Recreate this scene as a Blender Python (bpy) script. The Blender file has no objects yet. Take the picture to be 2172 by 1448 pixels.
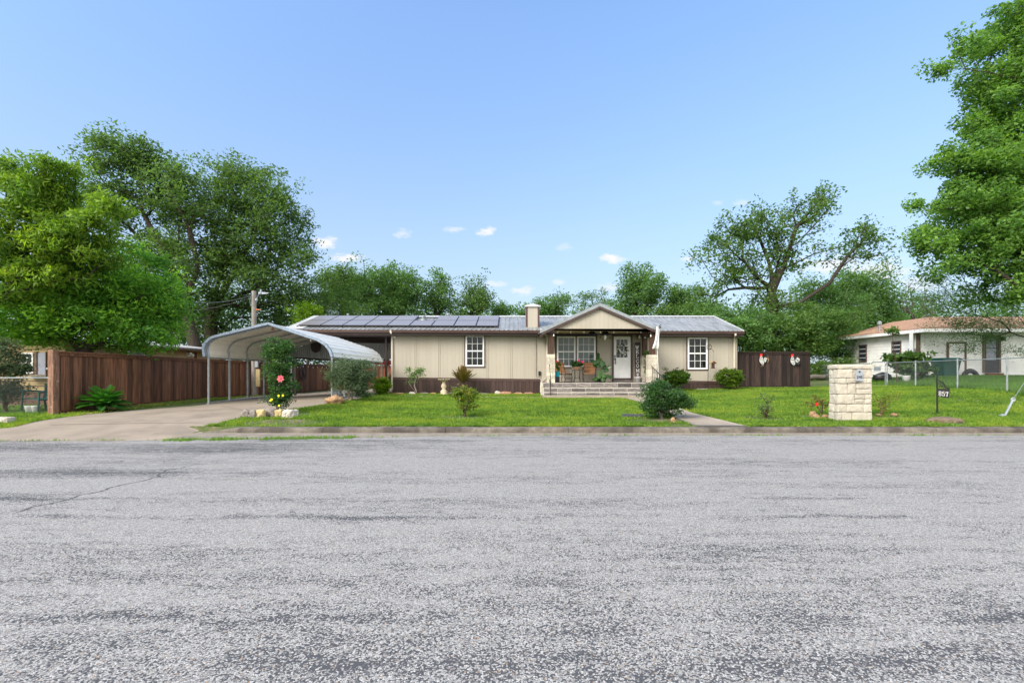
import bpy, bmesh, math, random
import numpy as np
from mathutils import Vector, Matrix, noise
R=math.radians
scene=bpy.context.scene
C=scene.collection
# ------------------------------------------------------------------ camera
F=1000.0; CX=1086.0; HY=790.0; CZ=1.5           # focal length in photo pixels, centre column, horizon row, eye height
cam=bpy.data.cameras.new('camera'); camo=bpy.data.objects.new('camera',cam); C.objects.link(camo)
camo.location=(0,0,CZ); camo.rotation_euler=(R(90),0,0)
cam.sensor_width=36; cam.lens=36*F/2172; cam.shift_y=(HY-724)/2172; cam.clip_end=3000; cam.clip_start=.05
scene.camera=camo
# ------------------------------------------------------------------ light
SUN_EL=R(38); SUN_AZ=R(226)                      # azimuth from +Y, clockwise
w=bpy.data.worlds.new('World'); scene.world=w; w.use_nodes=True
nt=w.node_tree; N=nt.nodes; L=nt.links; N.clear()
def wn(t,**k):
    n=N.new(t)
    for a,b in k.items(): setattr(n,a,b)
    return n
def wm(op,a,b=None,c=None,clamp=False):
    n=N.new('ShaderNodeMath'); n.operation=op; n.use_clamp=clamp
    for i,v in enumerate((a,b,c)):
        if v is None: continue
        if isinstance(v,(int,float)): n.inputs[i].default_value=v
        else: L.new(v,n.inputs[i])
    return n.outputs[0]
sky=wn('ShaderNodeTexSky',sky_type='NISHITA'); sky.sun_disc=False; sky.sun_elevation=SUN_EL; sky.sun_rotation=SUN_AZ
sky.air_density=1.0; sky.dust_density=.7; sky.ozone_density=3.0
tc=wn('ShaderNodeTexCoord'); sep=wn('ShaderNodeSeparateXYZ'); L.new(tc.outputs['Generated'],sep.inputs[0])
sx,sy,sz=sep.outputs
ysafe=wm('MAXIMUM',sy,.05)
U=wm('DIVIDE',sx,ysafe); V=wm('DIVIDE',sz,ysafe)
cmb=wn('ShaderNodeCombineXYZ'); L.new(U,cmb.inputs[0]); L.new(V,cmb.inputs[1])
nz=wn('ShaderNodeTexNoise'); nz.inputs['Scale'].default_value=38; nz.inputs['Detail'].default_value=6; nz.inputs['Roughness'].default_value=.6
mp=wn('ShaderNodeMapping'); mp.inputs['Scale'].default_value=(1,2.0,1); L.new(cmb.outputs[0],mp.inputs[0]); L.new(mp.outputs[0],nz.inputs['Vector'])
clouds=[(688,516,26,13,1.),(738,547,42,10,.9),(852,495,20,9,.55),(962,489,26,8,.5),(1030,491,22,9,.9),(1300,549,24,11,1.),(1107,616,26,9,.7),
 (1188,598,13,6,.5),(1462,549,16,7,.7),(1050,603,24,8,.55),(1198,524,20,8,.3),(1760,560,60,20,.8),(1860,575,70,26,.8),(1290,610,26,9,.55),(1570,430,22,7,.35),(1525,431,12,5,.3),(20,560,60,30,.6),(1950,600,60,20,.5)]
tot=None
for (px,py,a,b,st) in clouds:
    u0=(px-CX)/F; v0=(HY-py)/F
    du=wm('DIVIDE',wm('SUBTRACT',U,u0),1.25*a/F); dv=wm('DIVIDE',wm('SUBTRACT',V,v0),1.25*b/F)
    r=wm('SQRT',wm('ADD',wm('MULTIPLY',du,du),wm('MULTIPLY',dv,dv)))
    m=wm('SUBTRACT',2.15,wm('ADD',r,wm('MULTIPLY',nz.outputs['Fac'],2.5)))
    m=wm('MULTIPLY',m,1.6*st,clamp=True)
    m=wm('MINIMUM',m,st)
    tot=m if tot is None else wm('MAXIMUM',tot,m)
front=wm('GREATER_THAN',sy,.1)
tot=wm('MULTIPLY',tot,front)
# the sky is a little paler close to the horizon (haze)
hz=wm('POWER',wm('SUBTRACT',1.0,wm('MAXIMUM',sz,0.0),clamp=True),3.2)
mixh=wn('ShaderNodeMix',data_type='RGBA'); L.new(wm('MULTIPLY',hz,1.0),mixh.inputs['Factor'])
tint=wn('ShaderNodeMix',data_type='RGBA',blend_type='MULTIPLY'); tint.inputs['Factor'].default_value=1
L.new(sky.outputs[0],tint.inputs['A']); tint.inputs['B'].default_value=(1.03,1.10,1.13,1)
mr=N.new('ShaderNodeMapRange'); L.new(sz,mr.inputs[0]); mr.inputs[1].default_value=.12; mr.inputs[2].default_value=.60; mr.inputs[3].default_value=.52; mr.inputs[4].default_value=1.0
dim=wn('ShaderNodeVectorMath',operation='SCALE'); L.new(tint.outputs['Result'],dim.inputs[0]); L.new(mr.outputs[0],dim.inputs['Scale'])
L.new(dim.outputs[0],mixh.inputs['A']); mixh.inputs['B'].default_value=(2.15,2.50,2.85,1)
mixc=wn('ShaderNodeMix',data_type='RGBA'); L.new(tot,mixc.inputs['Factor']); L.new(mixh.outputs['Result'],mixc.inputs['A']); mixc.inputs['B'].default_value=(3.0,3.02,3.05,1)
bk=N.new('ShaderNodeMapRange'); bk.interpolation_type='SMOOTHSTEP'; L.new(sy,bk.inputs[0]); bk.inputs[1].default_value=.12; bk.inputs[2].default_value=-.45; bk.inputs[3].default_value=0; bk.inputs[4].default_value=1  # whiter, brighter sky bank added behind the camera as frontal fill light
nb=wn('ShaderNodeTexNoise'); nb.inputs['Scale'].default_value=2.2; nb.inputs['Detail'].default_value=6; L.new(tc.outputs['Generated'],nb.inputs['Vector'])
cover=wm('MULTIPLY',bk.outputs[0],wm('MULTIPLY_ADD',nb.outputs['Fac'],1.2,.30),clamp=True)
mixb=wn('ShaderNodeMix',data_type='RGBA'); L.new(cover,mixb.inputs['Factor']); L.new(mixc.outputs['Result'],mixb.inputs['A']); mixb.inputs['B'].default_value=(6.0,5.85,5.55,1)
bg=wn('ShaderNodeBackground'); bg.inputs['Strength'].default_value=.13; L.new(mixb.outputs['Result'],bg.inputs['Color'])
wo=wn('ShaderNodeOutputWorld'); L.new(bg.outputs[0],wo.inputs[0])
sl=bpy.data.lights.new('sun','SUN'); sl.energy=2.0; sl.angle=R(28); sl.color=(1,.94,.85)
so=bpy.data.objects.new('sun',sl); C.objects.link(so)
sd=Vector((math.sin(SUN_AZ)*math.cos(SUN_EL),math.cos(SUN_AZ)*math.cos(SUN_EL),math.sin(SUN_EL)))
so.rotation_euler=sd.to_track_quat('Z','Y').to_euler(); so.location=(0,-10,30)
scene.view_settings.view_transform='Standard'; scene.view_settings.look='None'; scene.view_settings.exposure=1.35; scene.view_settings.gamma=1
scene.cycles.max_bounces=6; scene.cycles.transparent_max_bounces=6; scene.cycles.caustics_reflective=False; scene.cycles.caustics_refractive=False
# ------------------------------------------------------------------ helpers
def X(px,d): return (px-CX)*d/F
def Z(py,d): return CZ-(py-HY)*d/F
def P(px,py,d): return Vector((X(px,d),d,Z(py,d)))
def tag(o,label,cat,group=None):
    o['label']=label; o['category']=cat
    if group: o['group']=group
    return o
def struct(o,kind='structure'): o['kind']=kind; return o
def empty(name,loc,label,cat,group=None,rz=0):
    o=bpy.data.objects.new(name,None); C.objects.link(o); o.location=loc; o.rotation_euler=(0,0,rz); o.empty_display_size=.2
    return tag(o,label,cat,group)
class MB:
    def __init__(s): s.v=[]; s.f=[]; s.t=[]; s.c=[]
    def cut(s): s.c.append((len(s.v),len(s.f))); return s          # what follows is a piece of its own
    def pieces(s):
        ends=[c for c in s.c if 0<c[0]<len(s.v)]+[(len(s.v),len(s.f))]; a=(0,0); out=[]
        for e in ends:
            if e[0]>a[0]:
                m=MB(); m.v=s.v[a[0]:e[0]]; m.t=s.t[a[0]:e[0]]; m.f=[tuple(i-a[0] for i in f) for f in s.f[a[1]:e[1]]]; out.append(m); a=e
        return out
    def add(s,vs,fs,tone=.5):
        n=len(s.v); s.v+= [tuple(v) for v in vs]; s.f+=[tuple(i+n for i in f) for f in fs]; s.t+=[tone]*len(vs); return s
    def box(s,x0,x1,y0,y1,z0,z1,tone=.5):
        vs=[(x0,y0,z0),(x1,y0,z0),(x1,y1,z0),(x0,y1,z0),(x0,y0,z1),(x1,y0,z1),(x1,y1,z1),(x0,y1,z1)]
        return s.add(vs,[(0,3,2,1),(4,5,6,7),(0,1,5,4),(1,2,6,5),(2,3,7,6),(3,0,4,7)],tone)
    def bar(s,a,b,wd,dp,tone=.5,up=(0,0,1)):
        a=Vector(a); b=Vector(b); d=(b-a).normalized(); u=Vector(up)
        if abs(d.dot(u))>.98: u=Vector((0,1,0))
        x=d.cross(u).normalized()*wd/2; y=x.cross(d).normalized()*dp/2
        vs=[a-x-y,a+x-y,a+x+y,a-x+y,b-x-y,b+x-y,b+x+y,b-x+y]
        return s.add(vs,[(0,3,2,1),(4,5,6,7),(0,1,5,4),(1,2,6,5),(2,3,7,6),(3,0,4,7)],tone)
    def hexa(s,bot,top,tone=.5):
        return s.add(list(bot)+list(top),[(0,3,2,1),(4,5,6,7),(0,1,5,4),(1,2,6,5),(2,3,7,6),(3,0,4,7)],tone)
    def tube(s,pts,rad,n=8,tone=.5,cap=True):
        pts=[Vector(p) for p in pts]; k=len(pts)
        if not hasattr(rad,'__len__'): rad=[rad]*k
        vs=[]; fs=[]
        ref=Vector((0.13,.31,1)) 
        for i,p in enumerate(pts):
            d=(pts[min(i+1,k-1)]-pts[max(i-1,0)])
            if d.length<1e-9: d=Vector((0,0,1))
            d.normalize(); r=ref
            if abs(d.dot(r.normalized()))>.95: r=Vector((1,.2,0))
            x=d.cross(r).normalized(); y=d.cross(x)
            for j in range(n):
                a=2*math.pi*j/n; vs.append(p+(x*math.cos(a)+y*math.sin(a))*rad[i])
        for i in range(k-1):
            for j in range(n):
                a=i*n+j; b=i*n+(j+1)%n; fs.append((a,b,b+n,a+n))
        if cap: fs.append(tuple(range(n-1,-1,-1))); fs.append(tuple((k-1)*n+j for j in range(n)))
        return s.add(vs,fs,tone)
    def lathe(s,prof,c=(0,0,0),n=20,tone=.5):
        vs=[];fs=[];k=len(prof)
        for r,z in prof:
            for j in range(n):
                a=2*math.pi*j/n; vs.append((c[0]+r*math.cos(a),c[1]+r*math.sin(a),c[2]+z))
        for i in range(k-1):
            for j in range(n):
                a=i*n+j; b=i*n+(j+1)%n; fs.append((a,b,b+n,a+n))
        fs.append(tuple(range(n-1,-1,-1))); fs.append(tuple((k-1)*n+j for j in range(n)))
        return s.add(vs,fs,tone)
    def prism(s,poly,a,b,axis='y',tone=.5):       # poly in (x,z), extruded along y from a to b
        n=len(poly)
        if axis=='y': vs=[(p[0],a,p[1]) for p in poly]+[(p[0],b,p[1]) for p in poly]
        elif axis=='x': vs=[(a,p[0],p[1]) for p in poly]+[(b,p[0],p[1]) for p in poly]
        else: vs=[(p[0],p[1],a) for p in poly]+[(p[0],p[1],b) for p in poly]
        fs=[tuple(range(n)),tuple(range(2*n-1,n-1,-1))]+[(i,i+n,(i+1)%n+n,(i+1)%n) for i in range(n)]
        return s.add(vs,fs,tone)
    def ball(s,c,r,sub=2,amp=0,sc=(1,1,1),seed=0,tone=.5,freq=1.5):
        bm=bmesh.new(); bmesh.ops.create_icosphere(bm,subdivisions=sub,radius=1)
        vs=[]
        for v in bm.verts:
            p=v.co.copy()
            k=1+amp*noise.noise(p*freq+Vector((seed*3.1,seed*1.7,seed)))+amp*.5*noise.noise(p*freq*2.7+Vector((seed,0,seed)))
            vs.append((c[0]+p.x*k*r*sc[0],c[1]+p.y*k*r*sc[1],c[2]+p.z*k*r*sc[2]))
        fs=[tuple(v.index for v in f.verts) for f in bm.faces]; bm.free()
        return s.add(vs,fs,tone)
    def rough(s,x0,x1,y0,y1,z0,z1,amp=.02,cell=.06,seed=0,tone=.5,bulge=.0):
        # a box with a chopped, uneven surface
        dims=[x1-x0,y1-y0,z1-z0]; nn=[max(1,int(round(d/cell))) for d in dims]; idx={}; vs=[]; fs=[]
        def vid(i,j,k):
            key=(i,j,k)
            if key not in idx:
                p=Vector((x0+dims[0]*i/nn[0],y0+dims[1]*j/nn[1],z0+dims[2]*k/nn[2]))
                q=p*5.5+Vector((seed*7.3,seed*3.1,seed*1.9)); nv=Vector((noise.noise(q),noise.noise(q+Vector((31,0,0))),noise.noise(q+Vector((0,57,0)))))
                q=p*17+Vector((seed,0,0)); nv=nv+.5*Vector((noise.noise(q),noise.noise(q+Vector((11,0,0))),noise.noise(q+Vector((0,17,0)))))
                e=Vector(((i*2/nn[0]-1),(j*2/nn[1]-1),(k*2/nn[2]-1)))
                ed=sorted([abs(e.x),abs(e.y),abs(e.z)])
                out=bulge*(1-ed[1]**3)
                p=p+nv*amp+Vector((e.x if abs(e.x)>.99 else 0,e.y if abs(e.y)>.99 else 0,e.z if abs(e.z)>.99 else 0))*(out-bulge*.5)
                idx[key]=len(vs); vs.append(p)
            return idx[key]
        a,b,c=nn
        for i in range(a):
            for j in range(b):
                fs.append((vid(i,j,0),vid(i,j+1,0),vid(i+1,j+1,0),vid(i+1,j,0))); fs.append((vid(i,j,c),vid(i+1,j,c),vid(i+1,j+1,c),vid(i,j+1,c)))
        for i in range(a):
            for k in range(c):
                fs.append((vid(i,0,k),vid(i+1,0,k),vid(i+1,0,k+1),vid(i,0,k+1))); fs.append((vid(i,b,k),vid(i,b,k+1),vid(i+1,b,k+1),vid(i+1,b,k)))
        for j in range(b):
            for k in range(c):
                fs.append((vid(0,j,k),vid(0,j,k+1),vid(0,j+1,k+1),vid(0,j+1,k))); fs.append((vid(a,j,k),vid(a,j+1,k),vid(a,j+1,k+1),vid(a,j,k+1)))
        return s.add(vs,fs,tone)
    def build(s,name,m,parent=None,smooth=False,loc=None,bevel=0):
        if s.c:
            return [q.build(name,m,parent,smooth,loc,bevel) for q in s.pieces()][0]
        me=bpy.data.meshes.new(name); me.from_pydata(s.v,[],s.f); me.update()
        at=me.attributes.new('tone','FLOAT','POINT'); at.data.foreach_set('value',np.array(s.t,dtype=np.float32))
        me.materials.append(m)
        if smooth:
            for p in me.polygons: p.use_smooth=True
        o=bpy.data.objects.new(name,me); C.objects.link(o)
        if parent is not None: o.parent=parent
        if loc is not None: o.location=loc
        if bevel:
            b=o.modifiers.new('bevel','BEVEL'); b.width=bevel; b.segments=2; b.limit_method='ANGLE'; b.angle_limit=R(40)
        return o
def np_mesh(name,verts,quads,tone,m,parent=None,loc=None):
    me=bpy.data.meshes.new(name); nv=len(verts); k=quads.shape[1]; nf=len(quads)
    me.vertices.add(nv); me.vertices.foreach_set('co',verts.astype(np.float32).ravel())
    me.loops.add(nf*k); me.loops.foreach_set('vertex_index',quads.astype(np.int32).ravel())
    me.polygons.add(nf); me.polygons.foreach_set('loop_start',np.arange(0,nf*k,k,dtype=np.int32)); me.polygons.foreach_set('loop_total',np.full(nf,k,dtype=np.int32))
    me.update(calc_edges=True)
    at=me.attributes.new('tone','FLOAT','POINT'); at.data.foreach_set('value',tone.astype(np.float32))
    me.materials.append(m)
    o=bpy.data.objects.new(name,me); C.objects.link(o)
    if parent is not None: o.parent=parent
    if loc is not None: o.location=loc
    return o
# ------------------------------------------------------------------ materials
def base_mat(name):
    m=bpy.data.materials.new(name); m.use_nodes=True; t=m.node_tree; t.nodes.clear()
    o=t.nodes.new('ShaderNodeOutputMaterial'); b=t.nodes.new('ShaderNodeBsdfPrincipled'); t.links.new(b.outputs[0],o.inputs[0])
    return m,t,b,o
class NT:
    def __init__(s,t): s.t=t
    def n(s,ty,ins={},**k):
        n=s.t.nodes.new(ty)
        for a,b in k.items(): setattr(n,a,b)
        for a,b in ins.items():
            if hasattr(b,'is_output') or isinstance(b,bpy.types.NodeSocket): s.t.links.new(b,n.inputs[a])
            else: n.inputs[a].default_value=b
        return n
    def math(s,op,a,b=0,clamp=False): 
        n=s.n('ShaderNodeMath',{0:a,1:b},operation=op); n.use_clamp=clamp; return n.outputs[0]
    def mix(s,f,a,b,bt='MIX'):
        n=s.t.nodes.new('ShaderNodeMix'); n.data_type='RGBA'; n.blend_type=bt
        for k,v in (('Factor',f),('A',a),('B',b)):
            if isinstance(v,bpy.types.NodeSocket): s.t.links.new(v,n.inputs[k])
            else: n.inputs[k].default_value=(v if k=='Factor' else (tuple(v)+(1,))[:4])
        return n.outputs['Result']
    def noise(s,vec,scale,detail=5,rough=.55,stretch=None):
        if stretch: vec=s.n('ShaderNodeMapping',{'Vector':vec,'Scale':stretch}).outputs[0]
        return s.n('ShaderNodeTexNoise',{'Vector':vec,'Scale':scale,'Detail':detail,'Roughness':rough}).outputs['Fac']
    def ramp(s,f,a,b):  # smooth 0..1 between a and b
        n=s.n('ShaderNodeMapRange',{'Value':f,'From Min':a,'From Max':b}); n.interpolation_type='SMOOTHSTEP'; return n.outputs[0]
def mat(name,col,rough=.75,metal=0,var=.12,scale=5,col2=None,bump=0,bscale=60,stretch=None,tone=0,spec=.35,dirt=None,dscale=1.3,damt=.5,dthr=(.5,.7)):
    m,t,b,o=base_mat(name); g=NT(t); tcn=g.n('ShaderNodeTexCoord'); vec=tcn.outputs['Object']
    nf=g.noise(vec,scale,6,.6,stretch)
    a=tuple(c*(1-var) for c in col); c2=col2 or tuple(min(1,c*(1+var)) for c in col)
    colr=g.mix(g.ramp(nf,.32,.68),a,c2)
    if tone:
        at=g.n('ShaderNodeAttribute',attribute_name='tone').outputs['Fac']
        k=g.math('ADD',g.math('MULTIPLY',g.math('SUBTRACT',at,.5),2*tone),1.0)
        kc=g.n('ShaderNodeCombineColor',{0:k,1:k,2:k}).outputs[0]
        colr=g.mix(1.0,colr,kc,'MULTIPLY')
    if dirt:
        dn=g.noise(vec,dscale,7,.65)
        colr=g.mix(g.math('MULTIPLY',g.ramp(dn,*dthr),damt),colr,dirt)
    t.links.new(colr,b.inputs['Base Color']); b.inputs['Roughness'].default_value=rough; b.inputs['Metallic'].default_value=metal; b.inputs['Specular IOR Level'].default_value=spec
    if bump:
        bn=g.noise(vec,bscale,4,.6,stretch)
        bp=g.n('ShaderNodeBump',{'Height':bn,'Strength':bump,'Distance':.02}); t.links.new(bp.outputs[0],b.inputs['Normal'])
    return m
def leaf_mat(name,dark,light,trans=.35,rough=.5,tip=None,spec=.3):
    m,t,b,o=base_mat(name); g=NT(t)
    at=g.n('ShaderNodeAttribute',attribute_name='tone').outputs['Fac']
    col=g.mix(at,dark,light)
    if tip: col=g.mix(g.ramp(at,.82,1.0),col,tip)
    t.links.new(col,b.inputs['Base Color']); b.inputs['Roughness'].default_value=rough; b.inputs['Specular IOR Level'].default_value=spec
    tr=g.n('ShaderNodeBsdfTranslucent'); tcol=g.mix(1.0,col,(1.5,1.6,.6),'MULTIPLY'); t.links.new(tcol,tr.inputs['Color'])
    mx=g.n('ShaderNodeMixShader',{0:trans,1:b.outputs[0],2:tr.outputs[0]}); t.links.new(mx.outputs[0],o.inputs[0])
    return m
M={}
M['siding']=mat('painted_siding',(.41,.372,.312),.75,var=.05,scale=1.2,bump=.25,bscale=26,stretch=(1,1,.06),dirt=(.40,.32,.21),damt=.35,dscale=.8)
M['siding_trim']=mat('siding_batten_paint',(.36,.32,.26),.7,var=.05)
M['brown']=mat('brown_metal_trim',(.068,.038,.033),.45,var=.15,scale=3,spec=.5)
M['skirt']=mat('brown_skirting',(.055,.032,.028),.55,var=.25,scale=4,stretch=(6,6,.3),tone=.25,bump=.2)
M['roofmetal']=mat('galvanised_roofing',(.30,.305,.30),.42,metal=.3,var=.22,scale=2.0,stretch=(3,.35,1),dirt=(.44,.44,.43),dscale=1.2,damt=.6,spec=.5)
M['capmetal']=mat('pale_ridge_metal',(.56,.56,.55),.42,metal=.2,var=.1)
M['trimmetal']=mat('galvanised_trim',(.28,.31,.33),.45,metal=.3,var=.12)
M['carmetal']=mat('painted_steel_panel',(.80,.79,.75),.42,metal=.05,var=.07,scale=1.5,bump=.08,bscale=9,dirt=(.60,.60,.56),damt=.35)
M['galv']=mat('galvanised_tube',(.27,.295,.31),.5,metal=.2,var=.2,scale=9)
M['galvedge']=mat('galvanised_edge',(.25,.31,.39),.45,metal=.2,var=.2,scale=12)
M['cgable']=mat('corrugated_gable_sheet',(.36,.38,.40),.42,metal=.5,var=.2,stretch=(5,1,.4))
M['wood']=mat('stained_cedar',(.155,.070,.037),.78,var=.45,scale=3.2,stretch=(9,9,.45),tone=.55,bump=.5,bscale=20)
M['wooddark']=mat('dark_cedar',(.036,.022,.019),.8,var=.5,scale=3.2,stretch=(9,9,.45),tone=.75,bump=.5,bscale=20)
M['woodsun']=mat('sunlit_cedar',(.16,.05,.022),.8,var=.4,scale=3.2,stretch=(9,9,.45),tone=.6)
M['postwood']=mat('brown_post_wood',(.065,.034,.022),.7,var=.4,scale=4,stretch=(8,8,.4))
M['pole']=mat('weathered_pole_wood',(.27,.245,.22),.85,var=.35,scale=5,stretch=(7,7,.3),bump=.6,bscale=16,dirt=(.12,.09,.07),damt=.5)
M['endpost']=mat('weathered_red_post',(.24,.13,.085),.85,var=.4,scale=5,stretch=(5,5,.5),bump=.5,dirt=(.38,.31,.25),dscale=9,damt=.7,dthr=(.55,.68))
M['stone']=mat('cream_limestone',(.51,.465,.385),.9,var=.07,scale=7,tone=.09,bump=.9,bscale=34,dirt=(.42,.36,.27),dscale=9,damt=.35)
M['stone2']=mat('porch_limestone',(.56,.51,.42),.9,var=.12,scale=9,tone=.22,bump=.8,bscale=34,dirt=(.60,.43,.24),dscale=6,damt=.5,dthr=(.56,.66))
M['rocktan']=mat('tan_sandstone',(.36,.22,.12),.9,var=.3,scale=8,bump=.9,bscale=22,dirt=(.16,.11,.08),damt=.5)
M['rockpink']=mat('reddish_rock',(.33,.19,.12),.9,var=.25,scale=9,bump=.8,bscale=24)
M['rockgrey']=mat('grey_lichen_rock',(.24,.21,.19),.92,var=.35,scale=9,bump=1,bscale=24,dirt=(.07,.06,.055),dscale=5,damt=.8)
M['rockyel']=mat('yellow_limestone',(.52,.40,.20),.92,var=.2,scale=9,bump=.9,bscale=24,dirt=(.12,.10,.08),dscale=6,damt=.8,dthr=(.52,.6))
M['rockwhite']=mat('pale_limestone',(.50,.46,.40),.92,var=.2,scale=9,bump=.9,bscale=24,dirt=(.13,.11,.09),dscale=4,damt=.8,dthr=(.54,.64))
M['rockdark']=mat('blue_black_rock',(.06,.065,.08),.8,var=.3,scale=9,bump=.9,bscale=24)
M['white']=mat('white_vinyl',(.80,.80,.80),.45,var=.03)
M['whitepaint']=mat('white_board_siding',(.80,.80,.79),.7,var=.08,scale=1.5,dirt=(.42,.41,.37),dscale=1.2,damt=.45)
M['black']=mat('black_iron',(.014,.013,.013),.5,var=.2,spec=.5)
M['bronze']=mat('dark_bronze_paint',(.03,.015,.014),.5,var=.2,spec=.5)
M['navy']=mat('dark_navy_shade',(.012,.015,.028),.6)
M['downspout']=mat('tan_downspout',(.55,.49,.40),.5,var=.04)
M['tile']=mat('grey_wood_look_tile',(.115,.105,.10),.55,var=.45,scale=4,stretch=(1,1,9),tone=.5,col2=(.23,.20,.185))
M['grout']=mat('pale_grout',(.60,.56,.50),.85,var=.12)
M['conc']=mat('driveway_concrete',(.29,.24,.19),.88,var=.12,scale=1.1,bump=.25,bscale=60,dirt=(.15,.125,.105),dscale=.7,damt=.55,dthr=(.50,.72))
M['walk']=mat('walkway_concrete',(.32,.27,.22),.88,var=.12,scale=2,bump=.25,bscale=60,dirt=(.22,.19,.16),dscale=1.6,damt=.55,dthr=(.52,.7))
M['kerb']=mat('stained_kerb_concrete',(.165,.145,.12),.92,var=.3,scale=6,bump=.7,bscale=45,dirt=(.048,.040,.034),dscale=1.5,damt=.8,dthr=(.47,.60))
M['gutter']=mat('gutter_concrete',(.25,.215,.175),.92,var=.18,scale=4,bump=.4,bscale=50,dirt=(.19,.16,.13),dscale=1.8,damt=.6)
M['panel']=mat('solar_cell_glass',(.205,.19,.195),.28,var=.06,scale=2,spec=.45)
M['darkpane']=mat('dark_window_pane',(.03,.035,.05),.15,spec=.6)
M['frame']=mat('dark_panel_frame',(.02,.02,.022),.4)
M['orange']=mat('orange_plastic',(.65,.16,.03),.5)
M['redp']=mat('red_fabric',(.60,.06,.04),.7)
M['green']=mat('green_cart_plastic',(.006,.075,.050),.5,var=.1,spec=.5)
M['bench']=mat('green_bench_plastic',(.008,.07,.068),.5,var=.2,spec=.5)
M['teal']=mat('turquoise_pot',(.01,.32,.42),.45)
M['terracotta']=mat('tan_clay',(.36,.22,.13),.8)
M['slat']=mat('orange_brown_slats',(.36,.15,.05),.55,var=.3,scale=5,stretch=(.5,4,4),tone=.3)
M['darkpot']=mat('dark_plastic_pot',(.012,.014,.022),.45)
M['shingle']=mat('rust_brown_shingles',(.41,.24,.155),.9,var=.22,scale=9,bump=.7,bscale=50,dirt=(.25,.13,.09),damt=.5)
M['beigeboard']=mat('beige_board_siding',(.40,.30,.15),.8,var=.12,scale=2,dirt=(.22,.15,.09),damt=.5)
M['browntrim']=mat('brown_door_trim',(.13,.085,.06),.7,var=.2)
M['greydoor']=mat('grey_blue_door',(.26,.28,.34),.6)
M['skirtbrick']=mat('reddish_foundation',(.12,.07,.05),.9,var=.4,scale=6)
M['soil']=mat('bare_soil',(.17,.125,.085),.95,var=.35,scale=6,bump=1,bscale=30,dirt=(.09,.065,.045))
M['gravel']=mat('brown_gravel',(.30,.20,.13),.95,tone=.6)
M['bark']=mat('dark_bark',(.055,.043,.034),.92,var=.4,scale=5,stretch=(5,5,.8),bump=1,bscale=14)
M['barkgrey']=mat('grey_bark',(.13,.115,.10),.92,var=.4,scale=5,stretch=(5,5,.8),bump=1,bscale=14)
M['stem']=mat('brown_stem',(.10,.068,.05),.9,var=.3)
M['stempale']=mat('pale_stem',(.34,.29,.25),.9,var=.2)
M['birdbath']=mat('cast_cream_concrete',(.52,.44,.30),.9,var=.15,scale=9,bump=.5)
M['wire']=mat('galvanised_wire',(.20,.22,.23),.5,metal=.2,var=.1)
M['cable']=mat('grey_cable',(.20,.21,.22),.6)
M['greymetal']=mat('grey_metal_plate',(.36,.39,.43),.45,metal=.3,var=.1)
M['bulb']=mat('frosted_bulb',(.80,.80,.76),.25,spec=.6)
M['fabric']=mat('white_flag_cloth',(.72,.70,.68),.85,var=.08,scale=6,dirt=(.38,.37,.37),dscale=9,damt=.5,dthr=(.55,.62))
M['reflection_slat']=mat('pale_reflection',(.22,.27,.25),.8,var=.15,scale=1.5)  # pale green pane reflection painted as slats behind the porch glass
M['blind']=mat('dark_blind',(.032,.031,.033),.8,tone=.6)
M['ceiling']=mat('porch_ceiling',(.42,.34,.22),.8,var=.05)
M['tan']=mat('tan_box',(.40,.31,.16),.6)
# window glass
m,t,b,o=base_mat('window_glass'); g=NT(t)
tr=g.n('ShaderNodeBsdfTransparent',{'Color':(.75,.8,.8,1)}); gl=g.n('ShaderNodeBsdfGlossy',{'Roughness':.03,'Color':(.9,.95,.95,1)}); fr=g.n('ShaderNodeFresnel',{'IOR':1.42})
mx=g.n('ShaderNodeMixShader',{0:fr.outputs[0],1:tr.outputs[0],2:gl.outputs[0]}); t.links.new(mx.outputs[0],o.inputs[0]); M['glass']=m
# chip-seal road
m,t,b,o=base_mat('chip_seal'); g=NT(t); vec=g.n('ShaderNodeTexCoord').outputs['Object']
v1=g.n('ShaderNodeTexVoronoi',{'Vector':vec,'Scale':105.0}); 
rnd=g.n('ShaderNodeSeparateColor',{0:v1.outputs['Color']}).outputs
edge=g.n('ShaderNodeTexVoronoi',{'Vector':vec,'Scale':105.0},feature='DISTANCE_TO_EDGE').outputs[0]
big=g.noise(vec,.55,5,.6,(.35,1.3,1)); mid=g.noise(vec,3.2,6,.65,(.45,1.6,1)); streak=g.noise(vec,1.0,5,.6,(.12,3.2,1)); fine=g.noise(vec,16,4,.6)
sepv=g.n('ShaderNodeSeparateXYZ',{0:vec}); yy=sepv.outputs[1]; xx=sepv.outputs[0]
near=g.ramp(yy,5.2,2.2)                                        # wheel path at the near edge has lost more stone
lft=g.math('MULTIPLY',g.ramp(xx,-1.0,-7.0),g.ramp(yy,6.5,9.0))  # worn corner by the driveway
band=g.math('MULTIPLY',g.ramp(yy,9.6,10.2),g.ramp(g.noise(vec,.4,3,.5),.45,.6))
loss=g.math('ADD',g.math('MULTIPLY',big,.60),g.math('ADD',g.math('MULTIPLY',mid,.60),g.math('MULTIPLY',streak,.36))); loss=g.math('SUBTRACT',loss,.335)
loss=g.math('ADD',loss,g.math('ADD',g.math('MULTIPLY',near,.12),g.math('ADD',g.math('MULTIPLY',lft,.05),g.math('MULTIPLY',band,.05))))
loss=g.math('ADD',loss,g.math('MULTIPLY',g.math('SUBTRACT',fine,.5),.10))
fine2=g.noise(vec,9,5,.65,(.6,1.5,1))
loss=g.math('ADD',loss,g.math('MULTIPLY',g.math('SUBTRACT',fine2,.5),.38))
wob=g.math('MULTIPLY',g.math('SUBTRACT',g.noise(vec,.7,4,.6,(1,.05,1)),.5),.55)
yw=g.math('ADD',yy,wob)
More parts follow.
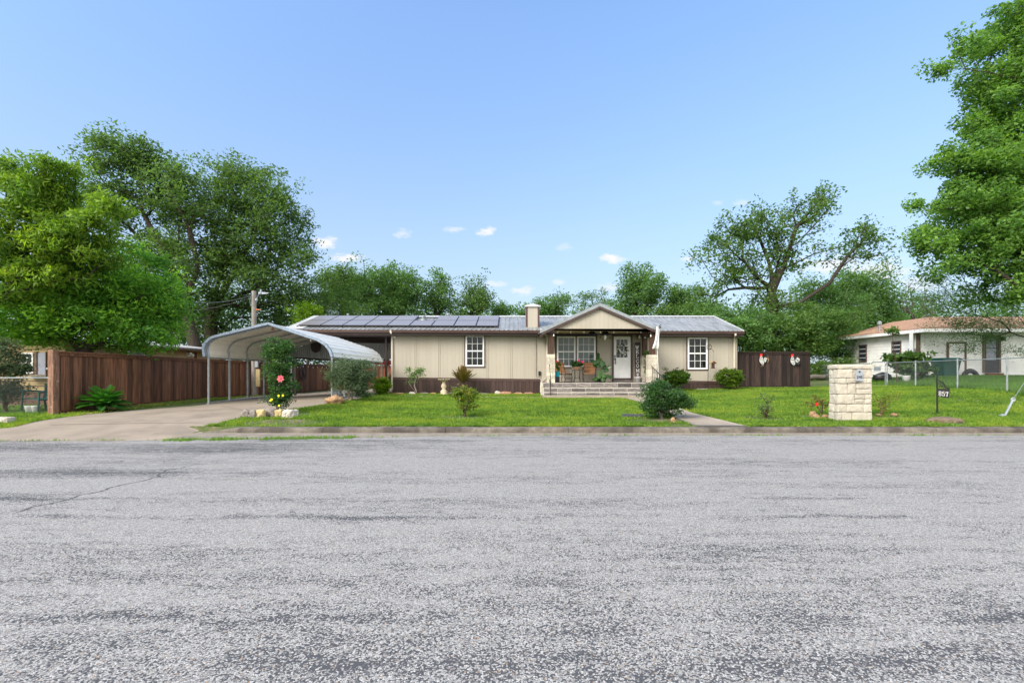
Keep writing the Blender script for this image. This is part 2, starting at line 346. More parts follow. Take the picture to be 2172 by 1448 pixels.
for (c_,w_,a_) in ((5.55,.13,.17),(4.87,.10,.15),(2.86,.09,.20),(10.35,.30,.16),(7.0,.10,.08)):
    bnd=g.math('MULTIPLY',g.ramp(g.math('ABSOLUTE',g.math('SUBTRACT',yw,c_)),w_,0.0),a_)
    loss=g.math('ADD',loss,g.math('MULTIPLY',bnd,g.ramp(g.noise(vec,.45,3,.5,(1,.1,1)),.40,.58)))
for (x_,y_,rx_,ry_,a_) in ((-5.9,9.3,2.0,.75,.24),(-6.6,7.0,2.1,.45,.22),(-5.9,5.6,.8,.35,.20),(-1.9,2.55,1.0,.25,.05),(1.9,2.5,1.0,.2,.03),(.8,5.2,2.6,.35,.05),(-9.5,9.5,2.5,.6,.15)):
    dx=g.math('DIVIDE',g.math('SUBTRACT',xx,x_),rx_); dy=g.math('DIVIDE',g.math('SUBTRACT',yy,y_),ry_)
    rr0=g.math('SQRT',g.math('ADD',g.math('MULTIPLY',dx,dx),g.math('MULTIPLY',dy,dy)))
    loss=g.math('ADD',loss,g.math('MULTIPLY',g.ramp(rr0,1.3,.25),a_))
crk=g.math('ABSOLUTE',g.math('ADD',g.math('ADD',xx,5.2),g.math('MULTIPLY',g.math('SUBTRACT',g.noise(vec,1.3,6,.65,(.05,1,1)),.5),.7)))
loss=g.math('ADD',loss,g.math('MULTIPLY',g.math('MULTIPLY',g.ramp(crk,.03,.008),g.math('MULTIPLY',g.ramp(yy,4.9,5.3),g.ramp(yy,7.7,7.2))),.6))
loss=g.math('MINIMUM',loss,g.math('ADD',.70,g.math('MULTIPLY',fine,.16)))
thr=g.math('ADD',g.math('MULTIPLY',rnd[0],.42),.43)             # stone present when its own threshold exceeds the local loss
present=g.ramp(g.math('SUBTRACT',thr,loss),-.035,.035)
gap=g.ramp(edge,.03,.16)
stone=g.mix(rnd[1],(.30,.29,.275),(.60,.58,.555)); 
stone=g.mix(g.ramp(rnd[2],.965,.985),stone,(.42,.27,.15))
stone=g.mix(g.ramp(rnd[2],.10,.04),stone,(.22,.21,.21))
col=g.mix(g.math('MULTIPLY',present,g.math('ADD',g.math('MULTIPLY',gap,.62),.38)),(.074,.075,.082),stone)
t.links.new(col,b.inputs['Base Color']); b.inputs['Roughness'].default_value=.9; b.inputs['Specular IOR Level'].default_value=.25
bp=g.n('ShaderNodeBump',{'Height':g.math('MULTIPLY',present,gap),'Strength':.6,'Distance':.006}); t.links.new(bp.outputs[0],b.inputs['Normal'])
M['road']=m
# ground under and beyond the lawn
m,t,b,o=base_mat('ground_turf'); g=NT(t); vec=g.n('ShaderNodeTexCoord').outputs['Object']
c1=g.mix(g.noise(vec,.6,5,.6),(.06,.095,.018),(.11,.16,.025)); c1=g.mix(g.noise(vec,24,4,.7),c1,(.05,.08,.014))
soiln=g.ramp(g.noise(vec,1.1,7,.7),.50,.62); c1=g.mix(g.math('MULTIPLY',soiln,.85),c1,(.19,.15,.10))
t.links.new(c1,b.inputs['Base Color']); b.inputs['Roughness'].default_value=.95
bp=g.n('ShaderNodeBump',{'Height':g.noise(vec,30,5,.7),'Strength':.8,'Distance':.03}); t.links.new(bp.outputs[0],b.inputs['Normal'])
M['ground']=m
M['grass']=leaf_mat('lawn_grass',(0.085,0.169,0.030),(0.290,0.435,0.062),0.45,.6,tip=(.34,.36,.05),spec=.15)
M['tallgrass']=leaf_mat('long_grass',(0.069,0.154,0.029),(0.185,0.322,0.059),0.45,.6,spec=.15)
M['leafA']=leaf_mat('bright_ash_leaf',(0.093,0.257,0.042),(0.289,0.549,0.042),0.45,tip=(.24,.31,.015))
M['leafY']=leaf_mat('yellow_green_leaf',(0.112,0.227,0.028),(0.300,0.432,0.040),0.45,tip=(.30,.34,.02))
M['leafD']=leaf_mat('dark_elm_leaf',(0.070,0.140,0.046),(0.161,0.270,0.067),0.45,.55)
M['leafM']=leaf_mat('mid_green_leaf',(0.078,0.166,0.053),(0.180,0.321,0.086),0.45,.55)
M['leafL']=leaf_mat('light_green_leaf',(0.072,0.150,0.037),(0.157,0.260,0.056),0.45,.55)
M['leafR']=leaf_mat('maple_green_leaf',(0.088,0.200,0.053),(0.264,0.442,0.083),0.45,.5,tip=(.15,.25,.02))
M['leafO']=leaf_mat('grey_green_leaf',(0.060,0.102,0.060),(0.180,0.240,0.156),0.45,.45)
M['leafB']=leaf_mat('boxwood_leaf',(0.042,0.105,0.011),(0.182,0.280,0.017),0.45,.4,tip=(.28,.33,.02))
M['leafG']=leaf_mat('glossy_dark_leaf',(0.032,0.094,0.032),(0.113,0.228,0.051),0.45,.3,tip=(.17,.27,.03),spec=.5)
M['leafX']=leaf_mat('lime_shrub_leaf',(0.083,0.176,0.007),(0.220,0.352,0.011),0.45,.45,tip=(.34,.42,.015))
M['leafQ']=leaf_mat('rose_leaf',(0.070,0.126,0.021),(0.196,0.280,0.028),0.45,.45,tip=(.36,.22,.05))
M['leafZ']=leaf_mat('bronze_frond',(0.058,0.078,0.018),(0.247,0.150,0.046),0.45,.5,tip=(.36,.16,.07))
M['leafS']=leaf_mat('sago_frond',(0.024,0.113,0.024),(0.070,0.237,0.032),0.4,.4,tip=(.10,.20,.015))
M['leafP']=leaf_mat('red_bronze_leaf',(0.143,0.065,0.039),(0.260,0.130,0.052),0.45,.5,tip=(.30,.09,.04))
M['roosterwhite']=mat('chipped_white_enamel',(.55,.56,.56),.5,var=.1,scale=12,dirt=(.04,.05,.05),dscale=9,damt=.9,dthr=(.53,.6))
M['pink']=mat('pink_petal',(.75,.13,.17),.6); M['yellow']=mat('yellow_petal',(.85,.72,.02),.6); M['red']=mat('red_petal',(.80,.03,.02),.6); M['magenta']=mat('magenta_petal',(.65,.03,.16),.6)
# ------------------------------------------------------------------ terrain height
ctrl=[(x,11.95,.125) for x in range(-8,46,3)]+[(-30,14,.2),(-18,12.5,.12),(-13.4,13.76,.29),(-14,22,.29),(-13.4,28.6,.22),(-13.3,35,.2),(-11,17.1,.346),(-6.5,17.1,.52),(-6.4,21.3,.49),
 (-6,23.5,.46),(0,23.5,.45),(4,22,.40),(-3,20.8,.40),(3,20.8,.385),(11.2,23.5,.72),(15,24,.73),(8.3,23.5,.66),(6.5,21,.44),(9,12.9,.16),(12.3,13.5,.26),(14.2,13.6,.24),
 (17.85,17,.80),(19.1,24.4,.79),(22.5,24,1.17),(22.4,26,1.18),(26,25,1.2),(32,27,1.2),(24,19,1.0),(30,17,.9),(4.9,17.6,.33),(0,16,.26),(-19,17,.27),(-25,20,.3),(0,40,.6),(-30,40,.3),(30,40,1.1),(-60,60,.5),(60,60,.9),(0,70,.7),(45,14,.3)]
ca=np.array(ctrl); n_=len(ca)
def phi(r): return r
A=np.zeros((n_+3,n_+3)); rr=np.hypot(ca[:,0][:,None]-ca[:,0][None],ca[:,1][:,None]-ca[:,1][None]); A[:n_,:n_]=rr
A[:n_,n_]=1; A[:n_,n_+1]=ca[:,0]; A[:n_,n_+2]=ca[:,1]; A[n_:,:n_]=A[:n_,n_:].T
W=np.linalg.solve(A,np.concatenate([ca[:,2],[0,0,0]]))
def Graw(x,y):
    x=np.clip(np.asarray(x,float),-70,70); y=np.clip(np.asarray(y,float),11.95,75)
    r=np.sqrt((x[...,None]-ca[:,0])**2+(y[...,None]-ca[:,1])**2+.01)
    return r@W[:n_]+W[n_]+W[n_+1]*x+W[n_+2]*y
KX=-7.75
def Gn(x,y):
    x=np.asarray(x,float); y=np.asarray(y,float)
    z=Graw(x,y)
    k=np.clip((y-10.2)/2.5,0,1); k=k*k*(3-2*k)
    left=np.where(y<12.7,k*Graw(x,np.maximum(y,12.7)),z)
    right=np.where(y<11.94,-.03,z)
    s=np.clip((x-(KX-.5))/.5,0,1)
    return np.where(y<12.7,left*(1-s)+right*s,z) if True else z
def G(x,y): return float(Gn(np.array([x]),np.array([y]))[0])
def gp(px,py,lo=9.5,hi=60):
    d=lo
    while d<hi:
        if Z(py,d)<=G(X(px,d),d): break
        d+=.05
    x=X(px,d); return Vector((x,d,G(x,d)))
def grid_axis(parts):
    out=[]
    for a,b,s in parts: out+=list(np.arange(a,b-1e-6,s))
    out.append(parts[-1][1]); return np.array(out)
gx=grid_axis([(-1500,-300,300),(-300,-60,20),(-60,-22,2),(-22,30,.4),(30,70,2),(70,300,20),(300,1500,300)])
gy=np.concatenate([grid_axis([(-1500,-300,300),(-300,-20,20),(-20,9.6,1)]),np.array([9.9,10.2,10.5,10.8,11.1,11.4,11.7,11.93]),grid_axis([(11.96,36,.4),(36,75,2),(75,300,25),(300,1500,300)])])
XX,YY=np.meshgrid(gx,gy); ZZ=Gn(XX,YY); ZZ=np.where(YY<9.7,-.03,ZZ); 
nx,ny=len(gx),len(gy); vs=np.stack([XX.ravel(),YY.ravel(),ZZ.ravel()],1)
ii=np.arange(nx*ny).reshape(ny,nx); q=np.stack([ii[:-1,:-1].ravel(),ii[:-1,1:].ravel(),ii[1:,1:].ravel(),ii[1:,:-1].ravel()],1)
gr=np_mesh('ground',vs,q,np.full(len(vs),.5),M['ground']); struct(gr)
for p in gr.data.polygons: p.use_smooth=True
def strip_sheet(name,m,ys,xl,xr,zf,cols=30,thick=.0):
    V_=[];T=[]
    for y in ys:
        a,b=xl(y),xr(y)
        for i in range(cols+1):
            x=a+(b-a)*i/cols; V_.append((x,y,zf(x,y)))
    V_=np.array(V_); n=cols+1; I=np.arange(len(V_)).reshape(len(ys),n)
    Q=np.stack([I[:-1,:-1].ravel(),I[:-1,1:].ravel(),I[1:,1:].ravel(),I[1:,:-1].ravel()],1)
    if thick:
        per=list(I[0,:])+list(I[1:,-1])+list(I[-1,-2::-1])+list(I[-2:0:-1,0])
        base=len(V_); V2=V_[per]-np.array([0,0,thick]); V_=np.concatenate([V_,V2]); k=len(per)
        Q2=np.array([[per[i],base+i,base+(i+1)%k,per[(i+1)%k]] for i in range(k)]); Q=np.concatenate([Q,Q2[:,::-1]])
    return np_mesh(name,V_,Q,np.full(len(V_),.5),m)
def lin(pts):
    xs=[p[0] for p in pts]; ys=[p[1] for p in pts]
    return lambda v: float(np.interp(v,xs,ys))
# road, with an uneven far edge lapping over the gutter
edge_y=lin([(-60,10.1),(-11,10.25),(-7,10.42),(-4.2,10.7),(-2,11.0),(0,11.12),(12,11.16),(60,11.16)])
mb=MB(); xs=np.concatenate([np.arange(-200,-14,6.),np.arange(-14,16,.12),np.arange(16,201,6.)])
rv=[];rf=[]
for i,x in enumerate(xs):
    e=edge_y(x)+.06*noise.noise(Vector((x*.8,0,0)))+.035*noise.noise(Vector((x*4,3,0)))
    for y in (-6.5,-3,0,3,6,9,e): rv.append((x,y,.012+(.05*math.exp(-((y-4)/4.)**2) if False else 0)))
k=7
for i in range(len(xs)-1):
    for j in range(k-1): rf.append((i*k+j,(i+1)*k+j,(i+1)*k+j+1,i*k+j+1))
mb.add(rv,rf); struct(mb.build('road',M['road']))
# gutter pan
mb=MB(); 
for i in range(80):
    a=-8.3+i*1.0; mb.add([(a,9.8,.002),(a+1,9.8,.002),(a+1,11.74,.004),(a,11.74,.004)],[(0,1,2,3)])
struct(mb.build('gutter',M['gutter']))
# kerb (several cast lengths with joints, the left end ramped down to the driveway)
mb=MB()
prof=[(11.70,-.05),(11.715,.085),(11.73,.112),(11.76,.125),(11.97,.129),(11.985,-.05)]
a=KX
first=True
while a<70:
    b=a+3.05; nseg=12 if a<20 else 3; vs=[];fs=[]
    for i in range(nseg+1):
        x=a+.006+(b-a-.012)*i/nseg
        s=min(1,max(.12,(x-KX)/.9)) if first else 1
        for (y,z) in prof:
            z2=z*s if z>0 else z
            yo=.012*noise.noise(Vector((x*1.7,y*3,1)))+(.0 if not first else (1-s)*.18)
            vs.append((x,y+yo,z2+.006*noise.noise(Vector((x*2.3,5,y*5)))))
    n=len(prof)
    for i in range(nseg):
        for j in range(n-1): fs.append((i*n+j,(i+1)*n+j,(i+1)*n+j+1,i*n+j+1))
    fs.append(tuple(range(n))[::-1]); fs.append(tuple(nseg*n+j for j in range(n)))
    mb.add(vs,fs); a=b; first=False
struct(mb.build('kerb',M['kerb']))
# driveway
Lp=[gp(*p) for p in ((110,889.7),(192,878.7),(309,868.7),(420,861))]
xl=lin([(10,-40),(10.9,-34),(11.25,-13.2),(11.6,-12.3)]+[(p.y,p.x) for p in Lp]+[(22,-12.6),(34,-12.2)])
Rp=[gp(*p) for p in ((433.7,907.6),(511,886),(632,866.6),(691,857.5),(760,847.5))]
xr=lin([(10,KX),(11.9,KX)]+[(p.y,p.x) for p in Rp]+[(22.3,-6.15),(34,-6.1)])
ys=np.concatenate([np.arange(9.9,13,.12),np.arange(13,34,.35)])
drv=strip_sheet('driveway',M['conc'],ys,xl,xr,lambda x,y:(max(.0045,G(x,y)+.012) if y>10.25 else .0045),40,.12); struct(drv)
# control joints and cracks in the driveway are grooves: thin dark strips
mb=MB()
def groove(pts,wd=.012,lift=.016):
    for a,b in zip(pts[:-1],pts[1:]):
        n=6
        for i in range(n):
            p=a.lerp(b,i/n); q_=a.lerp(b,(i+1)/n); d=(q_-p).normalized(); s=Vector((-d.y,d.x,0))*wd/2
            c=[p-s,q_-s,q_+s,p+s]; c=[(v.x,v.y,G(v.x,v.y)+lift) for v in c]; mb.add(c,[(0,1,2,3)])
groove([gp(105,902.5),gp(250,899.5),gp(330,898),gp(428,898)],.02)
groove([gp(600,878),gp(520,872),gp(470,862)],.012); groove([gp(300,869.5),gp(420,871),gp(560,866)],.01)
struct(mb.build('driveway_joint',mat('joint_filler',(.09,.07,.055),.95)))
# walkway from the steps to the kerb, with a small landing
wl=lin([(11.99,4.66),(14,4.72),(17.6,4.92),(20.0,4.85),(20.62,4.55)]); wr=lin([(11.99,5.98),(14.7,5.62),(17.5,5.75),(20.62,6.45)])
struct(strip_sheet('walkway',M['walk'],np.arange(11.99,20.65,.3),wl,wr,lambda x,y:G(x,y)+.018,8,.1))
mb=MB()
for i in range(40):
    a=-4.75+i*(1.4+4.75)/40; b=-4.75+(i+1)*(1.4+4.75)/40
    if i in (9,10,11,12): continue
    mb.add([(a,20.72,G(a,20.72)+.03),(b,20.72,G(b,20.72)+.03),(b,20.9,G(b,20.9)+.03),(a,20.9,G(a,20.9)+.03)],[(0,1,2,3)]); mb.add([(a,20.72,G(a,20.72)+.03),(b,20.72,G(b,20.72)+.03),(b,20.72,G(b,20.72)-.03),(a,20.72,G(a,20.72)-.03)],[(0,1,2,3)])
struct(mb.build('path',M['walk']))
# ------------------------------------------------------------------ vegetation tools
rng=np.random.default_rng(7)
def leaf_arrays(Cn,S,tone,aspect=.5,droop=.25,rg=rng,axis=None,curl=.15):
    n=len(Cn); u=rg.normal(size=(n,3)); u[:,2]=u[:,2]*.6-droop*1.2
    if axis is not None: u=u*.6+axis
    u/=np.linalg.norm(u,axis=1)[:,None]; r=rg.normal(size=(n,3))*.75; r[:,2]+=.8; r[:,1]-=.0; w_=np.cross(u,r); w_/=np.linalg.norm(w_,axis=1)[:,None]+1e-9
    nn=np.cross(u,w_); s=S[:,None]
    v0=Cn-u*s*.5; v2=Cn+u*s*.5+nn*s*curl*-1; v1=Cn+w_*s*aspect*.5+nn*s*curl*.5; v3=Cn-w_*s*aspect*.5+nn*s*curl*.5
    V_=np.stack([v0,v1,v2,v3],1).reshape(-1,3); Q=np.arange(4*n).reshape(n,4)
    return V_,Q,np.repeat(tone,4)
def grow(base,forks,clumps,rng2,seglen=.7,tip=.012,expo=2.3,up=.6):
    """skeleton that starts as the given limbs and reaches for every clump; returns paths and radii"""
    pos=[];par=[];plen=[]
    def addn(p,pa):
        pos.append(np.array(p,float)); par.append(pa); plen.append(0 if pa<0 else plen[pa]+np.linalg.norm(pos[-1]-pos[pa])); return len(pos)-1
    root=addn(base,-1); names={}; fixed={}
    for fk in forks:                                   # each fork: (start key or None, [points], key)
        st,pts,key=fk; cur=root if st is None else fixed[st]
        for p in pts:
            a=pos[cur].copy(); b=np.array(p,float); k=max(1,int(np.linalg.norm(b-a)/seglen))
            for i in range(1,k+1):
                qv=a+(b-a)*i/k
                if i<k: qv=qv+rng2.normal(size=3)*seglen*.06
                cur=addn(qv,cur)
        fixed[key]=cur
    c0=pos[-1] if forks else pos[0]
    order=np.argsort([np.linalg.norm(c-np.array(base)) for c in clumps])
    first_ok=max(1,int(len(pos)*.22)) if forks else 0
    ends=[]
    for oi in order:
        c=clumps[oi]; Pm=np.array(pos[first_ok:]); d=np.linalg.norm(Pm-c,axis=1)
        cost=d+.28*np.array(plen[first_ok:])+up*np.maximum(0,Pm[:,2]-c[2]+.25*d)
        j=int(np.argmin(cost))+first_ok; a=pos[j].copy(); dist=np.linalg.norm(c-a); k=max(1,int(dist/seglen)); cur=j
        side=rng2.normal(size=3)*dist*.07; side[2]+=dist*.07
        for i in range(1,k+1):
            tt=i/k; qv=a+(c-a)*tt+side*math.sin(math.pi*tt)
            cur=addn(qv,cur)
        ends.append(cur)
    n=len(pos); acc=np.zeros(n); kids=[[] for _ in range(n)]
    for i in range(n-1,-1,-1):
        if acc[i]==0: acc[i]=tip**expo
        if par[i]>=0: acc[par[i]]+=acc[i]; kids[par[i]].append(i)
    return pos,par,kids,acc**(1/expo)
def skeleton_mesh(mb,pos,kids,rad,rbase,minr=.0,scale=1.0,n=6):
    rs=rad*scale; k=rbase/rs[0]; ex=math.log(rbase/max(rs.min(),1e-4))/math.log(rs[0]/rs.min()) if rs[0]>rs.min()*1.01 else 1
    r=rs.min()*(rs/rs.min())**ex
    stack=[(0,[0])]
    while stack:
        st,path=stack.pop(); cur=path[-1]
        while kids[cur]:
            ks=sorted(kids[cur],key=lambda i:-r[i])
            for o_ in ks[1:]: stack.append((cur,[cur,o_]))
            cur=ks[0]; path.append(cur)
        if len(path)>1:
            rr_=[r[i] for i in path]
            if len(path)>1 and path[0]!=0: rr_[0]=min(rr_[0],rr_[1]*1.25)
            nn=n if rr_[0]>.05 else (4 if rr_[0]>.02 else 3)
            if rr_[0]>=minr: mb.tube([pos[i] for i in path],rr_,nn,cap=True)
def blobs_to_clumps(blobs,rg,shell=.5,gap=.0):
    cl=[];cr=[]
    for (c,r,n) in blobs:
        c=np.array(c,float); r=np.array(r,float); k=0; tries=0
        while k<n and tries<n*20:
            tries+=1
            v=rg.normal(size=3); v/=np.linalg.norm(v); p=c+v*r*(rg.random()**shell)*(1+.32*noise.noise(Vector(v*2.3+c*.37)))*(1.18+.2*rg.random() if rg.random()<.10 else 1)
            if gap and noise.noise(Vector(p*(.9/max(.6,r.mean()*.45))))<gap-.35: continue
            cl.append(p); k+=1
    return np.array(cl)
def pblob(px,py,d,rpx,rpy,rd,n): 
    return (tuple(P(px,py,d)),(rpx*d/F,rd,rpy*d/F),n)
def tree(name,label,cat,base,blobs,leaf,bark,forks=None,group=None,rbase=.25,leafn=90,lsize=.16,csize=.55,flat=.6,aspect=.5,droop=.25,seed=1,shell=.45,gap=.0,seglen=.8,tip=.012,parts=('trunk','crown'),minr=0,clumptone=.25,up=.6,bias=.5,loc_only=False,side=6):
    rg=np.random.default_rng(seed); b=np.array(base,float)
    cl=blobs_to_clumps(blobs,rg,shell,gap)
    o=empty(name,tuple(b),label,cat,group)
    if forks is None:
        cc=cl.mean(0); lo=cl[:,2].min(); h=max(.25,(lo-b[2])*.9); forks=[(None,[b+np.array([(cc[0]-b[0])*.15,(cc[1]-b[1])*.15,h])],'a'),('a',[b+(cc-b)*.75],'b')]
    pos,par,kids,rad=grow(b,forks,cl,rg,seglen,tip,up=up)
    mb=MB(); skeleton_mesh(mb,[p-b for p in pos],kids,rad,rbase,minr,n=side); mb.build(parts[0],bark,o,smooth=True)
    n=len(cl); k=rg.poisson(leafn,n); tot=int(k.sum()); idx=np.repeat(np.arange(n),k)
    off=rg.normal(size=(tot,3)); rad_=np.linalg.norm(off,axis=1,keepdims=True); off=off/rad_*np.minimum(rad_,1.9); off[:,2]*=flat
    ax_=rg.normal(size=(n,3)); ax_[:,2]*=.7; ax_+=.5*(cl-cl.mean(0))/(np.linalg.norm(cl-cl.mean(0),axis=1,keepdims=True)+1e-6); ax_/=np.linalg.norm(ax_,axis=1)[:,None]; ak=ax_[idx]; al=(off*ak).sum(1,keepdims=True); off=(off-ak*al)*.72+ak*al*1.35
    szc=csize*(.6+.8*rg.random(n)); pts=cl[idx]+off*szc[idx][:,None]*.62
    ct=rg.random(n); tone=np.clip(bias*.9+(ct[idx]-.5)*2*clumptone+rg.normal(size=tot)*.16+off[:,2]*.10,0,1)
    S=lsize*(.6+.8*rg.random(tot))
    V_,Q,T=leaf_arrays(pts-b,S,tone,aspect,droop,rg)
    np_mesh(parts[1],V_,Q,T,leaf,o)
    return o
# ------------------------------------------------------------------ the house
HYF=23.5                                        # front wall plane
def zb(x): return 1.275-.0122*(x+6)             # underside of the siding
def ze(x): return 3.60-.004*(x+6)               # eave
XL,XR=-5.97,11.2
house=empty('manufactured_house',(2.6,HYF,.45),'long beige house with brown skirting, metal roof, solar panels and a gabled porch','house')
def H(mb,name,m,parent=None,**k):
    for q in (mb.pieces() if mb.c else [mb]):
        o=q.build(name,m,parent or house,**k)
        if parent is None: o.location=-Vector(house.location)
    return o
mb=MB()
mb.hexa([(XL,HYF,zb(XL)),(XR,HYF,zb(XR)),(XR,30,zb(XR)),(XL,30,zb(XL))],[(XL,HYF,3.42),(XR,HYF,3.36),(XR,30,3.36),(XL,30,3.42)])
mb.hexa([(1.3,HYF,.7),(6.7,HYF,.7),(6.7,HYF+.3,.7),(1.3,HYF+.3,.7)],[(1.3,HYF,zb(1.3)),(6.7,HYF,zb(6.7)),(6.7,HYF+.3,zb(6.7)),(1.3,HYF+.3,zb(1.3))])
H(mb,'wall',M['siding'])
# panel battens and faint grooves
mb=MB()
for px in (881.5,932,982.5,1034,1084.5,1136,1456-5,1504,1548): 
    x=X(px,HYF)
    mb.cut()
    for s in (-.045,.045): mb.hexa([(x+s-.012,HYF-.012,zb(x)+.005),(x+s+.012,HYF-.012,zb(x)+.005),(x+s+.012,HYF+.01,zb(x)),(x+s-.012,HYF+.01,zb(x))],[(x+s-.012,HYF-.012,3.37),(x+s+.012,HYF-.012,3.37),(x+s+.012,HYF+.01,3.37),(x+s-.012,HYF+.01,3.37)])
H(mb,'batten',M['siding_trim'])
mb=MB()
x=XL+.1
while x<XR-.05:
    mb.add([(x-.004,HYF-.003,zb(x)+.01),(x+.004,HYF-.003,zb(x)+.01),(x+.004,HYF-.003,3.36),(x-.004,HYF-.003,3.36)],[(0,1,2,3)]); x+=.2032
H(mb,'siding_groove',mat('groove_shadow',(.375,.338,.283),.9))
# corner boards
mb=MB(); mb.box(XL-.02,XL+.09,HYF-.02,HYF+.08,zb(XL),3.41); mb.cut(); mb.box(XR-.09,XR+.02,HYF-.02,HYF+.08,zb(XR),3.35); H(mb,'corner_board',M['siding_trim'])
mb=MB()
for a,b in ((XL-.03,1.40),(6.60,XR+.03)):
    mb.cut()
    mb.hexa([(a,HYF-.035,zb(a)-.13),(b,HYF-.035,zb(b)-.13),(b,HYF+.02,zb(b)-.13),(a,HYF+.02,zb(a)-.13)],[(a,HYF-.035,zb(a)),(b,HYF-.035,zb(b)),(b,HYF+.02,zb(b)),(a,HYF+.02,zb(a))])
H(mb,'skirting_trim',M['brown'])
mb=MB(); x=XL; rr_=random.Random(3)
while x<XR-.02:
    wd=.19; x2=min(x+wd,XR)
    if 6.3<x<6.6 or False: mb.cut()
    if not(1.38<x<6.4):
        g0=G(x,HYF)-.15
        mb.box(x+.004,x2-.012,HYF-.018,HYF+.02,g0,zb(x)-.12,rr_.random()); mb.box(x2-.012,x2+.004,HYF-.004,HYF+.03,g0,zb(x)-.12,.1)
    x=x2
mb.cut(); mb.box(XR-.03,XR,HYF,30,.3,zb(XR)-.1); mb.cut(); mb.box(XL,XL+.03,HYF,30,.3,zb(XL)-.1)
H(mb,'skirting',M['skirt'])
# main roof: corrugated sheet over house and side carport
RXL,RXR,RYE,RYR=-11.1,11.32,23.08,26.5
def ribs(mb,xa,xb,ya,za,yb,zbk,pitch=.2286,h=.03,th=.012,flip=False):
    xs_=[];x=xa
    while x<xb:
        for dx,dz in ((0,0),(.05,h*.25),(.075,0),(.125,0),(.15,h*.25),(.165,0),(.185,h),(.215,h),(.2286,0)):
            if x+dx<=xb: xs_.append((x+dx,dz))
        x+=pitch
    za_=za if callable(za) else (lambda q:za); zb_=zbk if callable(zbk) else (lambda q:zbk)
    vs=[];fs=[]
    for (xx,dz) in xs_: vs+=[(xx,ya,za_(xx)+dz),(xx,yb,zb_(xx)+dz),(xx,ya,za_(xx)+dz-th),(xx,yb,zb_(xx)+dz-th)]
    for i in range(len(xs_)-1):
        a=4*i; b=a+4; fs+=[(a,b,b+1,a+1),(a+2,a+3,b+3,b+2),(a,a+2,b+2,b)]
    mb.add(vs,fs)
zr=lambda x:4.655-.0012*(x+11)
mb=MB(); ribs(mb,RXL,RXR,RYE,ze,RYR,zr); ribs(mb,RXL,RXR,29.95,ze,RYR,zr)
roof=H(mb,'roof',M['roofmetal'])
mb=MB(); mb.prism([(RYR-.22,4.605),(RYR,4.70),(RYR+.22,4.605),(RYR,4.675)],RXL-.03,RXR+.03,'x'); 
H(mb,'ridge_cap',M['capmetal'])
mb=MB()
for x0_ in (RXL-.04,RXR-.04):
    mb.cut()
    for (ya,yb) in ((RYE-.02,RYR),(29.97,RYR)):
        mb.hexa([(x0_,ya,ze(x0_)-.10),(x0_+.08,ya,ze(x0_)-.10),(x0_+.08,yb,4.56),(x0_,yb,4.56)],[(x0_,ya,ze(x0_)+.045),(x0_+.08,ya,ze(x0_)+.045),(x0_+.08,yb,4.705),(x0_,yb,4.705)])
mb.cut(); mb.hexa([(RXL-.06,RYE-.02,ze(RXL)+.03),(RXL+.85,RYE-.02,ze(RXL)+.03),(RXL+.85,RYR,4.68),(RXL-.06,RYR,4.68)],[(RXL-.06,RYE-.02,ze(RXL)+.04),(RXL+.85,RYE-.02,ze(RXL)+.04),(RXL+.85,RYR,4.695),(RXL-.06,RYR,4.695)])
H(mb,'rake_trim',M['capmetal'])
# eave gutters and fascia
mb=MB()
for a,b in ((RXL,1.32),(6.52,RXR)):
    mb.cut()
    mb.hexa([(a,RYE-.13,ze(a)-.15),(b,RYE-.13,ze(b)-.15),(b,RYE+.02,ze(b)-.15),(a,RYE+.02,ze(a)-.15)],[(a,RYE-.15,ze(a)-.02),(b,RYE-.15,ze(b)-.02),(b,RYE+.02,ze(b)-.02),(a,RYE+.02,ze(a)-.02)])
    mb.hexa([(a,RYE+.03,ze(a)-.27),(b,RYE+.03,ze(b)-.27),(b,RYE+.07,ze(b)-.27),(a,RYE+.07,ze(a)-.27)],[(a,RYE+.03,ze(a)-.03),(b,RYE+.03,ze(b)-.03),(b,RYE+.07,ze(b)-.03),(a,RYE+.07,ze(a)-.03)])
    mb.hexa([(max(a,XL),HYF-.03,ze(a)-.27),(b,HYF-.03,ze(b)-.27),(b,HYF+.01,ze(b)-.27),(max(a,XL),HYF+.01,ze(a)-.27)],[(max(a,XL),RYE+.08,ze(a)-.24),(b,RYE+.08,ze(b)-.24),(b,HYF+.01,ze(b)-.2),(max(a,XL),HYF+.01,ze(a)-.2)])
H(mb,'roof_gutter',M['brown'])
mb=MB(); mb.prism([(HYF,3.36),(29.9,3.36),(RYR,4.55)],XR-.02,XR,'x'); H(mb,'gable_wall',M['siding'])
mb=MB(); mb.prism([(HYF,3.36),(29.9,3.36),(RYR,4.55)],XL,XL+.02,'x'); H(mb,'gable_wall',M['siding'])
# structure of the open side roof
mb=MB()
for y in (23.25,25.0,26.6,28.3): mb.box(RXL+.1,XL,y-.03,y+.03,3.27+(y-23.25)*.0,3.42)
for i in range(9):
    mb.cut(); x=RXL+.15+i*.6
    mb.hexa([(x,23.2,3.40),(x+.05,23.2,3.40),(x+.05,26.5,4.45),(x,26.5,4.45)],[(x,23.2,3.52),(x+.05,23.2,3.52),(x+.05,26.5,4.57),(x,26.5,4.57)])
H(mb,'rafter',M['bronze'])
for (px,y) in ((819,23.7),(0,0),(0,1)):
    x=X(px,y) if px else RXL+.25; yy_=y if px else (23.6 if y==0 else 29.5)
    mb=MB(); mb.box(x-.05,x+.05,yy_-.05,yy_+.05,G(x,yy_)-.1,3.35); H(mb,'roof_post',M['bronze'])
mb=MB(); ribs(mb,-9.9,XL,29.6,2.35,29.62,3.4,pitch=.2286); H(mb,'back_panel',M['cgable'])
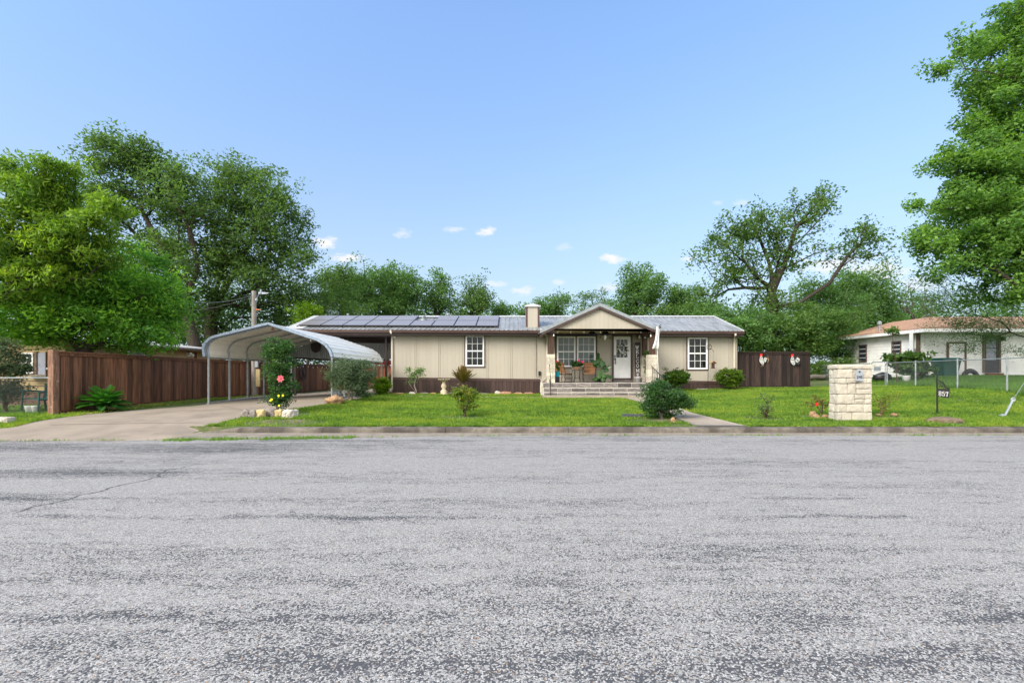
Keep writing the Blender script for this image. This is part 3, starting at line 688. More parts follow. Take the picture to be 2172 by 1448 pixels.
# solar panels
def slope(x,y,lift): 
    t_=(y-RYE)/(RYR-RYE); return ze(x)*(1-t_)+zr(x)*t_+lift
PW=1.112; x0p=-.69-9*PW; rows=((23.55,24.83),(24.86,26.14))
pi=0
for r_,(ya,yb) in enumerate(rows):
    for i in range(9):
        if r_==1 and i==5: continue
        a=x0p+i*PW+.012; b=a+PW-.024
        mb=MB(); mb.hexa([(a,ya,slope(a,ya,.075)),(b,ya,slope(b,ya,.075)),(b,yb,slope(b,yb,.075)),(a,yb,slope(a,yb,.075))],[(a,ya,slope(a,ya,.115)),(b,ya,slope(b,ya,.115)),(b,yb,slope(b,yb,.115)),(a,yb,slope(a,yb,.115))])
        f=H(mb,'solar_panel',M['frame'])
        mb=MB(); e=.022; a2,b2,y1,y2=a+e,b-e,ya+e,yb-e
        mb.add([(a2,y1,slope(a2,y1,.118)),(b2,y1,slope(b2,y1,.118)),(b2,y2,slope(b2,y2,.118)),(a2,y2,slope(a2,y2,.118))],[(0,1,2,3)])
        mb.build('cell_surface',M['panel'],f)
mb=MB()
for i in range(10):
    mb.cut(); x=x0p+i*PW-.02
    mb.box(x,x+.03,23.46,23.56,slope(x,23.5,.02),slope(x,23.5,.09))
for y in (23.8,24.6,25.1,25.9): mb.hexa([(x0p,y,slope(x0p,y,.03)),(-.69,y,slope(-.69,y,.03)),(-.69,y+.04,slope(-.69,y,.04)),(x0p,y+.04,slope(x0p,y,.04))],[(x0p,y,slope(x0p,y,.07)),(-.69,y,slope(-.69,y,.07)),(-.69,y+.04,slope(-.69,y,.07)),(x0p,y+.04,slope(x0p,y,.07))])
H(mb,'panel_rail',M['frame'])
# roof vents
for (px,py,y,r,h) in ((898,680,25.5,.10,.16),(951,672,26.3,.08,.14),(738,670,26.4,.05,.1)):
    x=X(px,y); z=slope(x,y,0); mb=MB(); mb.lathe([(r*2.0,-.06),(r*1.9,.02),(r,.04),(r,h),(r*1.5,h),(r*1.4,h+.04),(r*.4,h+.09)],(x,y,z),12); H(mb,'roof_vent',M['trimmetal'],smooth=False)
# chimney
cy=23.75; ca_,cb_=X(1115.5,cy),X(1144,cy); ct_=Z(650.5,cy)
mb=MB(); mb.box(ca_,cb_,cy,cy+.75,3.6,ct_); ch=H(mb,'chimney',M['siding'])
mb=MB(); 
for a in (ca_-.01,cb_-.085): mb.box(a,a+.095,cy-.012,cy+.07,3.62,ct_-.02)
mb.build('corner_trim',M['brown'],ch)
mb=MB(); hx=.07; mb.box(ca_-hx,cb_+hx,cy-hx,cy+.75+hx,ct_,ct_+.05); xm=(ca_+cb_)/2; ym=cy+.375
vs=[(ca_-hx,cy-hx,ct_+.05),(cb_+hx,cy-hx,ct_+.05),(cb_+hx,cy+.75+hx,ct_+.05),(ca_-hx,cy+.75+hx,ct_+.05),(xm-.06,ym-.06,ct_+.21),(xm+.06,ym-.06,ct_+.21),(xm+.06,ym+.06,ct_+.21),(xm-.06,ym+.06,ct_+.21)]
mb.add(vs,[(0,1,5,4),(1,2,6,5),(2,3,7,6),(3,0,4,7),(4,5,6,7)]); mb.build('chimney_cap',M['capmetal'],ch)
# downspouts
def spout(pts): 
    mb=MB()
    for a,b in zip(pts[:-1],pts[1:]): mb.bar(a,b,.085,.065,up=(0,1,0))
    for p in pts[1:-1]: mb.ball(p,.052,1)
    return mb
y=HYF-.06
H(spout([P(828,700,22.95),P(829.5,706,22.95),P(831.5,712,y),P(831.5,800,y),P(831.5,826,y)]),'downspout',M['downspout'],bevel=.012)
y=HYF-.10
H(spout([P(1147,697,22.9),P(1150,702,22.9),(X(1153,22.95),22.95,Z(706,22.95)),(X(1158.5,y),y,Z(710,y)),(X(1160,y),y,Z(716,y)),(X(1159.5,y),y,Z(799,y)),(X(1157,22.7),22.7,Z(805,22.7)),(X(1149,22.3),22.3,Z(811,22.3)),(X(1147.5,22.0),22.0,Z(820,22)),(X(1147.5,22),22,Z(832,22))]),'downspout',M['downspout'],bevel=.012)
y=HYF-.06
H(spout([P(1560,707,22.95),P(1560,711,22.95),P(1557.5,716,y),P(1557.5,818,y)]),'downspout',M['downspout'],bevel=.012)
# windows
def window(px0,px1,py0,py1,y,nx_,sashrows,blind='dark',trimw=.055,parent=house,fw=.075,d=HYF):
    x0,x1,z0,z1=X(px0,d),X(px1,d),Z(py1,d),Z(py0,d); f=y-.055; zm=(z0+z1)/2
    mb=MB()
    mb.box(x0,x0+fw,f,y+.01,z0,z1); mb.box(x1-fw,x1,f,y+.01,z0,z1); mb.box(x0+fw,x1-fw,f,y+.01,z0,z0+fw); mb.box(x0+fw,x1-fw,f,y+.01,z1-fw,z1); mb.box(x0+fw,x1-fw,f-.006,y+.01,zm-.03,zm+.03)
    for (a,b) in ((z0+fw,zm-.03),(zm+.03,z1-fw)):
        for i in range(1,nx_):
            xx_=x0+fw+(x1-x0-2*fw)*i/nx_; mb.box(xx_-.009,xx_+.009,y-.042,y-.026,a,b)
        for i in range(1,sashrows):
            zz_=a+(b-a)*i/sashrows; mb.box(x0+fw,x1-fw,y-.0415,y-.0265,zz_-.009,zz_+.009)
    wn_=mb.build('window',M['white'],parent); wn_.location=-Vector(parent.location)
    mb=MB(); mb.add([(x0+fw,y-.022,z0+fw),(x1-fw,y-.022,z0+fw),(x1-fw,y-.022,z1-fw),(x0+fw,y-.022,z1-fw)],[(0,1,2,3)]); mb.build('pane',M['glass'],wn_)
    mb=MB(); t_=trimw; mb.box(x0-t_,x0,y-.03,y+.01,z0-t_,z1+t_); mb.box(x1,x1+t_,y-.03,y+.01,z0-t_,z1+t_); mb.box(x0,x1,y-.03,y+.01,z0-t_,z0); mb.box(x0,x1,y-.03,y+.01,z1,z1+t_)
    mb.build('window_trim',M['brown'],wn_)
    mb=MB(); z=z0+.03; q=random.Random(px0)
    mb.box(x0+.02,x1-.02,y-.004,y+.003,z0+.02,z1-.02,.15)
    if blind=='dark':
        while z<z1-.06: mb.hexa([(x0+.06,y-.014,z),(x1-.06,y-.014,z),(x1-.06,y-.006,z+.012),(x0+.06,y-.006,z+.012)],[(x0+.06,y-.016,z+.004),(x1-.06,y-.016,z+.004),(x1-.06,y-.006,z+.018),(x0+.06,y-.006,z+.018)],.9+q.random()*.1); z+=.042
        mb.build('blind',M['blind'],wn_)
    else:
        zz_=zm+.0
        mb2=MB()
        for i in range(26):
            xa=x0+fw+(x1-x0-2*fw)*i/26; mb2.box(xa,xa+(x1-x0-2*fw)/26*.8,y-.012,y-.006-.004*(i%2),z0+.05,z1-.05,q.random())
        mb2.build('reflection_slat',M['reflection_slat'],wn_)
    return wn_
window(987.5,1027,711.5,777,HYF,3,2); window(1458,1500,715.5,783,HYF,3,2)
w1=window(1181,1220.5,713.5,778,HYF,3,2,'light',.03); w2=window(1223.5,1263,713.5,778,HYF,3,2,'light',.03)
mb=MB(); mb.box(X(1177,HYF),X(1266.5,HYF),HYF-.05,HYF+.01,Z(713,HYF),Z(709.3,HYF)); mb.box(X(1177,HYF),X(1180,HYF),HYF-.045,HYF+.01,Z(780,HYF),Z(713.5,HYF)); mb.box(X(1264,HYF),X(1266.5,HYF),HYF-.045,HYF+.01,Z(780,HYF),Z(713.5,HYF)); H(mb,'window_header',M['bronze'])
# front door
d=HYF; x0,x1,z0,z1=X(1301.5,d),X(1337,d),Z(801.5,d),Z(713.5,d)
mb=MB(); sx0,sx1,sz0,sz1=X(1307,d),X(1330.5,d),Z(758,d),Z(720,d)
fy=d-.05
mb.box(x0,x1,fy,d-.01,z0,sz0); mb.box(x0,x1,fy,d-.01,sz1,z1); mb.box(x0,sx0,fy,d-.01,sz0,sz1); mb.box(sx1,x1,fy,d-.01,sz0,sz1)
for i in (1,2): 
    xx_=sx0+(sx1-sx0)*i/3; mb.box(xx_-.012,xx_+.012,fy+.004,fy+.02,sz0,sz1)
    zz_=sz0+(sz1-sz0)*i/3; mb.box(sx0,sx1,fy+.005,fy+.019,zz_-.012,zz_+.012)
for (a,b) in ((0,1),(1,2)):
    for (c,e_) in ((.06,.46),(.52,.93)):
        pa=x0+.1+(x1-x0-.2)*a/2+.03; pb=x0+.1+(x1-x0-.2)*b/2-.03; za=z0+(sz0-z0)*c; zc=z0+(sz0-z0)*e_
        for r4 in ((pa,pb,za,za+.02),(pa,pb,zc-.02,zc),(pa,pa+.02,za+.02,zc-.02),(pb-.02,pb,za+.02,zc-.02)): mb.box(r4[0],r4[1],fy-.008,fy+.001,r4[2],r4[3])
door=H(mb,'door',M['white'])
mb=MB(); mb.add([(sx0,fy+.022,sz0),(sx1,fy+.022,sz0),(sx1,fy+.022,sz1),(sx0,fy+.022,sz1)],[(0,1,2,3)]); mb.build('pane',M['glass'],door)
mb=MB(); mb.box(sx0-.02,sx1+.02,d-.012,d-.006,sz0-.02,sz1+.02); mb.build('door_backing',M['navy'],door)
mb=MB(); hx=X(1303.8,d); mb.lathe([(.045,-.03),(.05,0),(.045,.03)],(hx,fy-.03,Z(755.5,d)),12); mb.ball((hx,fy-.05,Z(761.5,d)),.05,1,sc=(.8,.6,1.5)); mb.tube([(hx,fy-.03,Z(764,d)),(hx,fy-.10,Z(766,d)),(hx,fy-.10,Z(769,d)),(hx,fy-.03,Z(771.5,d))],.018,6); mb.build('door_handle',M['black'],door)
mb=MB(); fx0,fx1=X(1297.8,d),X(1341,d); zt=Z(710,d)
mb.box(fx0,x0-.004,d-.07,d+.01,Z(808,d),zt); mb.box(x1+.004,fx1,d-.07,d+.01,Z(808,d),zt); mb.box(x0-.004,x1+.004,d-.07,d+.01,z1+.004,zt); mb.box(fx0-.05,fx1+.05,d-.09,d+.01,zt,zt+.05); mb.box(x0,x1,d-.07,d+.01,Z(805.5,d),z0-.004)
H(mb,'door_frame',M['brown'])
mb=MB(); mb.box(fx0+.03,fx1-.03,d-.30,d-.071,1.05,Z(806,d-.1)+.02); H(mb,'threshold',M['tile'])
# porch
PY=21.2
ax,az=X(1272.5,PY),Z(644.5,PY); lx,lz=X(1146.5,PY),Z(701,PY); rx,rz=X(1400,PY),Z(699,PY)
mb=MB()
def slab(xa,za,xb,zb_,y0,y1,th):
    mb.hexa([(xa,y0,za-th),(xb,y0,zb_-th),(xb,y1,zb_-th),(xa,y1,za-th)],[(xa,y0,za),(xb,y0,zb_),(xb,y1,zb_),(xa,y1,za)])
slab(lx,lz,ax,az,PY,26.3,.03); slab(ax,az,rx,rz,PY,26.3,.03)
for s_,(ex,ez) in ((-1,(lx,lz)),(1,(rx,rz))):
    for i in range(11):   # standing ribs of the porch sheets
        y=PY+.1+i*.45; mb.hexa([(ax,y,az),(ex,y,ez),(ex,y+.05,ez),(ax,y+.05,az)],[(ax,y,az+.02),(ex,y,ez+.02),(ex,y+.05,ez+.02),(ax,y+.05,az+.02)])
H(mb,'porch_roof',M['roofmetal'])
mb=MB()
slab(lx-.02,lz+.03,ax,az+.045,PY-.03,PY+.12,.15); slab(ax,az+.045,rx+.02,rz+.03,PY-.03,PY+.12,.15); H(mb,'gable_edge_trim',M['trimmetal'])
mb=MB()
slab(lx+.05,lz-.10,ax,az-.105,PY-.015,PY+.10,.10); slab(ax,az-.105,rx-.05,rz-.10,PY-.015,PY+.10,.10)
slab(lx+.05,lz-.10,lx+.12,lz-.09,PY+.10,23.3,.12); slab(rx-.12,rz-.10,rx-.05,rz-.10,PY+.10,23.3,.12)
for px in (1169,1384.5):
    x=X(px,21.45); mb.box(x-.16,x+.16,PY+.12,21.7,Z(706.5,21.45),Z(697,21.45)+.02)
H(mb,'porch_fascia',M['brown'])
mb=MB(); gz=Z(697,PY+.1); bl,br=X(1176,PY+.1),X(1380,PY+.1)
sl_=(az-lz)/(ax-lx); sr_=(az-rz)/(rx-ax)
mb.prism([(bl-.12,gz),(br+.12,gz),(br+.12,az-.2-sr_*(br+.12-ax)),(ax,az-.2),(bl-.12,az-.2-sl_*(ax-bl+.12))],PY+.105,PY+.16); H(mb,'porch_gable',M['siding'])
mb=MB(); x=bl
while x<br:
    mb.cut(); top=az-.2-(sl_*(ax-x) if x<ax else sr_*(x-ax)); mb.add([(x-.004,PY+.102,gz),(x+.004,PY+.102,gz),(x+.004,PY+.102,top-.01),(x-.004,PY+.102,top-.01)],[(0,1,2,3)]); x+=.2032
H(mb,'gable_groove',M['siding_trim'])
mb=MB(); mb.box(lx+.14,rx-.14,PY+.165,HYF-.002,3.44,3.47); H(mb,'porch_ceiling',M['ceiling'])
mb=MB(); mb.box(lx+.2,lx+.3,21.72,HYF-.04,3.28,3.435); mb.cut(); mb.box(rx-.44,rx-.3,21.72,HYF-.04,3.22,3.435); H(mb,'porch_beam',M['brown'])
for px,y,hw in ((1169,21.5,.11),(1383.6,21.5,.11),(1367.5,23.2,.11)):
    x=X(px,y); mb=MB(); mb.box(x-hw,x+hw,y-.1,y+.1,Z(753,y),3.44 if y>22 else Z(705,y)); H(mb,'porch_post',M['postwood'],bevel=.008)
DZ=1.045
def stone_column(px0,px1,y,dp,zt):
    x0_,x1_=X(px0,y-dp/2),X(px1,y-dp/2); mb=MB(); z=DZ; q=random.Random(int(px0)); 
    while z<zt-.03:
        h=min(q.choice((.13,.16,.19)),zt-z); 
        if zt-z-h<.07: h=zt-z
        s_=q.uniform(.3,.7); xm_=x0_+(x1_-x0_)*s_
        mb.rough(x0_,xm_-.004,y-dp/2,y+dp/2,z+.004,z+h-.004,.008,.06,q.random()*50,q.random()); mb.rough(xm_+.004,x1_,y-dp/2,y+dp/2,z+.004,z+h-.004,.008,.06,q.random()*50,q.random()); z+=h
    mb.box(x0_+.02,x1_-.02,y-dp/2+.02,y+dp/2-.02,DZ,zt-.01,.3)
    H(mb,'stone_column',M['stone2'])
stone_column(1160.7,1177.2,21.5,.36,Z(751,21.3)); stone_column(1375,1393.5,21.5,.38,Z(752,21.3)); stone_column(1361,1376,23.15,.34,Z(754,23))
# porch floor and steps with tiled risers
sx0_,sx1_=1.405,6.58
mb=MB(); mb.box(sx0_,sx1_,21.31,HYF-.004,.2,DZ-.012); mb.box(sx0_,sx1_,21.01,21.31,.2,.813); mb.box(sx0_,sx1_,20.71,21.01,.2,.632); H(mb,'porch_step',M['grout'])
mb=MB(); mb.box(sx0_-.04,sx1_+.06,20.56,21.35,.1,.503); H(mb,'step_base',M['walk'])
mb=MB(); q=random.Random(5)
for (yf,z0_,z1_,off) in ((21.305,.845,1.018,.35),(21.005,.665,.792,.0),(20.705,.520,.610,.02)):
    x=sx0_-off
    while x<sx1_:
        a=max(x+.012,sx0_+.004); b=min(x+.608,sx1_-.004)
        if b-a>.03: mb.box(a,b,yf-.012,yf+.002,z0_,z1_,q.random())
        x+=.62
for (y0_,y1_,zt_) in ((21.33,HYF-.32,DZ),(21.01,21.29,.82),(20.71,20.99,.639)):
    x=sx0_
    while x<sx1_-.05:
        b=min(x+.30,sx1_); yy_=y0_
        while yy_<y1_-.02:
            y2_=min(yy_+.6,y1_); mb.box(x+.004,b-.004,yy_+.004,y2_-.004,zt_-.012,zt_,q.random()); yy_=y2_
        x=b
H(mb,'step_tile',M['tile'])
# handrails
for px in (1169,1386):
    s_=1 if px<1200 else 1
    xr_=X(px,21.0)-.04 if px<1200 else X(1389,20.9)
    mb=MB()
    if px<1200:
        mb.tube([(xr_,21.35,DZ),(xr_,21.35,DZ+.78),(xr_-.02,21.2,DZ+.82),(xr_-.02,20.62,.503+.78),(xr_-.02,20.62,.503)],.018,6); mb.tube([(xr_,21.35,DZ+.15),(xr_-.02,20.62,.503+.15)],.014,6)
    else:
        xa=xr_-.05; xb=xr_+.28
        mb.tube([(xa,21.35,DZ),(xa,21.35,DZ+.78),(xb,20.62,.503+.78),(xb,20.62,.503)],.020,6); mb.tube([(xa,21.35,DZ+.12),(xb,20.62,.503+.12)],.014,6)
        for i in range(1,7):
            t_=i/7; p=Vector((xa,21.35,DZ)).lerp(Vector((xb,20.62,.503)),t_); mb.tube([p+Vector((0,0,.12)),p+Vector((0,0,.78))],.010,5)
    mb.tube([(xr_-.08,21.35,DZ+.80),(xr_+.02,21.35,DZ+.80)],.02,6)
    H(mb,'handrail',M['bronze'])
# small fittings on the wall
mb=MB(); y=HYF-.04; mb.box(X(1142,y),X(1147,y),y-.02,HYF,Z(796,y),Z(787,y)); mb.tube([P(1137.5,713,y),P(1137.5,795,y),P(1138.5,799,y),P(1143,799,y),P(1149,801,y)],.008,5); H(mb,'outlet_box',M['frame'],bevel=.01)
mb=MB(); mb.box(X(970,y),X(975,y),y-.03,HYF,Z(710.6,y),Z(708.4,y)); H(mb,'warning_light',M['orange'])
cam2=MB(); cam2.box(X(835,y),X(839.5,y),y-.06,HYF,Z(716.5,y),Z(712.5,y)); cam2.ball(P(837.5,716,y-.07),.035,1); H(cam2,'security_camera',M['white'])
# ------------------------------------------------------------------ carport
c1,c2=17.1,22.85
cp=empty('metal_carport',P(575,850,c1),'open white and galvanised metal carport with rounded eaves over the driveway','carport')
cl_=Vector(cp.location)
prof_px=[(441,757),(439,738),(443,728),(452,719.5),(462,715),(573.5,688.5),(676,722),(692,732),(701,743),(706,757)]
front_=[(X(px,c1),Z(py,c1)) for px,py in prof_px]
# back frame: the same outline, standing slightly left of square
bx0,bx1=X(617,c2),X(810.5,c2)
fx0_,fx1_=front_[0][0],front_[-1][0]
back_=[(bx0+(x-fx0_)/(fx1_-fx0_)*(bx1-bx0), z-.055) for x,z in front_]
def cpt(i,t,out=0):
    a=front_[i]; b=back_[i]; xm_=(fx0_+fx1_)/2; 
    x=a[0]*(1-t)+b[0]*t; z=a[1]*(1-t)+b[1]*t; xc=xm_*(1-t)+(bx0+bx1)/2*t
    v=Vector((x-xc,z-1.6)); v=v.normalized()*out
    return Vector((x+v.x,c1+(c2-c1)*t,z+v.y))
def smooth_profile(t,out,sub=4):
    pts=[cpt(i,t,out) for i in range(len(front_))]; res=[]
    for i in range(len(pts)-1):
        for k in range(sub): res.append(pts[i].lerp(pts[i+1],k/sub))
    res.append(pts[-1]); return res
# roof sheets with lengthwise ribs
mb=MB(); per=smooth_profile(0,0.03,1); 
def arcpts(t,out):
    pts=[cpt(i,t,out) for i in range(len(front_))]; ln=[0]
    for a,b in zip(pts[:-1],pts[1:]): ln.append(ln[-1]+(b-a).length)
    tot_=ln[-1]; n=int(round(tot_/.23)); res=[]
    n=26
    for k in range(n+1):
        for ds,dz in ((0,.0),(.03,.02),(.06,.02),(.09,0)):
            s=k/n*tot_+ds*tot_/6.4
            if s>tot_: continue
            j=max(j_ for j_ in range(len(ln)) if ln[j_]<=s+1e-9); j=min(j,len(pts)-2); u_=(s-ln[j])/(ln[j+1]-ln[j]); p=pts[j].lerp(pts[j+1],u_)
            xc=(fx0_+fx1_)/2*(1-t)+(bx0+bx1)/2*t; v=Vector((p.x-xc,0,p.z-1.4)).normalized(); res.append(p+v*dz)
    return res
rows_=[arcpts(t,.035) for t in (-.015,.5,1.0)]; n=min(len(r) for r in rows_); rows_=[r[:n] for r in rows_]
for i in range(2):
    a=len(mb.v); mb.v+= [tuple(p-cl_) for p in rows_[i]]+[tuple(p-cl_) for p in rows_[i+1]]; mb.t+=[.5]*(2*n)
    mb.f+=[(a+j,a+j+1,a+n+j+1,a+n+j) for j in range(n-1)]
rf=mb.build('roof_sheet',M['carmetal'],cp)
so_=rf.modifiers.new('solid','SOLIDIFY'); so_.thickness=.006
mb=MB(); pts=smooth_profile(-.02,.03,1)
for a,b in zip(pts[:-1],pts[1:]): mb.bar(a-cl_,b-cl_,.085,.12,up=(0,1,0))
for i in range(1,len(pts)-1): mb.ball(pts[i]-cl_,.046,1,sc=(1,1.2,1))
mb.build('edge_trim',M['galvedge'],cp)
hoops=[0.0,.2,.4,.6,.8,1.0]
for t in hoops:
    mb=MB(); tt=t; pts=smooth_profile(tt,-.03,2); mb.tube([p-cl_ for p in pts],.03,6); mb.build('hoop',M['galv'] if t>0 else M['galvedge'],cp)
    for side_ in (0,-1):
        p=pts[0] if side_==0 else pts[-1]; gz_=G(p.x,p.y)
        if t==0: gz_=Z(857,c1) if side_==0 else Z(845.5,c1)
        gz_=min(gz_,p.z-1); mb=MB(); mb.bar(Vector((p.x,p.y,gz_-.05))-cl_,p-cl_,.062,.062,up=(0,1,0)); mb.box(p.x-.05-cl_.x,p.x+.05-cl_.x,p.y-.05-cl_.y,p.y+.05-cl_.y,gz_-.02-cl_.z,gz_+.03-cl_.z); mb.build('leg',M['galv'],cp,bevel=.006)
# base rails
mb=MB()
for ends in ((0,),( -1,)):
    mb.cut()
    a=smooth_profile(0,-.03,1)[ends[0]]; b=smooth_profile(1,-.03,1)[ends[0]]
    n=10
    for k in range(n):
        p=a.lerp(b,k/n); q_=a.lerp(b,(k+1)/n); p=Vector((p.x,p.y,G(p.x,p.y)+.05)); q_=Vector((q_.x,q_.y,G(q_.x,q_.y)+.05)); mb.bar(p-cl_,q_-cl_,.06,.05)
mb.build('base_rail',M['galv'],cp)
mb=MB()
for e_ in (0,-1):
    mb.cut()
    a=cpt(e_ if e_==0 else len(front_)-1,0,.0); b=cpt(e_ if e_==0 else len(front_)-1,1,.0); mb.bar(a-cl_+Vector((0,0,-.02)),b-cl_+Vector((0,0,-.02)),.03,.06)
mb.build('eave_rail',M['galv'],cp)
# back gable: vertical corrugated sheet and its bottom beam
bp=smooth_profile(1.0,-.045,1); zlow=lambda x: 2.26+(x-bx0)/(bx1-bx0)*(1.985-2.26)
mb=MB(); x=bx0+.06; 
def topz(x):
    for a,b in zip(bp[:-1],bp[1:]):
        if min(a.x,b.x)<=x<=max(a.x,b.x) and abs(b.x-a.x)>1e-6: return a.z+(b.z-a.z)*(x-a.x)/(b.x-a.x)
    return 2.1
k_=0
while x<bx1-.08:
    for wd,dy in ((.035,0),(.012,.5),(.035,1),(.012,.5)):
        y_a=c2-.02+ (dy if k_%4 in (0,2) else .5)*.0; 
        x2_=x+wd; ya=c2-.02-.022*(k_%4>=2)-(.011 if False else 0); yb=c2-.02-.022*((k_+1)%4>=2)
        zt0=max(topz(x),zlow(x)+.02); zt1=max(topz(x2_),zlow(x2_)+.02)
        mb.add([Vector((x,ya,zlow(x)))-cl_,Vector((x2_,yb,zlow(x2_)))-cl_,Vector((x2_,yb,zt1))-cl_,Vector((x,ya,zt0))-cl_],[(0,1,2,3)]); x=x2_; k_+=1
mb.build('gable_sheet',M['cgable'],cp)
mb=MB(); mb.bar(Vector((bx0,c2-.03,zlow(bx0)-.03))-cl_,Vector((bx1,c2-.03,zlow(bx1)-.03))-cl_,.07,.09,up=(0,1,0)); mb.build('gable_beam',M['bronze'],cp)
mb=MB(); p=P(578,699,c1+.15); mb.ball(p-cl_,.06,2,sc=(1.1,1,.8)); mb.tube([p-cl_+Vector((0,0,.04)),p-cl_+Vector((0,.05,.10))],.02,6); mb.build('flood_lamp',M['rockpink'],cp)
mb=MB(); p=P(658,716,c1+.1); mb.bar(p-cl_,p-cl_+Vector((.03,0,-.13)),.05,.04); mb.build('bracket',M['white'],cp)
sh=MB(); p=P(670,735,c2-.07); w_=.24; pts=[(-w_,.22),(w_,.22),(w_,-.05),(w_*.75,-.22),(0,-.30),(-w_*.75,-.22),(-w_,-.05)]
sh.prism([(p.x+a,p.z+b) for a,b in pts],c2-.10,c2-.07); tag(sh.build('shield_plaque',M['bronze']),'dark shield shaped plaque on the back gable of the carport','plaque')
# ------------------------------------------------------------------ wooden fences
def plank_fence(name,label,poly,htop,m,post=None,seed=1,cap=True,pw=.135,endpost=None,capm=None,group=None):
    b=Vector(poly[0]); o=empty(name,b,label,'fence',group); q=random.Random(seed)
    mb=MB(); mc=MB(); posts=MB()
    for a,c_ in zip(poly[:-1],poly[1:]):
        a=Vector(a); c_=Vector(c_); d_=c_-a; L_=math.hypot(d_.x,d_.y); u_=Vector((d_.x,d_.y,0)).normalized(); nrm=Vector((-u_.y,u_.x,0)); s=0
        while s<L_-.02:
            w2_=min(pw*(.9+.2*q.random()),L_-s); p0=a+d_*(s/L_)-b; p1=a+d_*((s+w2_-.005)/L_)-b
            zt=htop(a+d_*(s/L_))-b.z; g0=G((p0+b).x,(p0+b).y)-b.z-.06; tw=q.uniform(-.004,.004); of=nrm*tw
            mb.hexa([(p0.x+of.x,p0.y+of.y,g0+.07),(p1.x+of.x,p1.y+of.y,g0+.07),(p1.x+nrm.x*.02+of.x,p1.y+nrm.y*.02+of.y,g0+.07),(p0.x+nrm.x*.02+of.x,p0.y+nrm.y*.02+of.y,g0+.07)],
                    [(p0.x+of.x,p0.y+of.y,zt-.03),(p1.x+of.x,p1.y+of.y,zt-.03),(p1.x+nrm.x*.02+of.x,p1.y+nrm.y*.02+of.y,zt-.03),(p0.x+nrm.x*.02+of.x,p0.y+nrm.y*.02+of.y,zt-.03)],q.random())
            s+=w2_
        k=max(1,int(L_/2.4))
        for i in range(k+1 if L_>2 else 1):
            p=a+d_*i/k-b; zt=htop(a+d_*i/k)-b.z; pn=p+nrm*.09
            posts.box(pn.x-.045,pn.x+.045,pn.y-.045,pn.y+.045,G((p+b).x,(p+b).y)-b.z-.1,zt-.06,.4)
        p=a-b; e=c_-b
        mc.bar((p.x,p.y,htop(a)-b.z-.01),(e.x,e.y,htop(c_)-b.z-.01),.14,.04,.6); 
        mc.bar((p.x-nrm.x*.03,p.y-nrm.y*.03,htop(a)-b.z-.075),(e.x-nrm.x*.03,e.y-nrm.y*.03,htop(c_)-b.z-.075),.022,.09,.45)
        mc.bar((p.x-nrm.x*.02,p.y-nrm.y*.02,G(a.x,a.y)-b.z+.04),(e.x-nrm.x*.02,e.y-nrm.y*.02,G(c_.x,c_.y)-b.z+.04),.03,.10,.15)
    mb.build('plank_panel',m,o); mc.build('cap_rail',capm or m,o); posts.build('post',m,o)
    return o
fpts=[P(120,0,13.76),P(240,0,15.75),P(340,0,18.2),P(440,0,21.6),P(520,0,24.2),P(617,0,28.8),P(706,0,35.5)]
fpts=[(p.x,p.y,G(p.x,p.y)) for p in fpts]
ftop=lambda p: float(np.interp(p[1],[13.76,22,28.8,35.5],[2.12,2.10,2.06,2.06]))
lf=plank_fence('wooden_fence','tall reddish brown board privacy fence running back along the left of the driveway','x' and fpts,ftop,M['wood'],seed=2)
mb=MB(); p=Vector(fpts[0]); mb.box(-.13,.04,-.14,.05,G(p.x,p.y)-p.z-.05,2.16-p.z+.0); mb.build('end_post',M['endpost'],lf,bevel=.012)
bf=plank_fence('wooden_fence','short orange brown cross fence glimpsed between the carport and the house',[(-13.2,36,G(-13,36)),(-5,36,G(-5,36))],lambda p:2.02,M['woodsun'],seed=5)
rp=[(X(1556,24),24,0),(X(1718,24),24,0)]; rp=[(a,b,G(a,b)) for a,b,_ in rp]
rf_=plank_fence('wooden_fence','very dark brown board fence right of the house carrying two metal roosters',rp,lambda p:Z(746,24)+.0,M['wooddark'],seed=9,pw=.15)
# ------------------------------------------------------------------ neighbouring house, left
nl=empty('neighbour_house',(-20,18,.27),'low beige board house with a small white window behind the leafy left tree','house')
def NLp(mb,name,m,par=None,**k):
    o=mb.build(name,m,par or nl,**k)
    if par is None: o.location=-Vector(nl.location)
    return o
nlx=-17.05
mb=MB(); mb.box(-29,nlx,18,27.5,.75,2.72); NLp(mb,'wall',M['beigeboard'])
mb=MB(); z=.78
while z<2.7: mb.box(-29,nlx-.0,17.985,18.0,z,z+.02,.5); z+=.2
NLp(mb,'board_line',M['browntrim'])
mb=MB(); mb.box(-28.95,nlx-.03,18.03,27.4,.05,.75); NLp(mb,'foundation',M['skirtbrick'])
mb=MB(); mb.hexa([(-23.2,17.4,3.50),(-16.5,17.4,2.74),(-16.5,28,2.74),(-23.2,28,3.50)],[(-23.2,17.4,3.54),(-16.5,17.4,2.78),(-16.5,28,2.78),(-23.2,28,3.54)]); mb.hexa([(-30,17.4,2.74),(-23.2,17.4,3.50),(-23.2,28,3.50),(-30,28,2.74)],[(-30,17.4,2.78),(-23.2,17.4,3.54),(-23.2,28,3.54),(-30,28,2.78)]); NLp(mb,'roof',M['capmetal'])
mb=MB(); mb.prism([(-29,2.72),(nlx,2.72),(nlx,2.78),(-23.2,3.48),(-29,2.78)],18.0,18.1); NLp(mb,'gable_wall',M['beigeboard'])
mb=MB(); mb.box(-16.56,-16.51,17.45,28.0,2.64,2.735); NLp(mb,'fascia',M['browntrim'])
x0,x1,z0,z1=X(46,18),X(73,18),Z(792,18),Z(748,18)
mb=MB(); f_=.05
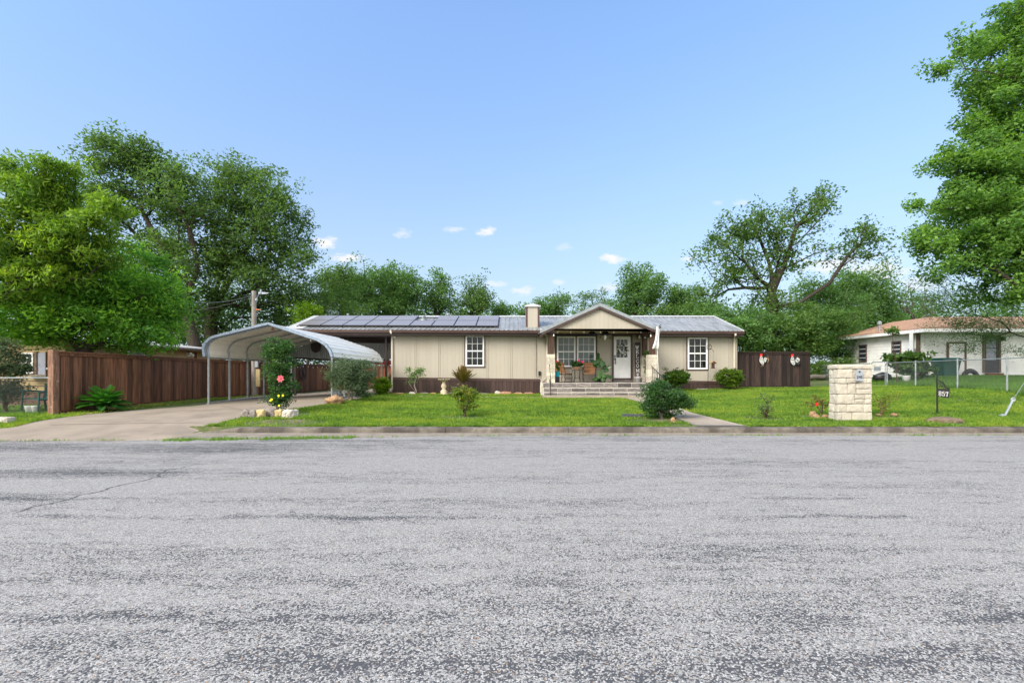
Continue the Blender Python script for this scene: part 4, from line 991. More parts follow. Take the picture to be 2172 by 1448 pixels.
mb.box(x0,x0+f_,17.94,18.0,z0,z1); mb.box(x1-f_,x1,17.94,18,z0,z1); mb.box(x0+f_,x1-f_,17.94,18,z0,z0+f_); mb.box(x0+f_,x1-f_,17.94,18,z1-f_,z1); mb.box(x0+f_,x1-f_,17.935,18,(z0+z1)/2-.025,(z0+z1)/2+.025)
for k in (1,3): mb.box(x0+f_,x1-f_,17.95,17.97,z0+(z1-z0)*k/4-.01,z0+(z1-z0)*k/4+.01)
mb.box((x0+x1)/2-.01,(x0+x1)/2+.01,17.952,17.968,z0,z1)
wn_=NLp(mb,'window',M['white']); mb=MB(); mb.add([(x0+f_,17.975,z0),(x1-f_,17.975,z0),(x1-f_,17.975,z1),(x0+f_,17.975,z1)],[(0,1,2,3)]); mb.build('pane',M['glass'],wn_)
mb=MB(); mb.box(x0+.02,x1-.02,17.985,17.995,z0+.02,z1-.02,.4); mb.build('blind',M['blind'],wn_)
mb=MB(); mb.box(X(83,18),X(101,18),17.93,18,Z(794,18),Z(748,18)); NLp(mb,'door',M['greydoor'])
mb=MB(); mb.box(X(78.5,18),X(83,18),17.9,18,Z(794,18),Z(746,18)); mb.box(X(101,18),X(103,18),17.9,18,Z(794,18),Z(746,18)); NLp(mb,'door_frame',M['browntrim'])
mb=MB(); mb.box(X(60,17.9),X(114,17.9),17.6,17.98,Z(797.5,17.8),Z(794.5,17.8)); NLp(mb,'ledge',M['gutter'])
mb=MB(); p=P(108,782,17.85); mb.lathe([(.12,-.04),(.15,0),(.12,.04)],p,12); mb.ball(p,.11,1,sc=(1,1,.8)); NLp(mb,'electric_meter',M['greymetal'])
mb=MB(); mb.box(nlx,nlx+.03,20.9,21.9,2.05,2.62); sw=NLp(mb,'window',M['white']); mb=MB(); mb.box(nlx+.031,nlx+.034,20.98,21.82,2.1,2.56); mb.build('pane',M['panel'],sw)
mb=MB(); mb.box(nlx,nlx+.12,24.7,24.85,2.35,2.55); mb.ball((nlx+.2,24.7,2.5),.09,1); mb.ball((nlx+.15,24.95,2.42),.09,1); NLp(mb,'flood_lamp',M['white'])
mb=MB(); mb.box(nlx+.0,nlx+.04,25.3,25.45,1.2,2.6); NLp(mb,'post',M['woodsun'])
# ------------------------------------------------------------------ neighbouring house, right
nr=empty('neighbour_house',(26,27.4,1.2),'white board sided house with a rust brown shingle roof, two doors and a meter box','house')
def NR(mb,name,m,par=None,**k):
    o=None
    for q in (mb.pieces() if mb.c else [mb]):
        o=q.build(name,m,par or nr,**k)
        if par is None: o.location=-Vector(nr.location)
    return o
nx_=23.6; 
def lap(mb,axis,a,b,c,z0,z1,face,step=.20):
    z=z0
    while z<z1:
        t=min(z+step,z1)
        if axis=='y':  # wall runs along y at x=c facing -x
            mb.add([(c-.022,a,z),(c-.022,b,z),(c-.004,b,t),(c-.004,a,t),(c,a,z),(c,b,z)],[(0,3,2,1),(0,1,5,4)])
        else:
            mb.add([(a,c-.022,z),(b,c-.022,z),(b,c-.004,t),(a,c-.004,t),(a,c,z),(b,c,z)],[(0,1,2,3),(0,4,5,1)])
        z=t
mb=MB(); mb.box(nx_,38,27.4,33.4,1.05,3.9); lap(mb,'y',27.4,33.1,nx_,1.15,3.88,-1); lap(mb,'x',nx_,38,27.4,1.15,3.88,-1)
NR(mb,'wall',M['whitepaint'])
mb=MB()
e0=(23.15,33.5,3.95); 
mb.add([(23.15,33.5,3.97),(26.9,33.5,5.02),(26.9,30.2,5.02),(23.15,26.45,3.97)],[(0,1,2,3)]); mb.add([(23.15,26.45,3.97),(26.9,30.2,5.02),(38,30.2,5.02),(38,26.45,3.97)],[(0,1,2,3)][::-1])
mb.add([(26.9,33.5,5.02),(38,33.9,3.97),(38,30.2,5.02),(26.9,30.2,5.02)],[(0,1,2,3)])
rr2=NR(mb,'roof',M['shingle']); sm=rr2.modifiers.new('s','SOLIDIFY'); sm.thickness=.05; sm.offset=-1
mb=MB(); mb.box(23.10,23.14,26.42,33.5,3.78,3.965); mb.cut(); mb.box(23.10,38,26.38,26.42,3.78,3.965); NR(mb,'fascia',M['white'])
mb=MB(); mb.box(23.15,38,26.43,27.37,3.78,3.80); NR(mb,'soffit',M['whitepaint'])
def nwin(ya,yb,za,zb_,name='window'):
    mb=MB(); f=.06; c=nx_-.06
    mb.box(c,nx_,ya,ya+f,za,zb_); mb.box(c,nx_,yb-f,yb,za,zb_); mb.box(c,nx_,ya+f,yb-f,za,za+f); mb.box(c,nx_,ya+f,yb-f,zb_-f,zb_)
    w_=NR(mb,name,M['browntrim']); mb=MB()
    for k in (1,2,3): z=za+(zb_-za)*k/4; mb.box(c+.01,c+.03,ya+f,yb-f,z-.018,z+.018)
    mb.build('sash_bar',M['white'],w_); mb=MB(); mb.box(nx_-.03,nx_-.025,ya+f,yb-f,za+f,zb_-f); mb.build('pane',M['darkpane'],w_)
def dpy(px): return nx_*F/(px-CX)
nwin(dpy(1839.5),dpy(1823),Z(768,31.7),Z(731,31.7)); nwin(dpy(1912.5),dpy(1892.5),Z(758,29),Z(723.5,29))
mb=MB(); ya,yb=dpy(1944),dpy(1930); mb.box(nx_-.14,nx_-.03,ya,(ya+yb)/2-.02,2.45,2.9); mb.box(nx_-.14,nx_-.03,(ya+yb)/2+.02,yb,2.45,2.9); mb.lathe([(.1,-.02),(.1,.12)],(nx_-.12,ya+.15,2.3),10); mb.tube([(nx_-.08,yb-.1,2.9),(nx_-.08,yb-.1,3.9)],.025,6); mb.tube([(nx_-.08,ya+.1,2.9),(nx_-.08,ya+.1,3.9)],.02,6); NR(mb,'meter_box',M['greymetal'])
mb=MB(); mb.box(nx_-.04,nx_+.08,27.33,27.5,1.15,3.8); NR(mb,'corner_board',M['browntrim'])
yp=25.6; mb=MB(); xx_=X(1964.5,yp); mb.box(xx_-.06,xx_+.06,yp+.9,yp+1.02,1.1,3.8); NR(mb,'porch_post',M['white'])
def ndoor(px0,px1,py0,py1,kind):
    d=27.4; x0,x1,z0,z1=X(px0,d),X(px1,d),Z(py1,d),Z(py0,d); mb=MB(); f=.11
    mb.box(x0-f,x0,d-.07,d,z0,z1+f); mb.box(x1,x1+f,d-.07,d,z0,z1+f); mb.box(x0,x1,d-.07,d,z1,z1+f); NR(mb,'door_frame',M['browntrim'])
    mb=MB()
    if kind=='plain':
        mb.box(x0,x1,d-.05,d-.03,z0,z1); o=NR(mb,'door',M['white']); mb=MB(); mb.ball((x1-.08,d-.08,z0+.95),.035,1); mb.ball((x1-.08,d-.08,z0+1.1),.03,1); mb.build('door_handle',M['black'],o)
    else:
        zc=z0+.72; mb.box(x0,x0+.09,d-.05,d-.03,z0,z1); mb.box(x1-.16,x1,d-.05,d-.03,z0,z1); mb.box(x0+.09,x1-.16,d-.05,d-.03,z0,zc); mb.box(x0+.09,x1-.16,d-.05,d-.03,z1-.1,z1); mb.box(x0+.09,x1-.16,d-.05,d-.03,(zc+z1)/2,(zc+z1)/2+.04)
        o=NR(mb,'door',M['frame']); mb=MB(); mb.box(x0+.09,x1-.16,d-.038,d-.034,zc,z1-.1); mb.build('pane',M['greydoor'],o)
ndoor(2011,2044,729,800,'plain'); ndoor(2087,2117,714,790,'storm')
mb=MB(); d=27.4; mb.box(X(2082,d),X(2128,d),d-.5,d-.08,1.1,Z(797,d-.3)); mb.box(X(2086,d),X(2118,d),d-.3,d-.08,1.1,Z(791,d-.2)); NR(mb,'door_step',M['woodsun'])
mb=MB(); p=P(2127,718,27.3); mb.box(p.x-.08,p.x+.08,27.2,27.38,p.z-.12,p.z+.12); NR(mb,'wall_lamp',M['black'])
mb=MB(); p=P(1865.5,690,30.5); mb.lathe([(.06,-.6),(.06,.05),(.13,.07),(.13,.22),(.04,.3)],p,10); NR(mb,'roof_vent',M['trimmetal'])
# things by the right house
cart=empty('wheeled_bin',(X(2006,25.6),25.6,G(X(2006,25.6),25.6)),'dark green wheeled rubbish cart standing against the white house','bin')
mb=MB(); hb=[(-.36,-.3,.06),(.36,-.3,.06),(.36,.3,.06),(-.36,.3,.06)]; ht=[(-.50,-.40,1.0),(.50,-.40,1.0),(.50,.42,1.0),(-.50,.42,1.0)]; mb.hexa(hb,ht); mb.box(-.2,.2,-.395,-.36,.7,.74); mb.box(-.53,.53,-.44,.45,.95,1.0); mb.build('body',M['green'],cart,bevel=.03)
mb=MB(); mb.hexa([(-.54,-.46,1.005),(.54,-.46,1.005),(.54,.46,1.005),(-.54,.46,1.005)],[(-.44,-.36,1.09),(.44,-.36,1.09),(.44,.4,1.09),(-.44,.4,1.09)]); mb.build('lid',M['green'],cart,bevel=.02)
for s_ in (-1,1):
    mb=MB(); mb.tube([(s_*.34,.34,.13),(s_*.42,.34,.13)],.13,14); mb.build('wheel',M['black'],cart)
def at_ground(px,d): x=X(px,d); return Vector((x,d,G(x,d)))
p=at_ground(2058,26.9); mb=MB()
vs=[];n=18
for i in range(n+1):
    a=math.pi*i/n
    for j in range(10):
        b_=2*math.pi*j/10; r=.38+.13*math.cos(b_); vs.append((-r*math.cos(a)*1.0,.11*math.sin(b_),r*math.sin(a)*1.05))
mb.add(vs,[(i*10+j,(i+1)*10+j,(i+1)*10+(j+1)%10,i*10+(j+1)%10) for i in range(n) for j in range(10)]); tag(mb.build('tyre',M['black'],None,True,p-Vector((0,0,.02))),'old black tyre half sunk in the grass between the two doors of the white house','tyre')
p=at_ground(1922,24.7); mb=MB(); mb.lathe([(.15,0),(.19,.34),(.205,.36),(.19,.36)],(0,0,0),16); tag(mb.build('bucket',M['white'],None,True,p),'white plastic bucket under the big leaved bush by the white house','bucket')
p=at_ground(1872,26.0); mb=MB(); mb.ball((0,0,.22),.5,2,.15,(1,.7,.62)); tag(mb.build('covered_mound',M['black'],None,True,p),'low black tarpaulin covered mound behind the chain-link gate','covered pile')
# ------------------------------------------------------------------ chain-link fences
def chain_fence(name,label,pts,h,posts_at,seed=1,rail_r=.022,wire=.0019,mesh=.075,endpole=.03):
    b=Vector(pts[0]); o=empty(name,b,label,'fence'); mb=MB(); rail=MB()
    for a,c_ in zip(pts[:-1],pts[1:]):
        a=Vector(a)-b; c_=Vector(c_)-b; d_=c_-a; L_=math.hypot(d_.x,d_.y); u_=Vector((d_.x,d_.y,d_.z))/L_
        n=int(L_/mesh); hh=h-.04
        k=hh/mesh
        for i in range(-int(k)-1,n+1):
            for s_ in (1,-1):
                s0=i*mesh if s_==1 else (i+k)*mesh; s1=(i+k)*mesh if s_==1 else i*mesh
                pa=(s0,0.); pb=(s1,hh)
                # clip to 0..L
                def clip(p,q):
                    (x0_,z0_),(x1_,z1_)=p,q
                    if x0_>x1_: (x0_,z0_),(x1_,z1_)=(x1_,z1_),(x0_,z0_)
                    if x1_<=0 or x0_>=L_: return None
                    if x0_<0: z0_+=(z1_-z0_)*(0-x0_)/(x1_-x0_); x0_=0
                    if x1_>L_: z1_-=(z1_-z0_)*(x1_-L_)/(x1_-x0_); x1_=L_
                    return (x0_,z0_),(x1_,z1_)
                r_=clip(pa,pb)
                if not r_: continue
                (sa,za_),(sb,zb2)=r_; p0=a+u_*sa+Vector((0,0,za_)); p1=a+u_*sb+Vector((0,0,zb2)); mb.tube([p0,p1],wire,3,cap=False)
        rail.tube([a+Vector((0,0,h)),c_+Vector((0,0,h))],rail_r,6)
    mb.build('chain_mesh',M['wire'],o); rail.build('top_rail',M['galv'],o)
    for p in posts_at:
        p=Vector(p)-b; mb=MB(); mb.tube([p+Vector((0,0,-.15)),p+Vector((0,0,h+.03))],endpole,8); mb.ball(p+Vector((0,0,h+.04)),endpole*1.15,1); mb.build('post',M['galv'],o)
    return o
def rfx(y): return float(np.interp(y,[14,17,24.4,30,33],[17.15,17.85,19.1,19.65,19.9]))
def rfp(y): x=rfx(y); return (x,y,float(np.interp(y,[14,17,24.4,30,33],[.80,.81,.79,.76,.76])))
ysp=[dpy_ for dpy_ in (14.2,17.0,19.3,21.8,23.9)]
chain_fence('chain_link_fence','silver chain-link fence between the lawn and the white house yard',[rfp(y) for y in ysp],1.2,[rfp(y) for y in ysp[:]])
chain_fence('chain_link_fence','overgrown chain-link fence beyond the gate, running behind the stone pillar',[rfp(25.3),rfp(29),rfp(33)],1.18,[rfp(25.3),rfp(29),rfp(33)])
a=Vector(rfp(24.0)); b_=Vector(rfp(25.2)); gt=empty('chain_link_gate',a,'narrow rounded chain-link gate with a small grey sign on its bars','gate')
d_=b_-a; mb=MB(); pts=[a+d_*.04+Vector((0,0,.05)),a+d_*.04+Vector((0,0,1.15)),a+d_*.12+Vector((0,0,1.27)),a+d_*.88+Vector((0,0,1.27)),a+d_*.96+Vector((0,0,1.15)),a+d_*.96+Vector((0,0,.05)),a+d_*.04+Vector((0,0,.05))]
mb.tube([p-a for p in pts],.02,6); mb.tube([d_*.04+Vector((0,0,.6)),d_*.96+Vector((0,0,.6))],.016,6); mb.build('gate_frame',M['galv'],gt)
mb=MB(); q0=d_*.3+Vector((-.03,0,.80)); q1=d_*.75+Vector((-.03,0,.80)); mb.hexa([q0,q1,q1+Vector((.01,0,0)),q0+Vector((.01,0,0))],[q0+Vector((0,0,.22)),q1+Vector((0,0,.22)),q1+Vector((.01,0,.22)),q0+Vector((.01,0,.22))]); mb.build('gate_sign',M['greymetal'],gt)
lp=[(X(-60,13.9),13.9,.27),(X(112,13.8),13.8,.28)]
chain_fence('chain_link_fence','short low chain-link fence ending at the thick wooden fence post on the left',lp,1.07,[lp[0]],mesh=.065,wire=.0018)
# ------------------------------------------------------------------ utility pole with lamp and wires
pb_=Vector((X(540,24),24,G(X(540,24),24))); up=empty('utility_pole',pb_,'weathered grey wooden utility pole rising behind the carport','utility pole')
hz_=Z(617,24)-pb_.z; mb=MB(); mb.tube([(0,0,-.2),(-.02,0,hz_*.5),(-.03,0,hz_)],[.155,.13,.105],12); mb.build('pole',M['pole'],up,smooth=False)
def rel(px,py,d): return P(px,py,d)-pb_
mb=MB(); mb.tube([rel(544,636,23.85),rel(546,630,23.8),rel(549,625,23.7),rel(552,622,23.6)],.022,6); mb.bar(rel(550,622,23.6),rel(556,620.5,23.5),.12,.09); mb.hexa([rel(555,624,23.4),rel(569,622.5,23.4),rel(569,622.5,23.1),rel(555,624,23.1)],[rel(555,619,23.4),rel(569,620.5,23.4),rel(569,620.5,23.1),rel(555,619,23.1)]); mb.lathe([(.05,0),(.05,.09),(.03,.11)],rel(553.5,618.5,23.4),8); mb.build('street_lamp',M['greymetal'],up)
mb=MB(); mb.ball(rel(544,636,23.8),.07,1,sc=(1,1,1.3)); mb.tube([rel(531,628,23.9),rel(530,640,23.9),rel(535,650,23.9),rel(540,640,23.85)],.008,4); mb.build('bracket',M['greymetal'],up)
mb=MB(); mb.bar(rel(543,656,23.85),rel(552,657,23.7),.04,.04); mb.build('insulator',M['orange'],up)
mb=MB(); mb.box(.16,.36,-.20,-.10,.5,1.38); mb.build('meter_panel',M['tan'],up); mb=MB(); mb.box(.12,.26,-.2,-.1,1.48,1.85); mb.build('meter_box',M['greymetal'],up)
def cat(a,b,sag,n=24): return [a.lerp(b,i/n)-Vector((0,0,4*sag*(i/n)*(1-i/n))) for i in range(n+1)]
a=P(534,626,23.9); b_=P(-140,330,13.2); mb=MB(); pts=cat(a,b_,1.75); o_=pts[0]; mb.tube([p-o_ for p in pts],.009,4); tag(mb.build('overhead_wire',M['cable'],None,loc=o_),'thick overhead wire sagging from the utility pole across the leafy trees at left','wire')
pts=cat(a-Vector((0,0,.12)),P(-200,500,17),1.6); mb=MB(); mb.tube([p-o_ for p in pts],.005,4); tag(mb.build('overhead_wire',M['cable'],None,loc=o_),'thin lower overhead wire leaving the utility pole behind the trees at left','wire')
# guy wire and anchor at the right edge
g0=gp(2127,884); g1=P(2149,847,g0.y+.25); g2=P(2149+260,847-400,g0.y+2.6)
gy_=empty('guy_wire_anchor',g0,'pale grey ground anchor with a taut guy wire at the lawn right edge','guy wire'); mb=MB(); mb.tube([Vector((0,0,-.08)),(g1-g0)],.026,8); mb.build('anchor_rod',M['greymetal'],gy_)
mb=MB(); d_=(g1-g0); 
vs=[];n=10
for i in range(n):
    a=2*math.pi*i/n
    for j in range(6):
        c=2*math.pi*j/6; r=.05+.02*math.cos(c); vs.append(d_+Vector((r*math.cos(a),.02*math.sin(c),r*math.sin(a))))
mb.add(vs,[(i*6+j,((i+1)%n)*6+j,((i+1)%n)*6+(j+1)%6,i*6+(j+1)%6) for i in range(n) for j in range(6)]); mb.build('eye_nut',M['greymetal'],gy_); mb=MB(); mb.ball((0,0,.02),.07,1,.3,(1.5,1,1)); mb.build('anchor_foot',M['greymetal'],gy_)
mb=MB(); mb.tube([d_,g2-g0],.009,5); mb.build('guy_wire',M['wire'],gy_)
# ------------------------------------------------------------------ stone mailbox pillar
md=12.9; x0,x1=X(1775,md),X(1851,md); zg=G((x0+x1)/2,md); zt=Z(773,md); mbx=empty('mailbox_pillar',((x0+x1)/2,md+.18,zg),'square cream limestone mailbox pillar on the lawn near the kerb','mailbox')
wd=(x1-x0)/2-.02; dp=.36; H_=zt-zg; q=random.Random(11)
courses=[(.0,.235),(.235,.45),(.45,.70),(.70,.98),(.98,1.115),(1.115,1.36)]
cuts=[[.42],[.28,.75],[.5,.8],[.3,.55],[.25,.6,.85],[.45]]
mb=MB(); sc_=(H_-.11)/1.36
for ci,(za,zb_) in enumerate(courses):
    for side in range(4):
        ln=2*wd if side%2==0 else dp
        cu=[0]+([c for c in cuts[ci]] if side==0 else [q.uniform(.35,.65)])+[1]
        for a,b in zip(cu[:-1],cu[1:]):
            s0,s1=a*ln+.004,b*ln-.004; z0_,z1_=za*sc_+.004,zb_*sc_-.004; t=q.random(); sd=q.random()*60; pr=q.uniform(-.012,.012)
            split=(side==0 and ci in (2,3) and a>.45)
            for (u0,u1) in (((z0_,(z0_+z1_)/2-.004),((z0_+z1_)/2+.004,z1_)) if split else ((z0_,z1_),)):
                if side==0: mb.rough(-wd+s0,-wd+s1,-dp/2-.0+pr,-dp/2+.14,u0,u1,.013,.045,sd,t,.010)
                elif side==1: mb.rough(wd-.14,wd+pr,-dp/2+s0,-dp/2+s1,u0,u1,.013,.06,sd,t,.010)
                elif side==2: mb.rough(-wd+s0,-wd+s1,dp/2-.14,dp/2+pr,u0,u1,.013,.09,sd,t,.010)
                else: mb.rough(-wd+pr,-wd+.14,-dp/2+s0,-dp/2+s1,u0,u1,.013,.06,sd,t,.010)
mb.box(-wd+.05,wd-.05,-dp/2+.05,dp/2-.05,-.1,H_-.1,.3); mb.build('stone_block',M['stone'],mbx)
mb=MB(); mb.rough(-wd-.03,wd+.03,-dp/2-.03,dp/2+.03,H_-.115,H_,.012,.05,33,.6,.012); mb.build('cap_stone',M['stone'],mbx)
# the little arched door plate with its number
cxp=(1819.5-1813)*md/F; pz=Z(806,md)-zg; hw=.10; hh=.20; arc=[(cxp-hw,pz),(cxp+hw,pz),(cxp+hw,pz+hh)]+[(cxp+hw*math.cos(a),pz+hh+hw*math.sin(a)) for a in [math.pi*k/10 for k in range(1,10)]]+[(cxp-hw,pz+hh)]
mb=MB(); mb.prism(arc,-dp/2-.06,-dp/2-.035); mb.box(cxp-hw-.01,cxp+hw+.0,-dp/2-.09,-dp/2-.04,pz-.02,pz+.008); md_=mb.build('mailbox_door',M['greymetal'],mbx,bevel=.004)
mb=MB(); mb.box(cxp-.018,cxp+.018,-dp/2-.075,-dp/2-.061,pz+hh+.01,pz+hh+.05); mb.build('latch',M['black'],md_)
DIG={'8':[[(.15,.0),(.85,.0),(1,.22),(.8,.5),(1,.78),(.8,1),(.2,1),(0,.78),(.2,.5),(0,.22),(.15,0)],[(.2,.5),(.8,.5)]],'5':[[(.9,1),(.12,1),(.1,.56),(.55,.63),(.92,.5),(1,.28),(.8,.03),(.3,0),(.02,.14),(.08,.26)]],'7':[[(.02,.78),(.05,1),(.98,1),(.6,.5),(.45,0)]],
 '2':[[(.05,.78),(.2,1),(.75,1),(.95,.75),(.7,.42),(.05,.02),(.98,.02),(.98,.16)]],'9':[[(.9,.6),(.5,.42),(.1,.6),(.12,.9),(.5,1),(.85,.9),(.9,.6),(.8,.2),(.4,0),(.12,.1)]],
 'W':[[(-.1,1),(.2,1)],[(.06,1),(.3,0),(.5,.85),(.7,0),(.94,1)],[(.8,1),(1.1,1)]],'E':[[(0,0),(.95,0),(.97,.22)],[(0,1),(.9,1),(.92,.8)],[(.2,0),(.2,1)],[(.2,.52),(.65,.52)],[(.65,.4),(.65,.64)]],
 'L':[[(0,1),(.42,1)],[(.2,1),(.2,0)],[(0,0),(.95,0),(.97,.25)]],'C':[[(.95,.72),(.92,.95),(.5,1.02),(.12,.8),(.05,.5),(.12,.2),(.5,-.02),(.9,.08),(.97,.25)]],
 'O':[[(.5,1.02),(.88,.82),(.97,.5),(.88,.18),(.5,-.02),(.12,.18),(.03,.5),(.12,.82),(.5,1.02)]],'M':[[(-.05,0),(.25,0)],[(.1,0),(.1,1),(.5,.15),(.9,1),(.9,0)],[(.75,0),(1.05,0)],[(-.05,1),(.1,1)],[(.9,1),(1.05,1)]]}
def glyph(mb,ch,o_,ux,uz,w_,h_,st,th=.006):
    o_=Vector(o_); ux=Vector(ux); uz=Vector(uz); nn=ux.cross(uz).normalized()   # nn is the side facing the street
    for line in DIG[ch]:
        for a,b in zip(line[:-1],line[1:]):
            A_=o_+ux*a[0]*w_+uz*a[1]*h_; B_=o_+ux*b[0]*w_+uz*b[1]*h_; dd=(B_-A_).normalized(); s_=st*(1.0 if abs(dd.dot(uz))>.4 else .72); A_=A_-dd*s_*.35; B_=B_+dd*s_*.35
            sv=dd.cross(nn)*s_/2; vs=[A_-sv,A_+sv,B_+sv,B_-sv]; mb.hexa([v for v in vs],[v+nn*th for v in vs])
mb=MB()
for i,ch in enumerate('298'): glyph(mb,ch,(cxp-.075+i*.054,-dp/2-.061,pz+.045+(.02 if i==1 else 0)),(1,0,0),(0,0,1),.038,.07 if i!=1 else .045,.012,.003)
mb.build('number',M['black'],md_)
# ------------------------------------------------------------------ 857 sign
sp=gp(1988,879); sg=empty('house_number_sign',sp,'black metal yard sign with a scrollwork crest and the white number 857','sign'); dd=sp.y
def sr(px,py): p=P(px,py,dd)-sp; return p
mb=MB(); mb.box(-.018,.018,-.012,.012,-.1,sr(1988,802).z); mb.lathe([(.03,-.02),(.012,.0),(.018,.12),(.004,.17)],(0,0,sr(1988,802).z),8); mb.build('stake',M['black'],sg)
mb=MB(); x0=0.018; y_=0; pl=[(sr(1990,841).x,sr(1990,841).z),(sr(2012.5,844).x,sr(2012.5,844).z),(sr(2014.5,824).x,sr(2014.5,824).z),(sr(1990,824).x,sr(1990,824).z)]; mb.prism(pl,-.004,.004); pl_=mb.build('number_plate',M['black'],sg)
mb=MB(); 
for i,ch in enumerate('857'):
    o_=sr(1991.2+i*7.4,838.6+i*.7); glyph(mb,ch,(o_.x,-.005,o_.z),(1,0,-.04),(0,0,1),.064,.125,.018,.004)
mb.build('number',M['white'],pl_)
mb=MB()
def tb(pp,r=.008): mb.tube([Vector((sr(a,b).x,0,sr(a,b).z)) for a,b in pp],r,5)
tb([(1990,806),(1993,807),(1997,809),(2001,812),(2004,816),(2006,820),(2010,822),(2014,823)],.011)
for (cx_,cy_,r_) in ((1993.5,812,3),(1998,814,3.2),(1995,819,3.2),(2001,819.5,2.8),(1999.5,809.5,1.6),(2005,821.5,2)):
    tb([(cx_+r_*math.cos(a)*(1-a/14),cy_+r_*math.sin(a)*(1-a/14)) for a in [k*.55 for k in range(14)]],.007)
mb.ball(Vector((sr(1994,809).x,0,sr(1994,809).z)),.02,1,sc=(1,.4,1)); mb.ball(Vector((sr(2003,817).x,0,sr(2003,817).z)),.02,1,sc=(1.3,.4,1)); mb.ball(Vector((sr(2010,823).x,0,sr(2010,823).z)),.022,1,sc=(2,.3,.7)); mb.build('scroll_crest',M['black'],sg)
# mound of dry clippings
mp_=gp(2005,893); mb=MB(); mb.ball((0,0,0),.32,3,.25,(1.55,.9,.42),3,freq=3); tag(mb.build('earth_mound',M['soil'],None,True,mp_-Vector((0,0,.02))),'low mound of dry grass and earth beside the kerb below the 857 sign','mound')
# ------------------------------------------------------------------ left: bench, buckets
bp_=at_ground(88,14.5); bn=empty('garden_bench',bp_,'dark green plastic lattice bench behind the low chain-link fence','bench',rz=R(-28))
hw_=.62
mb=MB()
for i in range(6): mb.box(-hw_,hw_,-.24+i*.085,-.24+i*.085+.06,.41,.435)
mb.build('seat',M['bench'],bn)
mb=MB(); mb.box(-hw_,hw_,.26,.29,.82,.88); mb.box(-hw_,hw_,.23,.26,.45,.50)
for i in range(-14,15):
    for s_ in (1,-1):
        a=Vector((i*.09,.25,.49)); b=a+Vector((s_*.33,.03,.34))
        t0,t1=0,1
        if abs(b.x)>hw_: t1=(math.copysign(hw_,b.x)-a.x)/(b.x-a.x)
        if abs(a.x)>hw_: continue
        if t1>.05: mb.bar(a,a.lerp(b,t1),.028,.016,up=(0,1,0))
mb.build('backrest',M['bench'],bn)
for s_ in (-1,1):
    mb=MB(); x=s_*hw_; mb.tube([(x,-.27,0),(x,-.25,.38),(x,-.24,.62)],.028,6); mb.tube([(x,.30,0),(x,.26,.42),(x,.30,.88)],.03,6); mb.tube([(x,-.26,.63),(x,-.1,.66),(x,.27,.62)],.03,6); mb.tube([(x,-.26,.41),(x,.26,.41)],.022,6); mb.build('side_frame',M['bench'],bn)
for px in (63,77):
    p=at_ground(px,14.15); mb=MB(); mb.lathe([(.085,0),(.115,.22),(.125,.235),(.115,.235)],(0,0,0),16); tag(mb.build('bucket',M['white'],None,True,p),'white bucket under the green bench, '+('further from' if px==63 else 'closer to')+' the wooden fence post','bucket','white buckets under the bench')
# ------------------------------------------------------------------ rocks
def rock(px,py,wpx,hpx,m,label,seed,d=None,sy=.7,name='rock',group=None,amp=.28,flat=False):
    p=gp(px,py) if d is None else at_ground(px,d); s=p.y/F; mb=MB(); a=wpx*s/2; h=hpx*s
    if flat: mb.rough(-a,a,-a*sy,a*sy,-h*.15,h*.95,min(.03,h*.14),max(.04,a/4),seed,.5,h*.12)
    else: mb.ball((0,0,h*.38),a,3,amp,(1,sy,h*.62/a),seed,freq=2.0)
    return tag(mb.build(name,m,None,not flat,p),label,'rock',group)
rock(12,897,28,13,M['rockwhite'],'pale blocky stone at the far left verge of the driveway',3,flat=True)
gpl='stones edging the hibiscus bed'
rock(522,885,20,17,M['rockgrey'],'jagged grey rock at the driveway end of the hibiscus bed',5,group=gpl,amp=.5)
rock(537,886.5,18,17,M['rockgrey'],'dark pitted rock, second from the driveway end of the hibiscus bed',6,group=gpl,amp=.5)
rock(553,886,17,17,M['rockyel'],'yellow limestone block near the driveway end of the hibiscus bed',7,flat=True,group=gpl)
rock(573,883,26,17,M['rockgrey'],'long dark lichen covered block in the middle of the hibiscus bed edging',8,flat=True,group=gpl)
rock(592,884.5,15,17,M['rockyel'],'small squarish yellow block right of centre in the hibiscus bed edging',9,flat=True,group=gpl)
rock(613,886,24,17,M['rockwhite'],'pale block with a blackened top in the hibiscus bed edging',10,flat=True,group=gpl)
rock(627,884,12,17,M['rockwhite'],'end block of the hibiscus bed edging on the lawn side',12,flat=True,group=gpl)
rock(711,856,37,17,M['rocktan'],'large pointed tan boulder at the foot of the carport leg',14,amp=.45)
rock(743,849,12,6,M['rocktan'],'small tan stone under the silvery bush',15)
for i,(px,w_,h_,mm,lb) in enumerate(((845,24,4,'rocktan','flat tan slab left of the small tree by the house'),(874,15,6,'rockwhite','pale rounded rock under the small tree by the house'),(900,20,4,'rockgrey','flat grey slab between the small tree and the bird bath'),(919,13,4,'rocktan','small flat tan stone just left of the bird bath'),(951,18,5,'rockgrey','dark flat stone just right of the bird bath'),(1009,11,5,'rockdark','small dark rock behind the leafy rose'),(1026,24,3.5,'rockgrey','thin flat stone right of the leafy rose'),(1055,12,8,'rockwhite','pale upright jagged rock against the brown skirting'),(1072,28,6.5,'rockpink','long reddish slab against the brown skirting'),(1099,19,5,'rocktan','short tan slab against the brown skirting'),(1122,21,5,'rockpink','reddish slab nearest the porch steps'))):
    rock(px,0,w_,h_,M[mm],lb,20+i,d=22.9 if i not in (0,1) else 22.3,sy=.4,group='stones along the foot of the house')
rock(1341,885,42,8,M['rockdark'],'long flat blue black rock on the lawn left of the big bush',40,sy=.3,flat=True)
rock(1427.5,897,10,12,M['rocktan'],'upright tan stone at the foot of the big bush',41,sy=.5)
gr3='stones round the red rose'
